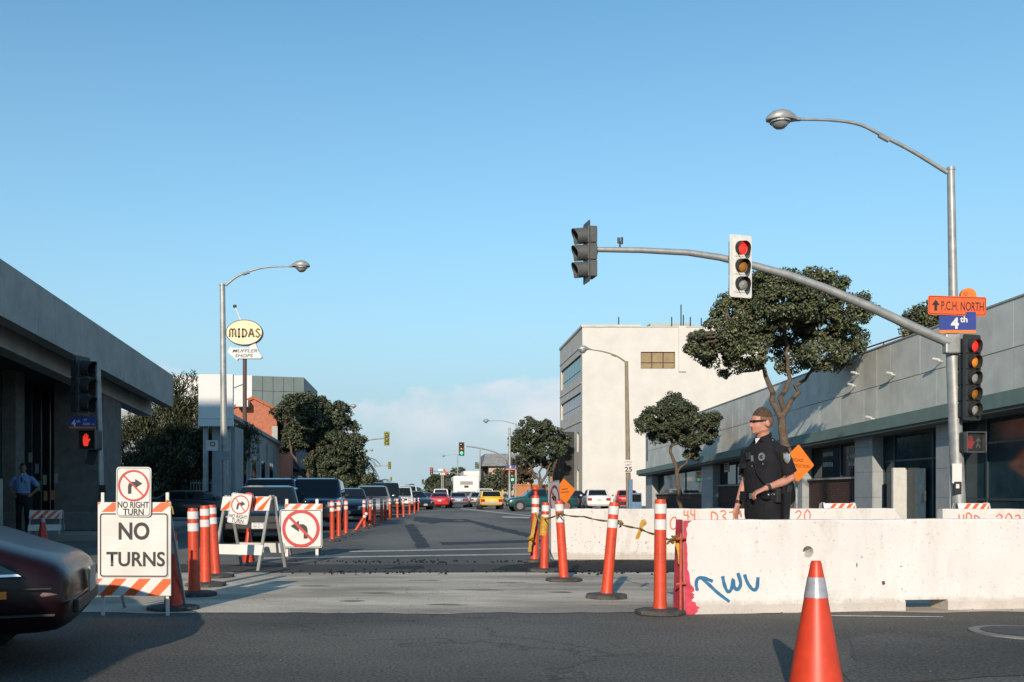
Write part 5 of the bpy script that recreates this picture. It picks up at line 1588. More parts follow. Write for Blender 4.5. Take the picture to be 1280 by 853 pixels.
# small bus stop plates on the left lamp pole
D = 35.0; s = FPX/D
t = plate_sign('bus_stop_sign', 'small white square bus stop plate left of the lamp pole', P(265, 557, D-0.2), 14.5/s, 13/s, M_WHITE, R(4), 0, 0.02)
MB().prism(rrect(0.17,0.16,0.02), 0.001, T(V(0.02,-0.004,0.05))).build('red_badge', mat('badge_red', (0.35,0.08,0.05), 0.5), t)
MB().prism(rrect(0.09,0.08,0.01), 0.001, T(V(0.02,-0.007,0.05))).build('badge_centre', M_WHITE, t)
MB().tube([V(0.2,0.03,0.0), V(0.46,0.2,0.0)], 0.015, 6).build('bracket', M_GALV, t)
t = thing('pole_plate', 'pale triangular plate strapped to the left lamp pole', 'sign', P(281, 569, D-0.14))
q = P(281, 575, D-0.14)
MB().prism([(-0.2,0),(0.2,0),(0.1,0.30),(-0.1,0.30)], 0.01, T(q)).build('plate', M_SHADEW, t, world=True)
D = 84.0
t = plate_sign('white_notice', 'small white plate hanging against the left street tree', P(403, 579, D-14), 0.37, 0.42, M_WHITE, 0, 0, 0.02)
MB().tube([V(0,0.03,-0.2), V(0,0.06,-2.2)], 0.03, 6).build('post', M_POLE, t)

# ------------------------------------------------------------------ orange delineator posts
M_REFL = mat('white_reflective_band', (0.72,0.71,0.69), 0.35, var=0.06, scale=20)
M_SCUFF = mat('scuffed_orange_plastic', (0.68,0.07,0.024), 0.45, var=0.12, scale=16, color2=(0.50,0.06,0.025), bump=0.06, bscale=30)
# scuffs and dirt on the plastic, and each post faded a little differently
_n, _l = M_SCUFF.node_tree.nodes, M_SCUFF.node_tree.links
_b = _n["Principled BSDF"]; _src = _b.inputs['Base Color'].links[0].from_socket
_oi = _n.new("ShaderNodeObjectInfo"); _mr = _n.new("ShaderNodeMapRange"); _mr.inputs['To Min'].default_value = 0.80; _mr.inputs['To Max'].default_value = 1.08
_l.new(_oi.outputs['Random'], _mr.inputs['Value'])
_tc = _n.new("ShaderNodeTexCoord"); _mp = _n.new("ShaderNodeMapping"); _mp.inputs['Scale'].default_value = (1,1,0.35)
_l.new(_tc.outputs['Object'], _mp.inputs['Vector'])
_nz = _n.new("ShaderNodeTexNoise"); _nz.noise_dimensions = '4D'; _nz.inputs['Scale'].default_value = 18; _nz.inputs['Detail'].default_value = 6; _nz.inputs['Roughness'].default_value = 0.7
_m10 = _n.new("ShaderNodeMath"); _m10.operation = 'MULTIPLY'; _m10.inputs[1].default_value = 20
_l.new(_oi.outputs['Random'], _m10.inputs[0]); _l.new(_m10.outputs[0], _nz.inputs['W']); _l.new(_mp.outputs['Vector'], _nz.inputs['Vector'])
_rp = _n.new("ShaderNodeValToRGB"); _rp.color_ramp.elements[0].position = 0.28; _rp.color_ramp.elements[0].color = (0.42,0.38,0.36,1); _rp.color_ramp.elements[1].position = 0.42
_l.new(_nz.outputs['Fac'], _rp.inputs['Fac'])
_x1 = _n.new("ShaderNodeMixRGB"); _x1.blend_type = 'MULTIPLY'; _x1.inputs['Fac'].default_value = 1
_x2 = _n.new("ShaderNodeMixRGB"); _x2.blend_type = 'MULTIPLY'; _x2.inputs['Fac'].default_value = 1
_l.new(_src, _x1.inputs['Color1']); _l.new(_rp.outputs['Color'], _x1.inputs['Color2'])
_l.new(_x1.outputs['Color'], _x2.inputs['Color1']); _l.new(_mr.outputs[0], _x2.inputs['Color2'])
_l.new(_x2.outputs['Color'], _b.inputs['Base Color'])
def delineator(label, base_px, top_px, r=0.052, base_r=0.21, height=None, knob=False, group='orange delineator posts', no_base=False, bands=True):
    b = G(*base_px)
    s = FPX/b.y
    t = thing('delineator_post', label, 'delineator', b, 0.0, group)
    top = V((top_px[0]-base_px[0])/s, 0.0, (base_px[1]-top_px[1])/s)
    L = top.length; d = top/L
    p = lambda u: V(0,0,0.02) + d*(u*L)
    k = L/1.0
    zs = [0.02, 0.05, 0.10, 0.55, 0.90, 0.965, 0.985]
    rs = [r*1.25, r*1.18, r*1.08, r*1.03, r*0.98, r*0.96, r*0.86]
    MB().tube([p(z) for z in zs], rs, 18).build('post', M_SCUFF, t, smooth=True)
    if bands:
        for u0, u1 in ((0.72,0.81), (0.86,0.945)):
            MB().tube([p(u0), p(u1)], r*1.035, 18).build('reflective_band', M_REFL, t, smooth=True)
    if knob:
        mb = MB().tube([p(0.985), p(1.05)], r*0.5, 10); mb.ball(p(1.09), (r*1.1,r*0.55,r*0.6), None, 10, 8); mb.build('grip', M_SCUFF, t, smooth=True)
    if not no_base:
        n = 8
        MB().lathe([(base_r,0.004), (base_r,0.03), (base_r*0.92,0.045), (base_r*0.35,0.055)], RZ(rng.random()), n).build('rubber_base', M_RUBBER, t, bevel=0.006)
    return t
RIGHT = [((825,768),(825.5,625),'upright delineator nearest the graffitied barrier'),
         ((758,748),(768,629),'delineator leaning right, second in the roped row from the barrier'),
         ((705,727),(698.5,627),'delineator leaning left, third in the roped row from the barrier'),
         ((680,715),(682,629),'delineator wrapped in yellow tape near the far barrier end')]
posts = []
for a, b, lab in RIGHT: posts.append(delineator(lab, a, b, base_r=0.225))
posts.append(delineator('taller delineator with grip top behind the taped one', (668,703), (669.5,620), knob=True, base_r=0.2, r=0.06))
for a, b, lab in (((243,745),(241,636),'delineator nearest the no turns sign in the left cluster'),
                  ((257,733),(256,633),'middle delineator of the left cluster by the no turns sign'),
                  ((270,722),(264.5,632),'slanted delineator farthest back in the left cluster')):
    delineator(lab, a, b, r=0.056, base_r=0.24)
ordn = ['first','second','third','fourth','fifth','sixth','seventh','eighth','ninth','tenth','eleventh','twelfth','thirteenth','fourteenth','fifteenth']
far_posts = [(415.5,677,415), (423.5,673,423.5), (432.5,669,432.5), (455.5,661,455), (462,658.5,463), (468,657,468), (477,653.5,477), (482,653,481.5), (487.5,650,487), (497,648,496.5), (504.5,647,504), (512,644,512), (518,642.5,518.5), (523,639.5,523)]
for i, (px, py, tx) in enumerate(far_posts):
    D = CH*FPX/(py-CY)
    delineator('%s orange delineator in the line beside the queue of cars' % ordn[i], (px,py), (tx, py - 0.93*FPX/D), r=0.055, base_r=0.19, group='delineators beside the queue', no_base=(i > 5))
# knocked-over ones
t = delineator('knocked delineator leaning across the queue line', (444,665), (459.5,641), r=0.05, base_r=0.19, group='delineators beside the queue')
b0 = G(516, 637.6)
t = thing('delineator_post', 'fallen delineator lying on the road before the red car', 'delineator', b0, 0.0, 'delineators beside the queue')
MB().tube([V(-0.15,0,0.06), V(0.55,0,0.06)], 0.055, 12).build('post', M_SCUFF, t, smooth=True)
MB().tube([V(0.38,0,0.06), V(0.5,0,0.06)], 0.058, 12).build('reflective_band', M_REFL, t, smooth=True)

# ------------------------------------------------------------------ traffic cones
M_COLLAR = mat('silver_collar', (0.42,0.42,0.46), 0.35, var=0.12, scale=25, metal=0.2)
def cone(label, loc, h=0.74, r0=0.135, r1=0.034, collar=True, base=0.19, square=True, base_m=None, group='traffic cones'):
    t = thing('traffic_cone', label, 'traffic cone', loc, rng.uniform(-.3,.3), group)
    n = 9
    MB().lathe([(r0+(r1-r0)*i/n, 0.035+(h-0.035)*i/n) for i in range(n)] + [(r1*1.02, h-0.01), (r1*0.86, h), (r1*0.55, h-0.008)], None, 40).build('cone', M_ORANGE, t, smooth=True)
    rr_ = lambda z: r0+(r1-r0)*(z-0.035)/(h-0.035)
    if collar:
        z0, z1 = h*0.72, h*0.875
        MB().tube([V(0,0,z0), V(0,0,z1)], [rr_(z0)+0.0025, rr_(z1)+0.0025], 40).build('collar', M_COLLAR, t, smooth=True)
    mb = MB().prism(rrect(base*2, base*2, 0.05), 0.03, RX(R(90)) @ T(V(0,-0.035,0))) if square else MB().lathe([(base,0.003),(base,0.03),(base*0.7,0.04)], None, 24)
    mb.build('base', base_m or M_ORANGE, t, bevel=0.006)
    return t
cb = P(1020, 0, 5.36); cone('large orange cone with silver collar in the foreground', (cb.x, 5.36, 0), 0.700, 0.140, 0.027, base_m=M_ORANGE)
q = G(216.5, 762); cone('orange cone half hidden behind the no turns sign', (q.x, q.y, 0), 0.72, 0.085, 0.03, base=0.24, square=False, base_m=M_RUBBER)
q = P(84, 0, 24.8); cone('orange cone in the shade under the left barricade', (q.x+0.15, 22.8, 0), 0.62, 0.12, 0.03)
q = G(308, 706); cone('small orange cone under the leaning barricade', (q.x, q.y+0.2, 0), 0.55, 0.10, 0.03, collar=False)

# ------------------------------------------------------------------ concrete barriers
def barrier_mat(name, tint):
    m = bpy.data.materials.new(name); m.use_nodes = True
    n, l = m.node_tree.nodes, m.node_tree.links
    b = n["Principled BSDF"]; b.inputs['Roughness'].default_value = 0.85; b.inputs['Specular IOR Level'].default_value = 0.25
    tc = n.new("ShaderNodeTexCoord")
    def noise(scale, det=5, rough=0.6, mp=None):
        x = n.new("ShaderNodeTexNoise"); x.inputs['Scale'].default_value = scale; x.inputs['Detail'].default_value = det; x.inputs['Roughness'].default_value = rough
        if mp:
            q = n.new("ShaderNodeMapping"); q.inputs['Scale'].default_value = mp; l.new(tc.outputs['Object'], q.inputs['Vector']); l.new(q.outputs['Vector'], x.inputs['Vector'])
        else: l.new(tc.outputs['Object'], x.inputs['Vector'])
        return x
    def ramp(src, p0, p1, c0, c1):
        r_ = n.new("ShaderNodeValToRGB"); r_.color_ramp.elements[0].position = p0; r_.color_ramp.elements[1].position = p1
        r_.color_ramp.elements[0].color = (*c0, 1); r_.color_ramp.elements[1].color = (*c1, 1); l.new(src, r_.inputs['Fac']); return r_
    base = ramp(noise(1.6).outputs['Fac'], 0.3, 0.7, tuple(c*0.90 for c in tint), tint)
    spots = ramp(noise(30, 4, 0.75).outputs['Fac'], 0.30, 0.40, (0.60,0.55,0.48), (1,1,1))
    drips = ramp(noise(4, 7, 0.72, (1,1,0.3)).outputs['Fac'], 0.30, 0.50, (0.86,0.84,0.80), (1,1,1))
    m1 = n.new("ShaderNodeMixRGB"); m1.blend_type = 'MULTIPLY'; m1.inputs['Fac'].default_value = 1
    m2 = n.new("ShaderNodeMixRGB"); m2.blend_type = 'MULTIPLY'; m2.inputs['Fac'].default_value = 1
    l.new(base.outputs['Color'], m1.inputs['Color1']); l.new(spots.outputs['Color'], m1.inputs['Color2'])
    l.new(m1.outputs['Color'], m2.inputs['Color1']); l.new(drips.outputs['Color'], m2.inputs['Color2'])
    # road dirt on the lowest hand's breadth, with a ragged upper edge
    sx = n.new("ShaderNodeSeparateXYZ"); l.new(tc.outputs['Object'], sx.inputs['Vector'])
    ad = n.new("ShaderNodeMath"); ad.operation = 'MULTIPLY_ADD'; ad.inputs[1].default_value = -0.16
    l.new(noise(7, 5, 0.7).outputs['Fac'], ad.inputs[0]); l.new(sx.outputs['Z'], ad.inputs[2])
    low = ramp(ad.outputs[0], 0.0, 0.05, (0.50,0.43,0.33), (1,1,1))
    m3 = n.new("ShaderNodeMixRGB"); m3.blend_type = 'MULTIPLY'; m3.inputs['Fac'].default_value = 0.45
    l.new(m2.outputs['Color'], m3.inputs['Color1']); l.new(low.outputs['Color'], m3.inputs['Color2'])
    l.new(m3.outputs['Color'], b.inputs['Base Color'])
    bp = n.new("ShaderNodeBump"); bp.inputs['Strength'].default_value = 0.25; bp.inputs['Distance'].default_value = 0.01
    l.new(noise(30, 5).outputs['Fac'], bp.inputs['Height']); l.new(bp.outputs['Normal'], b.inputs['Normal'])
    return m
M_BARR = barrier_mat('whitewashed_concrete', (0.735,0.70,0.67))
M_BARR2 = barrier_mat('chipped_whitewashed_concrete', (0.70,0.66,0.62))
M_PINK = mat('pink_red_spray_paint', (0.70,0.06,0.10), 0.7, var=0.2, scale=10)
M_BLUEP = mat('blue_spray_paint', (0.03,0.17,0.34), 0.65, var=0.12, scale=20)
M_ORGP = mat('orange_spray_paint', (0.74,0.20,0.10), 0.65, var=0.12, scale=20)

BH = 0.835
def face_y(z):        # front face of the barrier (local -y side)
    if z < 0.085: return -0.125
    return -0.117 + 0.032*(z-0.085)/(BH-0.085)
def barrier(label, p0, ang, L, m, seed=0, cuts=(), chips=1.0, slope_end=0.0, group='concrete barriers'):
    t = thing('concrete_barrier', label, 'barrier', p0, ang, group)
    r = random.Random(seed)
    nl = int(L/0.05)
    half = [(0.125,0.0), (0.125,0.045), (0.125,0.08), (0.118,0.09), (0.1125,0.2), (0.106,0.35), (0.0995,0.5), (0.093,0.65), (0.0875,0.79), (0.0855,BH-0.02), (0.072,BH)]
    prof = [(-w, z) for w, z in half] + [(0, BH+0.002)] + [(w, z) for w, z in half[::-1]]
    vs, fs = [], []
    n = len(prof)
    for i in range(nl+1):
        x = L*i/nl
        for w, z in prof:
            p = V(x, w, z)
            edge = 1.0 if z > BH-0.03 or z < 0.1 else 0.25
            d = mnoise.noise(V(x*2.1+seed*9, w*3, z*3))*0.006*edge + mnoise.noise(V(x*9+seed*5, w*9, z*9))*0.004*edge*chips
            if z > BH-0.03:
                c = mnoise.noise(V(x*1.7+seed*3.7, 4.0, 0)); d -= max(0, c-0.42)*0.16*chips
            if 0.04 < z < 0.1:
                c = mnoise.noise(V(x*3.0+seed*2.1, 9.0, 0)); 
                w2 = max(0, c-0.2)*0.05*chips
                p.y -= math.copysign(w2, w) if w else 0
            zz = z + (d if z > 0.02 else 0)
            if slope_end and x > L-slope_end: zz *= 1 - 0.75*(x-(L-slope_end))/slope_end if z > 0.09 else 1
            p.z = zz; p.y += math.copysign(d*0.5, w) if w else 0
            vs.append(p)
    for i in range(nl):
        for j in range(n-1):
            fs.append((i*n+j, i*n+j+1, (i+1)*n+j+1, (i+1)*n+j))
        fs.append((i*n+n-1, i*n, (i+1)*n, (i+1)*n+n-1))
    fs.append(tuple(range(n))[::-1]); fs.append(tuple(range(nl*n, nl*n+n)))
    o = MB().add(vs, fs).build('body', m, t, smooth=False)
    for c in cuts:
        mb = MB()
        if c[0] == 'hole': mb.tube([V(c[1],-0.5,c[2]), V(c[1],0.055,c[2])], c[3], 16)
        else: mb.box((c[1], -0.5, -0.1), (c[2], 0.5, c[3]))
        co = mb.build('cutter', m, t)
        bo = o.modifiers.new('cut', 'BOOLEAN'); bo.object = co; bo.operation = 'DIFFERENCE'; bo.solver = 'EXACT'
        bake(o)
        me = co.data; bpy.data.objects.remove(co); bpy.data.meshes.remove(me)
    return t

FB0 = V(2.345, 8.80, 0)           # front face, left end, on the ground
FANG = R(7.5)
org = FB0 + RZ(FANG) @ V(0, 0.125, 0)
fb_t = barrier('long white barrier in the foreground with blue graffiti and pink end', org, FANG, 6.1, M_BARR, 3,
               cuts=(('hole', 1.17, 0.545, 0.052), ('slot', 2.10, 2.52, 0.10)))
inv = ROOT[fb_t.name].inverted()
def on_face(px, py, out=0.004):
    """photo pixel -> point on the barrier's front face, in barrier space"""
    d = V((px-CX)/FPX, 1, (CY-py)/FPX)
    o = V(0,0,CH)
    O2 = inv @ o; D2 = (inv.to_3x3() @ d)
    z = 0.4
    for _ in range(6):
        y = face_y(z); u = (y-O2.y)/D2.y; z = (O2+D2*u).z
    q = O2 + D2*u
    return V(q.x, face_y(q.z)-out, q.z)
def c8(p): return (820+p[0]/2.783, 620+p[1]/2.783)
def smooth_poly(pts, n=4):
    pts = [Vector(p) for p in pts]; out = []
    for i in range(len(pts)-1):
        a, b, c, d = pts[max(i-1,0)], pts[i], pts[i+1], pts[min(i+2,len(pts)-1)]
        for k in range(n):
            u = k/n
            out.append(0.5*((2*b)+(c-a)*u+(2*a-5*b+4*c-d)*u*u+(3*b-a-3*c+d)*u**3))
    return out+[pts[-1]]
for st in ([(143,330),(139,305),(146,287),(165,286),(197,297)], [(160,288),(185,310),(215,338),(255,368)],
           [(231,279),(238,312),(250,334),(262,322),(268,290),(272,316),(283,326),(294,305),(284,268)],
           [(307,273),(318,303),(336,326),(350,320),(354,283)]):
    pts = smooth_poly([on_face(*c8(p)) for p in st])
    MB().ribbon(pts, 0.030, 0.002).build('painted_stroke', M_BLUEP, fb_t)
# pink paint down the left end, with a ragged inner edge
vs = []
key = [(0.0,.105),(.06,.115),(.12,.10),(.2,.08),(.28,.05),(.4,.032),(.55,.022),(.7,.022),(.78,.035),(.83,.07)]
NZ = 56
for i in range(NZ+1):
    z = .83*i/NZ
    w = next(a1+(b1-a1)*(z-z0)/(z1-z0) for (z0,a1),(z1,b1) in zip(key, key[1:]) if z0 <= z <= z1+1e-9)
    w *= 1 + .55*mnoise.noise(V(z*14,3.3,0)) + .35*(rng.random()-.5)
    vs += [V(-0.003, face_y(z)-0.008, z), V(max(.008,w), face_y(z)-0.008, z)]
MB().add(vs, [(2*i,2*i+1,2*i+3,2*i+2) for i in range(NZ)]).build('pink_paint', M_PINK, fb_t)
pe = [(-0.128,0.0),(-0.128,0.085),(-0.090,BH),(-0.06,BH+0.004),(0.06,BH+0.004),(0.09,0.5),(0.12,0.0)]
MB().add([V(-0.012,y_,z) for y_,z in pe], [tuple(range(7))]).build('pink_end_paint', M_PINK, fb_t)
# rusty pock and scrapes
for (px, py), w, h in ((c8((790,302)),0.035,0.045), (c8((698,240)),0.012,0.05), (c8((715,213)),0.02,0.008), (c8((852,245)),0.03,0.008)):
    q = on_face(px, py, 0.003)
    r_ = random.Random(int(px))
    poly = [(q.x+w/2*math.cos(a)*r_.uniform(.6,1.2), q.z+h/2*math.sin(a)*r_.uniform(.6,1.2)) for a in [i*2*math.pi/10 for i in range(10)]]
    MB().add([V(x,face_y(z)-0.006,z) for x,z in poly], [tuple(range(10))]).build('rusty_chip', mat('rust', (0.16,0.07,0.03), 0.9, var=0.3, scale=30), fb_t)

# stroke letters for the sprayed numbers
GL = {'C': [[(1,.85),(.6,1),(.1,.6),(.2,.1),(.6,0),(1,.15)]], 'o': [[(.5,.6),(.1,.35),(.3,0),(.7,0),(.9,.3),(.5,.6)]], '4': [[(.1,1),(.1,.5),(.9,.5)],[(.75,1),(.75,0)]],
      'D': [[(.1,1),(.1,0)],[(.1,1),(.8,.8),(.9,.35),(.1,0)]], '3': [[(.1,.9),(.6,1),(.8,.75),(.4,.55),(.85,.3),(.5,0),(.1,.1)]], '7': [[(.05,1),(.9,1),(.4,0)]],
      '2': [[(.1,.8),(.5,1),(.85,.75),(.1,0),(.95,0)]], '0': [[(.5,1),(.1,.6),(.3,0),(.75,.1),(.9,.7),(.5,1)]], 'H': [[(.1,1),(.1,0)],[(.85,1),(.85,0)],[(.1,.5),(.85,.5)]],
      'R': [[(.1,0),(.1,1),(.8,.85),(.7,.5),(.1,.5),(.9,0)]], '1': [[(.4,1),(.4,0)]], ' ': []}
def spray(t, s_, x, z, w, h, gap=0.25, m=None, lw=0.020):
    for i, ch in enumerate(s_):
        for st in GL[ch]:
            pts = [V(x+i*w*(1+gap)+a*w, 0, z+b*h*(1+0.1*math.sin(i*2))) for a, b in st]
            pts = smooth_poly([V(p.x, face_y(p.z)-0.01, p.z) for p in pts], 3)
            MB().ribbon(pts, lw, 0.002).build('painted_stroke', m or M_ORGP, t)
BD = 16.4
def back_barrier(label, px0, px1, py_top, seed, ang=0.0, slope=0.0, D=BD, chips=1.6):
    s = FPX/D
    x0 = (px0-CX)/s; L = (px1-px0)/s
    return barrier(label, V(x0, D+0.125, 0), ang, L, M_BARR2, seed, chips=chips, slope_end=slope)
t = back_barrier('weathered far barrier with orange sprayed letters behind the delineators', 689, 962, 637, 11, R(1))
s = FPX/BD
X_ = lambda px: (px-689)/s
spray(t, 'Co', X_(838), 0.50, 0.11, 0.20)
spray(t, '44', X_(856), 0.66, 0.09, 0.15)
spray(t, 'D37', X_(890), 0.60, 0.12, 0.19)
sc = MB()
rs = random.Random(9)
for i in range(220):
    x, z = rs.uniform(0.05, 3.4), rs.choice([rs.uniform(0.09,0.3), rs.uniform(0.1,0.8)])
    w, h = rs.uniform(.004,.015), rs.uniform(.003,.010)
    sc.add([V(x+w*math.cos(a)*rs.uniform(.5,1), face_y(z)-0.009, z+h*math.sin(a)*rs.uniform(.5,1)) for a in [k*math.pi/3 for k in range(6)]], [(0,1,2,3,4,5)])
o = sc.build('scuff_marks', mat('grey_scuff', (0.30,0.26,0.22), 0.9, var=0.3, scale=20), t); o["kind"] = "stuff"
t = back_barrier('far barrier right of the officer with a sloped right end', 981, 1146, 637, 12, R(-0.5), 0.35, D=16.8)
spray(t, '20', 0.18, 0.60, 0.12, 0.20)
t = back_barrier('far barrier at the right edge with orange sprayed numbers', 1180, 1500, 641, 13, R(-1), 0, D=16.2)
spray(t, 'HRD', 0.25, 0.56, 0.10, 0.19); spray(t, '2033', 0.85, 0.56, 0.12, 0.19); spray(t, '17', 1.5, 0.56, 0.1, 0.19)

# red rod wired to the pink barrier end
b0 = G(850.5, 769)
t = thing('red_rod', 'thin red steel rod upright against the pink barrier end', 'rod', b0)
MB().tube([V(0,0,0.005), V(0.005,0,0.72)], 0.012, 8).build('rod', mat('red_orange_steel', (0.62,0.10,0.05), 0.6, var=0.2, scale=20), t, smooth=True)
for z in (0.27, 0.67):
    MB().tube([V(-0.04,0,z), V(0.05,0.0,z+0.01)], 0.012, 6).build('hook', mat('red_orange_steel', (0.62,0.10,0.05), 0.6), t)

# ------------------------------------------------------------------ rope strung between the posts
M_ROPE = mat('yellow_black_tape_rope', (0.30,0.18,0.03), 0.7, var=0.3, scale=22, color2=(0.015,0.014,0.012))
M_TAPE = mat('yellow_tape', (0.60,0.33,0.03), 0.55, var=0.2, scale=14)
rp = [P(677,650,14.1), P(700,642.5,12.0), P(730,646,11.3), P(766,652,10.35), P(800,661,9.7), P(824,669,9.25), P(838,674.5,9.0), P(851,674.5,8.75)]
pts = []
for a, b in zip(rp, rp[1:]):
    for k in range(6):
        q = a.lerp(b, k/6); q.z -= 0.012*math.sin(math.pi*k/6); pts.append(q)
pts.append(rp[-1])
t = thing('caution_rope', 'twisted yellow and black tape rope strung between the delineators', 'rope', pts[0])
MB().tube(pts, [0.009+0.003*math.sin(i*2.1) for i in range(len(pts))], 7).build('rope', M_ROPE, t, world=True, smooth=True)
for (px, py, D) in ((767,652,10.3), (773,656,10.25), (841,674,8.98), (846,675,8.9), (698,643,12.15)):
    mb = MB(); c = P(px, py, D)
    for k in range(7):
        mb.ball(c+V(rng.uniform(-.04,.04), rng.uniform(-.03,.03), rng.uniform(-.03,.03)), (rng.uniform(.012,.03),.014,rng.uniform(.01,.02)), RY(rng.random()*3), 7, 5)
    mb.build('knot', M_TAPE if k % 2 else M_ROPE, t, world=True, smooth=True)
# bow-shaped loose ends
for pl in ([(801,658,9.72),(806,654,9.7),(804,651.5,9.7),(802,656,9.7),(800,664,9.7),(796,674,9.72)], [(845,676,8.85),(849,690,8.85),(850,705,8.84)]):
    MB().ribbon(smooth_poly([P(*p) for p in pl]), 0.035, 0.002).build('loose_end', M_TAPE, t, world=True)
# yellow tape wound round the far posts
t = thing('yellow_tape_wrap', 'yellow tape wound round two far delineators and hanging down', 'tape', P(681,655,13.75))
q = P(681, 657, 13.75)
MB().tube([q-V(0.02,0,0.14), q+V(0.005,0,0.12)], 0.062, 14).build('wrap', M_TAPE, t, world=True, smooth=True)
MB().ribbon(smooth_poly([P(671,641,15.6), P(668,655,15.5), P(665.5,668,15.5), P(663,680,15.5), P(662,690,15.5)]), 0.05, 0.002).build('hanging_strip', M_TAPE, t, world=True)
MB().ribbon(smooth_poly([P(660,674,15.45), P(664,672,15.4), P(666,676,15.45)]), 0.05, 0.002).build('loose_bow', M_TAPE, t, world=True)
MB().tube(smooth_poly([P(669,642,15.6), P(674,651,14.5), P(678,654,13.7)]), 0.012, 6).build('twist', M_TAPE, t, world=True)

# ------------------------------------------------------------------ far signals, poles
def far_signal(label, px, py, D, mats_, k=1.0, body=None, yaw=0.0):
    return signal_head(label, P(px, py, D), yaw, 3, mats_, 0.36, plate=(0.52,1.25), plate_m=body or M_SIGNAL, body=body or M_SIGNAL, k=k, visor_len=0.15, group='far traffic lights')
M_YELB = mat('faded_yellow_enamel', (0.26,0.25,0.07), 0.6, var=0.1)
far_signal('faded yellow traffic light hanging over the left lanes', 483.5, 548.5, 88, [M_YELB]*3, 1.0, M_YELB)
far_signal('small yellow traffic light left of the street middle', 487, 582, 160, [M_YELB]*3, 1.0, M_YELB)
far_signal('smallest yellow traffic light low above the cars', 489, 599, 260, [M_YELB]*3, 1.0, M_YELB)
far_signal('traffic light with green lit over the right lanes', 577, 561.5, 84, [M_REDOFF, M_AMBER, M_GREENLIT], 0.92)
far_signal('far traffic light with red lit above the red car', 539.5, 589.5, 150, [M_REDLIT, M_AMBER, M_GREENOFF], 0.95)
far_signal('faint far traffic light above the round trees', 528.5, 602.5, 240, [M_REDOFF, M_AMBER, M_GREENOFF], 1.0)
far_signal('green backed traffic light near the mansard roof', 595.5, 582, 150, [M_YELB, M_YELB, M_YELB], 0.8, mat('green_enamel', (0.06,0.12,0.08), 0.6))
far_signal('traffic light on the far right pole below the blue sign', 640.5, 595, 84, [M_REDOFF, M_AMBER, M_GREENLIT], 0.88)
far_signal('traffic light with green lit beside the left street tree', 421, 598, 90, [M_REDOFF, M_AMBER, M_GREENLIT], 0.85)
def mast(label, D, base_px, top_py, arm, zb=0.13):
    b = P(base_px, 640, D); b.z = zb
    t = thing('signal_pole', label, 'signal pole', b)
    MB().tube([b, P(base_px, top_py, D)], [0.14,0.09], 10).build('pole', M_GALV, t, world=True, smooth=True)
    MB().tube([b, b+V(0,0,0.2)], [0.2,0.18], 8).build('base_collar', M_GALV, t, world=True)
    MB().tube(smooth_poly([P(x,y,D) for x,y in arm]), 0.06, 8).build('mast_arm', M_GALV, t, world=True, smooth=True)
    return t
mast('far signal pole with mast arm beside the mansard house', 84.15, 637, 535, [(637,577), (620,566), (600,560.5), (583,558)])
mast('far left signal pole hidden in the street tree', 88.15, 432, 545, [(432,556), (450,552), (470,549), (483,548)])
mast('distant left signal pole with mast arm', 160.2, 440, 575, [(440,588), (460,584), (487,582)])
mast('distant right signal pole with mast arm', 150.2, 600, 560, [(600,600), (575,593), (555,590), (540,589)])
mast('farthest signal pole with curved mast arm', 240.2, 552, 606, [(552,610), (545,604), (535,602), (529,602)])
mast('farthest left signal pole above the queue', 260.2, 460, 595, [(460,602), (475,600), (489,599)])
D = 83.9; s = FPX/D
t = plate_sign('street_sign', 'tiny blue street name sign on the far right pole', P(638, 584, D), 11/s, 4.2/s, M_BLUE, 0, 0, 0.01)
MB().box((-0.06,-0.004,-0.1),(0.06,-0.001,0.1)).build('numeral', M_WHITE, t)
MB().box((-5.5/s,-0.004,-3.6/s),(5.5/s,0.004,-2.1/s)).build('orange_strip', M_ORANGE_BR, t)
D = 130.0
b = P(694, 620, D); b.z = 0
# shop signs far down the street
D = 200.0; s = FPX/D
for px, py, lab in ((552,588,'upper white and red arrow shop sign far away'), (554,592.5,'lower white and red arrow shop sign far away')):
    t = plate_sign('shop_sign', lab, P(px, py, D), 8/s, 3/s, M_WHITE, 0, 0, 0.05)
    MB().box((2/s,-0.01,-1.8/s),(4.5/s,0.012,1.8/s)).build('red_end', M_REDINK, t)
    MB().tube([V(0.0,0.05,-P(px,py,D).z), V(0.0,0.05,0)], 0.12, 6).build('post', M_POLE, t)
D = 150.0
t = plate_sign('shop_sign', 'small white shop sign left of the queue', P(448, 599, D), 1.1, 0.6, M_WHITE, 0, 0, 0.05)
MB().tube([V(0,0.05,-P(448,599,D).z), V(0,0.05,0)], 0.06, 6).build('post', M_POLE, t)

# ------------------------------------------------------------------ vehicles
def paint(name, c, flake=0.0):
    return mat(name, c, 0.30, metal=flake, var=0.03, scale=1.5, coat=0.7, spec=0.5)
M_TYRE = mat('tyre_rubber', (0.018,0.018,0.018), 0.85, var=0.1)
M_RIM = mat('alloy_rim', (0.45,0.45,0.45), 0.3, metal=0.7, var=0.1)
M_CARGLASS = mat('car_glass', (0.01,0.012,0.013), 0.03, var=0.0, spec=0.6)
M_HEADL = mat('headlamp_glass', (0.55,0.56,0.55), 0.12, metal=0.3, var=0.15, scale=18)
M_TAILL = mat('tail_lamp_red', (0.42,0.015,0.01), 0.2, var=0.08, scale=18)
M_TURN = mat('amber_lamp', (0.75,0.22,0.02), 0.25, var=0.08)
M_TRIM = mat('black_trim', (0.022,0.022,0.022), 0.6, var=0.1)
M_PLATE = mat('licence_plate', (0.68,0.68,0.66), 0.5, var=0.25, scale=22)

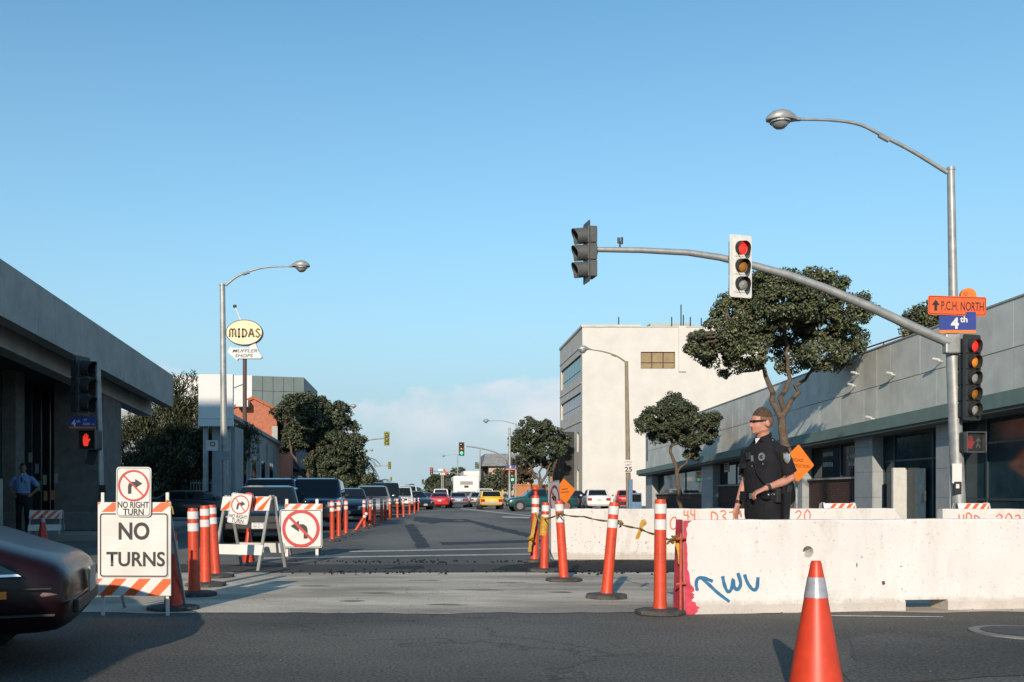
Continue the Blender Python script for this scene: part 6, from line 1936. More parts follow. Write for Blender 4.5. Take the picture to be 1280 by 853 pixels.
def vehicle(name, label, cat, loc, rotz, col, L=4.5, W=1.75, H=1.4, kind='sedan', hood=0.95, belt=0.92, nose=0.70, hood_len=1.15, trunk_len=0.75, rake=0.75, rear_rake=0.55,
            trunk_h=None, group='vehicles on the street', detail=True, lights_off=False, trim=None, rack=False, tail_wide=False, lower=None, plain_front=False):
    """front of the car points to local -Y; wheels stand on z = 0"""
    t = thing(name, label, cat, loc, rotz, group)
    w = W/2; y0, y1 = -L/2, L/2
    th = trunk_h if trunk_h is not None else (belt+0.06 if kind == 'sedan' else belt)
    yc = y0 + hood_len                       # cowl
    yt = y1 - trunk_len                      # foot of the rear window
    zb = 0.22 if kind == 'sedan' else 0.30
    st = [(y0, .80, zb+.12, nose-.16), (y0+.05, .90, zb+.03, nose-.05), (y0+.16, .96, zb, nose), (y0+.45, .99, zb, nose+(hood-nose)*.45), (yc-.25, 1.0, zb, hood-.03), (yc, 1.0, zb, hood),
          (yc+.3, 1.0, zb, belt), ((yc+yt)/2, 1.0, zb, belt+.01), (yt-.25, 1.0, zb, belt+.02), (yt, 1.0, zb, th), (y1-.35, .985, zb, th-.01), (y1-.13, .96, zb, th-.04), (y1-.04, .92, zb+.04, th-.10), (y1, .84, zb+.13, th-.22)]
    half = lambda ww, b, tz: [(0, b), (ww*.80, b), (ww*.93, b+.04), (ww*.985, b+.14), (ww, b+(tz-b)*.45), (ww*.99, tz-.16), (ww*.96, tz-.06), (ww*.90, tz-.012), (ww*.55, tz+.012), (0, tz+.018)]
    vs, fs = [], []
    for y, k, b, tz in st:
        h = half(w*k, b, tz)
        row = [(x, z) for x, z in h] + [(-x, z) for x, z in h[-2:0:-1]]
        vs += [V(x, y, z) for x, z in row]
    n = len(row)
    for i in range(len(st)-1):
        for j in range(n):
            j2 = (j+1) % n
            fs.append((i*n+j, i*n+j2, (i+1)*n+j2, (i+1)*n+j))
    fs += [tuple(range(n))[::-1], tuple(range((len(st)-1)*n, len(st)*n))]
    body = MB().add(vs, fs).build('body', col, t, smooth='full', subsurf=1)
    # greenhouse
    if kind == 'pickup': yt2 = yc + rake + 1.05; rr_ = 0.12
    elif kind in ('suv', 'van'): yt2 = y1-0.10; rr_ = rear_rake
    else: yt2 = yt; rr_ = rear_rake
    bz = belt-0.03; wb_, wr = w*.93, w*.74
    if kind in ('suv','van'): wr = w*.80
    A = [V(-wb_,yc,bz), V(wb_,yc,bz), V(wb_,yt2,bz), V(-wb_,yt2,bz)]
    Tt = [V(-wr,yc+rake,H-.03), V(wr,yc+rake,H-.03), V(wr,yt2-rr_,H-.03), V(-wr,yt2-rr_,H-.03)]
    g_ = MB().hexa(A+Tt)
    ro = g_.build('cabin', col, t, bevel=0.05, smooth=True)
    cr = MB().hexa([q.copy() for q in [V(-wr+.05,yc+rake+.06,H-.035), V(wr-.05,yc+rake+.06,H-.035), V(wr-.05,yt2-rr_-.06,H-.035), V(-wr+.05,yt2-rr_-.06,H-.035), V(-wr+.16,yc+rake+.2,H), V(wr-.16,yc+rake+.2,H), V(wr-.16,yt2-rr_-.2,H), V(-wr+.16,yt2-rr_-.2,H)]])
    cr.build('roof', col, t, bevel=0.015, smooth=True)
    def pane(p00, p10, p11, p01, u0, u1, v0, v1, nm):
        f = lambda u, v: p00.lerp(p10, u).lerp(p01.lerp(p11, u), v)
        q = [f(u0,v0), f(u1,v0), f(u1,v1), f(u0,v1)]
        N = (p10-p00).cross(p01-p00).normalized()
        MB().hexa([a+N*0.002 for a in q]+[a+N*0.014 for a in q]).build(nm, M_CARGLASS, t)
    pane(A[0], A[1], Tt[1], Tt[0], .06, .94, .08, .92, 'windscreen')
    pane(A[2], A[3], Tt[3], Tt[2], .08, .92, .16, .90, 'rear_window')
    if kind == 'pickup': cuts = [(.10,.92)]
    elif kind == 'suv': cuts = [(.10,.36),(.39,.64),(.67,.93)]
    else: cuts = [(.09,.50),(.53,.92)]
    for u0, u1 in cuts:
        pane(A[1], A[2], Tt[2], Tt[1], u0, u1, .12, .88, 'side_window')
        pane(A[3], A[0], Tt[0], Tt[3], 1-u1, 1-u0, .12, .88, 'side_window')
    # wheels
    r = 0.31 if kind == 'sedan' else 0.36
    for yy in (y0+0.82, y1-0.86):
        for sx in (-1, 1):
            MB().tube([V(sx*(w-.30), yy, r), V(sx*(w+.004), yy, r)], r+.055, 24).build('wheel_arch', M_TRIM, t)
            wh = MB().tube([V(sx*(w-.20), yy, r), V(sx*(w-.02), yy, r), V(sx*(w+.012), yy, r)], [r, r, r-.03], 24).build('wheel', M_TYRE, t, smooth=True)
            MB().tube([V(sx*(w-.02), yy, r), V(sx*(w+.018), yy, r)], r*.62, 16).build('rim', M_RIM, wh)
    # front
    tr = trim or M_TRIM
    zl = nose-.13
    for sx in (-1, 1):
        a, b = sx*w*.52, sx*w*.86
        if not plain_front: MB().hexa([V(min(a,b), y0-.006+ (0.07 if (min(a,b) < 0) else 0), zl-.075), V(max(a,b), y0-.006+(0.07 if max(a,b) > 0 else 0), zl-.075), V(max(a,b), y0+.2, zl-.075), V(min(a,b), y0+.2, zl-.075),
                   V(min(a,b), y0+.005+(0.08 if (min(a,b) < 0) else 0), zl+.075), V(max(a,b), y0+.005+(0.08 if max(a,b) > 0 else 0), zl+.075), V(max(a,b), y0+.2, zl+.07), V(min(a,b), y0+.2, zl+.07)]).build('headlight', M_HEADL, t, bevel=0.012)
        a, b = sx*w*.60, sx*w*.84
        if not plain_front: MB().box((min(a,b), y0-.02, zl-.20), (max(a,b), y0+.15, zl-.135)).build('turn_lamp', M_TURN, t)
        # tail lamps
        a, b = sx*w*(.40 if tail_wide else .56), sx*w*.885
        zt = th-.28
        hh = .10 if kind == 'sedan' else .16
        MB().box((min(a,b), y1-.12, zt-hh), (max(a,b), y1+.012, zt+hh*.8)).build('tail_lamp', M_TAILL, t, bevel=0.01)
        MB().ball((sx*(w+.09), yc+.28, belt+.06), (.09,.05,.065), None, 10, 7).build('wing_mirror', col if kind == 'sedan' else tr, t, smooth=True)
    if not plain_front: MB().box((-w*.46, y0-.012, zl-.07), (w*.46, y0+.1, zl+.07)).build('grille', tr, t, bevel=0.01)
    lo = lower or tr
    if not plain_front: MB().box((-w*.86, y0-.035, zb+.08), (w*.86, y0+.2, zb+.22)).build('front_bumper', lo, t, bevel=0.03)
    MB().box((-w*.86, y1-.2, zb+.12), (w*.86, y1+.035, zb+.28)).build('rear_bumper', lo, t, bevel=0.03)
    if not plain_front: MB().box((-.155, y0-.045, zb+.10), (.155, y0-.036, zb+.24)).build('front_plate', M_PLATE, t)
    MB().box((-.155, y1+.004+(.036 if False else 0.01), th-.40), (.155, y1+.022, th-.26)).build('rear_plate', M_PLATE, t)
    if kind == 'pickup':
        MB().box((-w*.86, yt2+.12, belt-.02), (w*.86, y1-.08, belt+.026)).build('bed_cover', M_TRIM, t)
    if rack:
        for sx in (-1, 1):
            MB().tube([V(sx*wr*.85, yc+rake+.3, H+.05), V(sx*wr*.85, yt2-rr_-.3, H+.05)], .02, 6).build('roof_rail', tr, t)
    return t
def facing(px, D, off=0.0): 
    q = P(px, 0, D); return (q.x, D+off, 0)

C_BLACKG = paint('black_green_paint', (0.010,0.016,0.018), 0.2)
C_NAVY = paint('navy_paint', (0.014,0.018,0.035), 0.2)
C_MAROON = paint('dark_maroon_paint', (0.035,0.010,0.016), 0.2)
C_SILVER = paint('silver_paint', (0.38,0.38,0.37), 0.5)
C_GREY = paint('grey_paint', (0.11,0.12,0.125), 0.4)
C_WHITE = paint('white_car_paint', (0.74,0.74,0.72))
C_RED = paint('bright_red_paint', (0.50,0.012,0.012))
C_YEL = paint('taxi_yellow_paint', (0.78,0.50,0.05))
C_TEAL = paint('teal_paint', (0.015,0.085,0.095), 0.2)
C_BLUEG = paint('blue_grey_paint', (0.20,0.25,0.31), 0.4)
Q = 'cars waiting in the left queue'
# queue facing us, nearest first
vehicle('parked_car', 'low black car at the head of the left queue', 'car', (P(317,0,22).x, 22+2.2, 0), R(3), C_BLACKG, 4.4, 1.72, 1.30, 'sedan', hood=0.86, belt=0.84, nose=0.66, group=Q)
vehicle('parked_suv', 'black sport utility second in the left queue', 'suv', (P(326,0,29).x, 29+2.3, 0), R(2), C_BLACKG, 4.6, 1.82, 1.60, 'suv', hood=1.02, belt=1.02, nose=0.90, rake=0.6, rear_rake=0.2, rack=True, group=Q)
vehicle('parked_suv', 'dark blue sport utility with maroon nose third in the left queue', 'suv', (P(386,0,30).x, 30+2.3, 0), R(2), C_NAVY, 4.7, 1.85, 1.62, 'suv', hood=1.05, belt=1.0, nose=0.92, rake=0.55, rear_rake=0.2, rack=True, group=Q, lower=C_MAROON)
vehicle('parked_car', 'dark sedan behind the sport utility in the queue', 'car', (P(430,0,40).x, 40+2.2, 0), R(3), C_NAVY, 4.5, 1.75, 1.38, group=Q)
vehicle('pickup_truck', 'silver pickup facing us in the queue behind the posts', 'pickup truck', (P(463,0,47).x, 47+2.5, 0), R(2), C_SILVER, 5.0, 1.85, 1.55, 'pickup', hood=1.0, belt=1.0, nose=0.88, rake=0.6, group=Q, trim=M_CHROME)
vehicle('parked_suv', 'dark green sport utility behind the silver pickup', 'suv', (P(480,0,58).x, 58+2.3, 0), R(2), C_BLACKG, 4.7, 1.9, 1.85, 'suv', hood=1.1, belt=1.1, nose=0.95, rake=0.5, rear_rake=0.2, group=Q)
vehicle('parked_suv', 'white sport utility in the far part of the queue', 'suv', (P(500,0,70).x, 70+2.3, 0), R(2), C_WHITE, 4.6, 1.85, 1.7, 'suv', hood=1.05, belt=1.02, nose=0.92, rake=0.5, rear_rake=0.2, group=Q)
vehicle('parked_van', 'pale van near the far end of the queue', 'van', (P(509,0,88).x, 88+2.5, 0), R(2), C_WHITE, 4.9, 1.9, 2.0, 'van', hood=1.1, belt=1.12, nose=0.95, rake=0.7, rear_rake=0.12, group=Q)
vehicle('parked_car', 'dark blue sedan at the far end of the queue', 'car', (P(516,0,76).x, 76, 0), R(25), C_NAVY, 4.5, 1.75, 1.42, group=Q)
vehicle('parked_car', 'small black car crossing beyond the fallen post', 'car', (P(530,0,96).x, 96, 0), R(40), C_BLACKG, 4.3, 1.72, 1.38, group=Q)
vehicle('parked_car', 'dark car in shade under the drooping tree', 'car', (P(262,0,38).x-0.5, 38, 0.02), R(95), C_BLACKG, 4.4, 1.72, 1.25, group='cars parked on the left')
# going away from us
A_ = 'cars driving away'
def away(px, D): q = P(px, 0, D); return (q.x, D+2.2, 0)
vehicle('red_coupe', 'bright red coupe seen from behind in the middle lane', 'car', away(549.5, 84), R(180), C_RED, 4.3, 1.76, 1.32, group=A_, trunk_h=0.98, rear_rake=0.85, trunk_len=0.5, belt=0.88, lower=C_RED)
vehicle('grey_sedan', 'blue grey sedan seen from behind left of the bus', 'car', away(573.5, 88), R(180), C_BLUEG, 4.6, 1.72, 1.36, group=A_, tail_wide=True)
vehicle('yellow_taxi', 'yellow station wagon taxi seen from behind', 'taxi', away(614.5, 76), R(180), C_YEL, 4.7, 1.85, 1.45, 'suv', group=A_, hood=0.95, belt=0.95, nose=0.8, rear_rake=0.45, lower=mat('taxi_bumper', (0.5,0.4,0.3), 0.5))
vehicle('grey_sedan', 'small grey sedan tucked behind the yellow taxi', 'car', away(598.5, 92), R(180), C_SILVER, 4.4, 1.70, 1.40, group=A_)
vehicle('white_van', 'cream van ahead of the red coupe', 'van', away(551, 112), R(180), C_WHITE, 4.8, 1.9, 1.85, 'van', group=A_, hood=1.1, belt=1.1, nose=0.95, rake=0.7, rear_rake=0.12)
vehicle('white_van', 'pale van ahead of the yellow taxi', 'van', away(607, 108), R(180), C_WHITE, 4.8, 1.9, 1.85, 'van', group=A_, hood=1.1, belt=1.1, nose=0.95, rake=0.7, rear_rake=0.12)
vehicle('teal_pickup', 'teal pickup crossing at the far junction', 'pickup truck', (P(676,0,68).x, 68, 0), R(-84), C_TEAL, 4.9, 1.8, 1.55, 'pickup', hood=1.02, belt=1.0, nose=0.85, rake=0.6)
vehicle('parked_car', 'dark car behind the teal pickup', 'car', (P(708,0,74).x, 74, 0), R(-84), C_NAVY, 4.5, 1.75, 1.45)
vehicle('white_sedan', 'white sedan parked by the cream office wall', 'car', (P(759.5,0,66).x, 70.5, 0.10), R(176), C_WHITE, 4.5, 1.72, 1.42, group='cars in the car park', trunk_h=1.0, lower=C_WHITE)
vehicle('red_sedan', 'red car parked behind the blue news rack', 'car', (P(797,0,72).x, 76, 0.10), R(172), C_RED, 4.5, 1.74, 1.40, group='cars in the car park')

# white bus or camper seen from behind
D = 118.0; s = FPX/D
bx, bw = (583.0-CX)/s, 33/s
t = thing('white_bus', 'white bus seen from behind in the right lane', 'bus', (bx, D, 0))
zb_, zt_ = 0.4, CH+(620-595)/s
M_BUSW = mat('bus_white', (0.78,0.77,0.75), 0.4, var=0.04, scale=2, coat=0.3)
MB().box((-bw/2, 0, zb_), (bw/2, 9.0, zt_)).build('body', M_BUSW, t, bevel=0.18, smooth=True)
MB().box((-bw*.36, -.03, 1.05), (bw*.36, -.002, 1.55)).build('rear_panel', M_TRIM, t)
MB().box((-bw*.24, -.03, zt_-1.05), (bw*.24, -.002, zt_-0.65)).build('rear_vent', mat('vent_grey', (0.35,0.33,0.31), 0.7), t)
MB().box((-bw*.08, -.035, zt_-1.4), (bw*.08, -.002, zt_-1.15)).build('route_sign', M_TRIM, t)
for sx in (-1, 1):
    MB().box((sx*bw*.42-.08, -.04, 1.3), (sx*bw*.42+.08, -.002, 1.5)).build('tail_lamp', M_TAILL, t)
    for yy in (2.0, 6.8):
        MB().tube([V(sx*(bw/2-.3), yy, .48), V(sx*(bw/2-.02), yy, .48)], .48, 18).build('wheel', M_TYRE, t, smooth=True)
    for i in range(5):
        xx = sx*(bw/2+.004)
        MB().box((min(xx, xx+sx*.02), .6+i*1.6, 1.7), (max(xx, xx+sx*.02), 2.0+i*1.6, 2.6)).build('side_window', M_GLASS, t)
MB().box((-bw*.44, -.08, .45), (bw*.44, .1, .75)).build('bumper', M_GALV, t, bevel=0.02)
MB().box((-bw/2-0.9, 0.5, zt_-1.15), (-bw/2-0.05, 0.62, zt_-0.6)).build('side_mirror', M_TRIM, t)

# the dark car nosing in at the left edge
C_DARK = mat('deep_plum_paint', (0.012,0.003,0.005), 0.35, var=0.03, scale=1.5, coat=0.12, spec=0.25)
L = 4.5
nose_x = (124-CX)*7.2/FPX - 0.17
t = vehicle('passing_car', 'dark plum car nosing in at the left edge', 'car', (-2.20-0.978*L/2, 6.58-0.208*L/2, 0), R(102), C_DARK, L, 1.74, 1.32, 'sedan', hood=0.87, belt=0.87, nose=0.69, hood_len=0.85, group='moving cars', lower=C_DARK, plain_front=True)
w = 0.87; y0 = -L/2
# flank details on the side we see (local -x faces the camera)
def flank(name, pts, m, out=.006, thick=.006):
    """a panel lying on the flank: pts are (distance behind the nose, height)"""
    fx = lambda z: w*(1.0 if z < .56 else 1.0 - .035*(z-.56)/.17) + out
    q = [V(-fx(z), y0+d, z) for d, z in pts]
    n = len(q)
    MB().add(q + [p+V(thick+.012,0,0) for p in q], [tuple(range(n)), tuple(range(2*n-1,n-1,-1))] + [(i,(i+1)%n,(i+1)%n+n,i+n) for i in range(n)]).build(name, m, t)
flank('side_window', [(.27,.600), (1.0,.585), (1.0,.745), (.62,.725), (.42,.675)], M_CARGLASS)  # dark glass panel laid on the front wing, no window opening behind
flank('panel_edge_strip', [(.26,.590), (1.0,.572), (1.0,.588), (.28,.603)], M_CHROME, .009)
flank('side_marker', [(.34,.462), (.56,.457), (.56,.50), (.34,.505)], M_TURN, .008)
flank('body_seam', [(.10,.515), (1.3,.50), (1.3,.506), (.10,.521)], M_TRIM, .004)
flank('lower_seam', [(.08,.36), (1.3,.33), (1.3,.345), (.08,.372)], M_TRIM, .004)
MB().ball((-w*.84, y0+.15, .475), (.085,.11,.04), RZ(.5), 14, 8).build('headlight', mat('dusky_headlamp', (0.30,0.20,0.18), 0.2, var=0.2, scale=12), t, smooth=True)
MB().box((-.10, y0-.03, .43), (.22, y0-.015, .59)).build('front_plate', mat('grey_licence_plate', (0.36,0.37,0.34), 0.5, var=0.15, scale=20), t)
MB().box((-w*.62, y0-.012, .34), (w*.62, y0+.1, .42)).build('air_intake', M_TRIM, t, bevel=.01)

# an unseen box van added left of the viewpoint to shadow the lower left
vn = vehicle('shadow_van', 'unseen white van added beside the viewpoint to cast its shadow', 'van', (-4.05, 0.9, 0), R(180), C_WHITE, 5.2, 1.9, 2.15, 'van', hood=1.15, belt=1.2, nose=0.95, rake=0.6, rear_rake=0.12)

# ------------------------------------------------------------------ people
def remeshed(mb, name, m, parent, voxel=0.008, smooth_it=4, fac=0.5):
    o = mb.build(name, m, parent, fix=True)
    r = o.modifiers.new('remesh', 'REMESH'); r.mode = 'VOXEL'; r.voxel_size = voxel; r.use_smooth_shade = True
    s = o.modifiers.new('smooth', 'SMOOTH'); s.factor = fac; s.iterations = smooth_it
    bake(o)
    o.data.polygons.foreach_set('use_smooth', [True]*len(o.data.polygons))
    if not o.data.materials: o.data.materials.append(m)
    return o

M_SKIN = mat('tanned_skin', (0.53,0.26,0.18), 0.5, var=0.06, scale=9, color2=(0.45,0.20,0.14), bump=0.12, bscale=120, spec=0.35)
M_SKIN2 = mat('brown_skin', (0.26,0.13,0.085), 0.5, var=0.06, scale=14, spec=0.35)
M_HAIR = mat('short_brown_hair', (0.15,0.083,0.047), 0.7, var=0.3, scale=60, bump=0.8, bscale=220)
M_HAIRF = mat('shaved_side_hair', (0.235,0.125,0.078), 0.7, var=0.2, scale=70, bump=0.3, bscale=300)
M_HAIRD = mat('black_hair', (0.015,0.012,0.012), 0.6, var=0.2, scale=60)
M_UNIF = mat('black_uniform_cloth', (0.016,0.016,0.020), 0.85, var=0.15, scale=8, bump=0.35, bscale=14, spec=0.25)
M_TROUS = mat('black_trouser_cloth', (0.014,0.014,0.017), 0.85, var=0.15, scale=8, bump=0.3, bscale=12, spec=0.25)
M_BLUES = mat('light_blue_shirt', (0.16,0.30,0.52), 0.85, var=0.1, scale=8, bump=0.4, bscale=14)
M_LEATHER = mat('black_leather', (0.012,0.012,0.013), 0.28, var=0.1, scale=20)
M_WHITEC = mat('white_undershirt', (0.75,0.75,0.75), 0.9, var=0.05)
M_GOLD = mat('gold_badge', (0.55,0.38,0.13), 0.3, metal=0.8, var=0.15, scale=40)
M_SILVB = mat('silver_badge', (0.65,0.65,0.66), 0.25, metal=0.8, var=0.2, scale=60)

def limb(mb, pts, rad, n=14): mb.tube(pts, rad, n)

def hand(mb, wrist, d, palm_n, thumb_side, curl=0.5, k=1.0):
    """d: direction of the fingers, palm_n: towards the palm, thumb_side: +1/-1 across"""
    d = Vector(d).normalized(); pn = Vector(palm_n); pn = (pn - d*pn.dot(d)).normalized()
    ac = d.cross(pn).normalized()*thumb_side           # towards the thumb
    w = Vector(wrist)
    mb.tube([w-d*.02, w+d*.025*k, w+d*.06*k, w+d*.088*k], [(.024*k,.02*k), (.036*k,.017*k), (.042*k,.016*k), (.040*k,.013*k)], 12) if False else None
    # palm as a flattened box-like loft
    vs = []; rows = [(-.015,.024,.019), (.02,.034,.018), (.055,.042,.016), (.088,.041,.013)]
    n = 12
    for u, ra, rb in rows:
        for i in range(n):
            a = 2*math.pi*i/n
            vs.append(w + d*u*k + ac*(math.cos(a)*ra*k) + pn*(math.sin(a)*rb*k))
    fs = [(i*n+j, i*n+(j+1)%n, (i+1)*n+(j+1)%n, (i+1)*n+j) for i in range(len(rows)-1) for j in range(n)] + [tuple(range(n))[::-1], tuple(range((len(rows)-1)*n, len(rows)*n))]
    mb.add(vs, fs)
    for f, (off, ln) in enumerate(((.031,.068), (.0105,.078), (-.0105,.072), (-.031,.056))):
        p = w + d*.08*k + ac*off*k
        c = curl*(0.85+0.12*f)
        d1 = (d*math.cos(c*.6) + pn*math.sin(c*.6)); d2 = (d*math.cos(c*1.4)+pn*math.sin(c*1.4)); d3 = (d*math.cos(c*2.0)+pn*math.sin(c*2.0))
        a = p + d1*ln*.45*k; b = a + d2*ln*.35*k; e = b + d3*ln*.28*k
        mb.tube([p, a, b, e], [.0098*k,.0095*k,.0085*k,.0065*k], 8)
    p = w + d*.025*k + ac*.03*k
    t1 = (d*.75 + ac*.6 + pn*.25).normalized(); a = p + t1*.045*k; b = a + (d*.9+ac*.15+pn*.35).normalized()*.035*k
    mb.tube([p, a, b], [.014*k,.0115*k,.008*k], 8)

def head_shapes(mb, k=1.0):
    """head about the neck pivot (0,0,1.60), facing -Y"""
    mb.ball((0,.022,1.745), (.076,.098,.098), None, 24, 16)          # skull
    mb.ball((0,-.022,1.745), (.066,.072,.072), None, 20, 14)         # forehead
    mb.ball((0,-.028,1.688), (.060,.068,.062), None, 20, 14)         # face
    mb.ball((0,-.030,1.655), (.052,.060,.040), None, 18, 12)         # jaw
    mb.ball((0,-.074,1.640), (.026,.022,.018), None, 14, 10)         # chin
    mb.ball((0,-.088,1.668), (.022,.012,.007), None, 10, 8)          # lips
    mb.ball((0,-.087,1.660), (.020,.011,.006), None, 10, 8)
    mb.tube([V(0,-.086,1.742), V(0,-.100,1.722), V(0,-.116,1.700), V(0,-.110,1.692), V(0,-.088,1.688)], [.008,.009,.0105,.010,.009], 10)
    for sx in (-1, 1):
        mb.ball((sx*.012,-.098,1.693), (.009,.010,.008), None, 8, 6)
        mb.ball((sx*.030,-.082,1.750), (.026,.011,.009), None, 10, 8)      # brow
        mb.ball((sx*.036,-.054,1.698), (.022,.020,.026), None, 10, 8)      # cheek
        mb.ball((sx*.045,.0,1.660), (.020,.045,.024), None, 10, 8)         # jaw corner
        mb.ball((sx*.079,.018,1.712), (.009,.021,.033), RZ(sx*-.35) @ RX(.15), 12, 10)  # ear

def hair_cap(mb, y_front, top=1.0, zlow=1.70, n=80, m=56, grow=1.06, peak=0.0, only_top=0.0):
    """hair as a shell over the skull: cut along a hairline that drops behind the ears"""
    vs, idx, fs = [], {}, []
    for j in range(m+1):
        th = math.pi/2 - (math.pi*0.80)*j/m
        for i in range(n):
            a = 2*math.pi*i/n
            x, y, z = math.cos(th)*math.cos(a), math.cos(th)*math.sin(a), math.sin(th)
            zz0 = 1.742+z*.100
            gq = min(1.0, max(0.0, (zz0-1.755)/.05)) if only_top else 1.0
            gg = 1.004 + (grow-1.004)*gq*gq*(3-2*gq)
            p = V(x*.078*gg, .018+y*.102*gg, 1.742+z*.100*(1+(grow*top-1)*gq) + (peak*max(0,z)**3))
            idx[(j,i)] = len(vs); vs.append(p)
    for j in range(m):
        for i in range(n):
            i2 = (i+1) % n
            c = sum((vs[idx[q]] for q in ((j,i),(j,i2),(j+1,i),(j+1,i2))), V(0,0,0))/4
            # hairline: forehead high, temples lower, nape low
            lim = 1.785 if c.y < y_front else (1.735 if c.y < -0.005 else (zlow if c.y > 0.03 else 1.725))
            if only_top: lim = only_top + .004*mnoise.noise(c*60) + (0.012 if c.y < -.03 else 0) - 0.25*max(0, c.y-.02)
            if c.z > lim: fs.append((idx[(j,i)], idx[(j,i2)], idx[(j+1,i2)], idx[(j+1,i)]))
    mb.add(vs, fs)

def xform(mb, Mx):
    mb.v = [Mx @ p for p in mb.v]; return mb

def officer(label, loc, rotz, scale, arms, head_yaw, uniform, trousers, skin, hair, glasses, voxel, detail, head_pitch=0.0):
    t = thing('person', label, 'person', loc, rotz, scale=scale)
    HM = T(V(0,-.035,1.578)) @ RZ(head_yaw) @ RX(head_pitch) @ T(V(0,0,-1.60))
    body = MB()
    hd = MB(); head_shapes(hd); xform(hd, HM); body.add(hd.v, hd.f)
    body.rings([(0,.015,1.46,.078,.070), (0,.004,1.53,.067,.064), (0,-.010,1.58,.061,.063), (0,-.022,1.63,.058,.064), (0,-.026,1.68,.058,.064)])
    body.rings([(0,0,.80,.15,.10), (0,0,.92,.165,.115), (0,0,1.05,.150,.105), (0,0,1.2,.155,.108), (0,0,1.34,.17,.115), (0,.005,1.44,.165,.10), (0,.012,1.50,.10,.075)])
    for sx in (-1, 1):
        limb(body, [V(sx*.09,0,.90), V(sx*.10,-.005,.70), V(sx*.105,-.015,.50), V(sx*.108,.0,.32), V(sx*.11,.015,.09)], [.088,.074,.055,.052,.036])
        ar = arms[sx]
        S_, E_, W_ = Vector(ar['s']), Vector(ar['e']), Vector(ar['w'])
        limb(body, [S_, S_.lerp(E_,.45), E_, E_.lerp(W_,.28), W_], [.050,.046,.038,.040,.026])
        hand(body, W_, ar['hd'], ar['pn'], ar['ts'], ar.get('curl', .5))
    remeshed(body, 'body', skin, t, voxel, 3, .45)
    # shirt
    sh = MB()
    sh.rings([(0,0,1.00,.172,.130), (0,-.002,1.06,.176,.135), (0,-.006,1.14,.174,.138), (0,-.008,1.24,.180,.142), (0,-.008,1.33,.186,.142), (0,-.002,1.40,.190,.130), (0,.004,1.460,.182,.112), (0,.008,1.505,.150,.094), (0,.006,1.54,.105,.082), (0,.002,1.565,.078,.076)], n=28, power=2.25)
    for sx in (-1, 1):
        ar = arms[sx]; S_, E_ = Vector(ar['s']), Vector(ar['e'])
        sh.ball(S_+V(-sx*.03,0,-.005), (.072,.072,.066), None, 16, 12)
        limb(sh, [S_+V(-sx*.05,0,.0), S_, S_.lerp(E_,.35), S_.lerp(E_,.70), S_.lerp(E_,.80)], [.064,.067,.066,.068,.071], 18)
    remeshed(sh, 'shirt', uniform, t, voxel*1.2, 3, .5)
    # trousers
    tr = MB()
    tr.rings([(0,.004,.78,.175,.125), (0,.004,.86,.190,.140), (0,.002,.94,.188,.140), (0,0,1.02,.176,.134), (0,0,1.06,.174,.133)], n=26, power=2.3)
    for sx in (-1, 1):
        limb(tr, [V(sx*.092,0,.90), V(sx*.102,-.003,.70), V(sx*.106,-.012,.48), V(sx*.110,.002,.30), V(sx*.112,.012,.06)], [.098,.092,.076,.070,.068], 16)
    remeshed(tr, 'trousers', trousers, t, voxel*1.3, 3, .5)
    for sx in (-1, 1):
        b = MB(); b.rings([(sx*.112,-.035,.004,.048,.135), (sx*.112,-.035,.03,.05,.138), (sx*.112,-.025,.06,.046,.12), (sx*.112,.01,.09,.045,.07), (sx*.112,.015,.13,.05,.06)], n=18)
        b.build('boot', M_LEATHER, t, smooth=True)
    # belt and what hangs on it
    bl = MB(); bl.rings([(0,0,1.005,.186,.145), (0,0,1.055,.186,.145)], n=36, power=2.3)
    bl.build('belt', M_LEATHER, t, smooth=True)
    # collar
    co = MB()
    for sx in (-1, 1):
        co.add([V(sx*.012,-.072,1.508), V(sx*.052,-.078,1.492), V(sx*.078,-.035,1.520), V(sx*.070,.03,1.540), V(sx*.03,.088,1.548), V(0,.092,1.549),
                V(sx*.004,-.060,1.530), V(sx*.040,-.052,1.545), V(sx*.064,-.02,1.560), V(sx*.060,.035,1.580), V(sx*.026,.078,1.588), V(0,.082,1.589)],
               [(0,1,7,6),(1,2,8,7),(2,3,9,8),(3,4,10,9),(4,5,11,10)])
    co.v = [p + V(0,-.012,.030) for p in co.v]
    c_ = co.build('collar', uniform, t, smooth=True)
    so = c_.modifiers.new('thick', 'SOLIDIFY'); so.thickness = .006; bake(c_)
    MB().add([V(-.028,-.082,1.560), V(.028,-.082,1.560), V(.0,-.110,1.508)], [(0,1,2)]).build('undershirt', M_WHITEC, t)
    # head things
    if detail:
        hs = MB(); hair_cap(hs, -.045, 1.0, 1.69, grow=1.012); xform(hs, HM)
        hs.build('clipped_side_hair', M_HAIRF, t, smooth='full')
    hm = MB(); hair_cap(hm, -.045, 1.07, 1.67, grow=1.045, peak=0.016, only_top=1.770 if detail else 0.0); xform(hm, HM)
    h_ = hm.build('hair', hair, t, smooth='full', fix=True)
    so = h_.modifiers.new('thick', 'SOLIDIFY'); so.thickness = .008; so.offset = -1; bake(h_)
    mo = MB().ball((0,-.0975,1.6645), (.018,.0035,.0016), None, 10, 6); xform(mo, HM)
    mo.build('mouth_line', mat('lip_shadow_red', (0.22,0.07,0.05), 0.6, var=0), t, smooth=True)
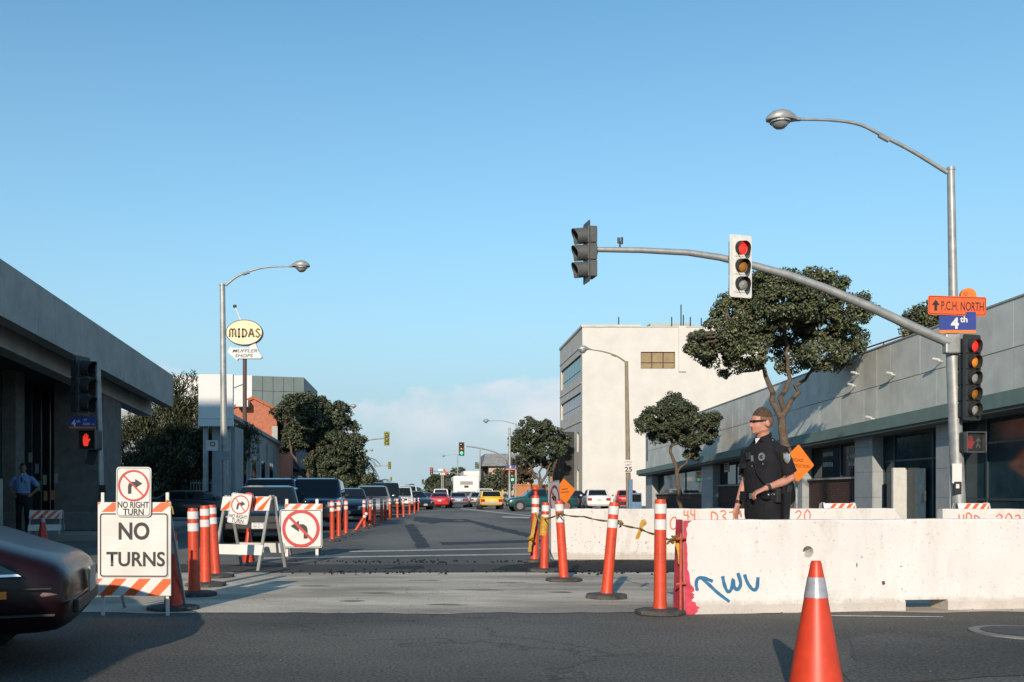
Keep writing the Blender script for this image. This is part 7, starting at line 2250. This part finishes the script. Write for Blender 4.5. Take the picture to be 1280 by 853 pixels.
    if glasses:
        g_ = MB(); n = 16; vs, fs = [], []
        for i in range(n+1):
            a = R(-72)+R(144)*i/n
            x, y = .078*math.sin(a), .012-.118*math.cos(a)*1.0
            u = abs(i/n-.5)*2
            h0 = .014 - .004*u if u > .08 else .004
            vs += [V(x, y, 1.735-h0+.006), V(x, y, 1.735+.012), V(x*.94, y+.006, 1.735-h0+.006), V(x*.94, y+.006, 1.735+.012)]
        for i in range(n):
            o_ = 4*i; p_ = o_+4
            fs += [(o_,p_,p_+1,o_+1), (o_+2,o_+3,p_+3,p_+2), (o_+1,p_+1,p_+3,o_+3), (o_,o_+2,p_+2,p_)]
        g_.add(vs, fs)
        for sx in (-1,1): g_.box((sx*.079-.002,-.04,1.739), (sx*.079+.002,.012,1.745))
        xform(g_, HM)
        g_.build('sunglasses', mat('sunglass_black', (0.008,0.008,0.008), 0.08, var=0.0), t, smooth=True)
    else:
        for sx in (-1,1):
            e = MB().ball((sx*.031,-.088,1.728), (.013,.008,.006), None, 10, 8); xform(e, HM)
            e.build('eye', mat('eye_dark', (0.05,0.03,0.03), 0.2, var=0), t, smooth=True)
    return t

# officer in black behind the front barrier
ODIST = 9.32
o_loc = P(955, 0, ODIST)
arms = {1: dict(s=(.195,.0,1.435), e=(.228,.095,1.185), w=(.150,-.165,1.095), hd=(-.62,-.62,-.40), pn=(.05,.45,-.85), ts=-1, curl=.75),
        -1: dict(s=(-.190,.0,1.435), e=(-.235,.02,1.17), w=(-.235,-.09,.935), hd=(0.05,-.35,-.95), pn=(1,.1,0), ts=-1, curl=.45)}
t = officer('police officer in black short sleeved uniform and sunglasses behind the front barrier', (o_loc.x, ODIST, 0), R(-60), 1.018, arms, R(-16), M_UNIF, M_TROUS, M_SKIN, M_HAIR, True, 0.0062, True, R(2))
# sides of the head clipped short
def on_shirt(x, y, z, nm, m, w, h, d=.012, yaw=0.0, r=.5, pitch=0.0):
    """small flat badge standing on the shirt"""
    mb = MB().prism([(w/2*math.cos(a)*(1 if abs(math.sin(a)) < .9 else .9), h/2*math.sin(a)) for a in [k*2*math.pi/14 for k in range(14)]], d, T(V(x,y,z)) @ RZ(yaw) @ RX(pitch))
    return mb.build(nm, m, t)
on_shirt(.095,-.142,1.385,'badge',M_SILVB,.062,.078,.012,R(22),pitch=R(-8))
on_shirt(.095,-.146,1.385,'badge_centre',M_BLACK,.030,.036,.006,R(22),pitch=R(-8))
def shield(k): return [(-.039*k,.046*k),(-.02*k,.040*k),(0,.050*k),(.02*k,.040*k),(.039*k,.046*k),(.040*k,.0),(.026*k,-.034*k),(0,-.054*k),(-.026*k,-.034*k),(-.040*k,.0)]
SM = T(V(.268,-.010,1.372)) @ RZ(R(78)) @ RX(R(-6))
MB().prism(shield(1.0), .008, SM).build('shoulder_patch', M_GOLD, t)
MB().prism(shield(.76), .004, SM @ T(V(0,-.004,0))).build('patch_field', mat('patch_blue_grey',(0.40,0.46,0.55),.7,var=.4,scale=60,color2=(.10,.12,.2)), t)
MB().box((-.012,-.160,1.345),(.012,-.150,1.40)).build('name_pin', M_SILVB, t)
for x, y, z in ((.0,-.158,1.30), (.11,-.143,1.318), (.125,-.03,1.536)):
    MB().ball((x,y,z), (.008,.005,.008), None, 8, 6).build('button', M_SILVB, t)
for x0, x1 in ((.055,.135), (-.135,-.055)):
    MB().hexa([V(x0,-.148+.0,1.285),V(x1,-.130,1.285),V(x1,-.12,1.285),V(x0,-.135,1.285),V(x0,-.150,1.33),V(x1,-.132,1.33),V(x1,-.12,1.33),V(x0,-.135,1.33)]).build('pocket_flap', M_UNIF, t)
# coiled microphone cord and radio
MB().tube(smooth_poly([V(.03,-.158,1.33), V(.06,-.162,1.24), V(.12,-.15,1.16), V(.165,-.10,1.09), V(.175,-.05,1.06)]), .0065, 6).build('radio_cord', M_LEATHER, t, smooth=True)
MB().box((-.06,-.172,1.36),(-.015,-.145,1.43)).build('shoulder_microphone', M_TRIM, t, bevel=.006)
MB().box((.165,-.075,.97),(.215,-.02,1.10)).build('radio', M_TRIM, t, bevel=.008)
MB().hexa([V(.185,.00,.80),V(.235,.00,.80),V(.235,.07,.80),V(.185,.07,.80),V(.178,-.01,1.06),V(.24,-.01,1.06),V(.24,.085,1.06),V(.178,.085,1.06)]).build('holster', M_LEATHER, t, bevel=.012)
MB().hexa([V(.195,.05,1.06),V(.225,.05,1.06),V(.225,.10,1.05),V(.195,.10,1.05),V(.195,.07,1.13),V(.225,.07,1.13),V(.225,.125,1.12),V(.195,.125,1.12)]).build('pistol_grip', M_TRIM, t, bevel=.008)
MB().ball((.135,-.125,1.035), (.055,.035,.045), None, 14, 10).build('belt_pouch', M_LEATHER, t, smooth=True)
MB().box((-.16,-.145,.985),(-.09,-.10,1.075)).build('belt_pouch', M_LEATHER, t, bevel=.01)
MB().box((-.035,-.158,1.005),(.035,-.144,1.055)).build('belt_buckle', M_CHROME, t, bevel=.005)
MB().ball((.178,-.075,1.045), (.012,.012,.012), None, 8, 6).build('key_ring', M_CHROME, t, smooth=True)
W_ = Vector(arms[1]['w']); E_ = Vector(arms[1]['e']); dv = (W_-E_).normalized()
wt = MB().tube([W_-dv*.050, W_-dv*.022], [.036,.034], 16).build('watch', M_TRIM, t, smooth=True)
MB().ball(W_-dv*.036+V(.012,-.015,.030), (.016,.016,.008), None, 10, 6).build('watch_face', M_CHROME, wt)
W_ = Vector(arms[-1]['w']); E_ = Vector(arms[-1]['e']); dv = (W_-E_).normalized()
MB().tube([W_-dv*.05, W_-dv*.02], [.034,.032], 14).build('bracelet', M_TRIM, t, smooth=True)

# officer in light blue, hands on hips, in the shade at left
BD_ = 24.3
b_loc = P(29, 0, BD_)
arms2 = {1: dict(s=(.215,0,1.435), e=(.36,.10,1.20), w=(.225,-.02,1.02), hd=(-.6,-.7,-.35), pn=(-.6,.5,-.4), ts=-1, curl=.6),
         -1: dict(s=(-.215,0,1.435), e=(-.37,.10,1.20), w=(-.225,-.02,1.02), hd=(.6,-.7,-.35), pn=(.6,.5,-.4), ts=1, curl=.6)}
t = officer('officer in light blue shirt, hands on hips, in the shade at left', (b_loc.x, BD_, 0.13), R(8), 0.935, arms2, R(10), M_BLUES, M_TROUS, M_SKIN2, M_HAIRD, False, 0.011, False)
MB().prism([(-.025,0),(.025,0),(.018,-.12),(0,-.15),(-.018,-.12)], .01, T(V(0,-.160,1.47))).build('tie', M_TRIM, t)
MB().ball((.10,-.145,1.37), (.022,.008,.026), None, 10, 8).build('badge', M_GOLD, t)
MB().tube([V(.05,-.15,1.4), V(.12,-.15,1.25), V(.15,-.12,1.1)], .006, 5).build('radio_cord', M_LEATHER, t)
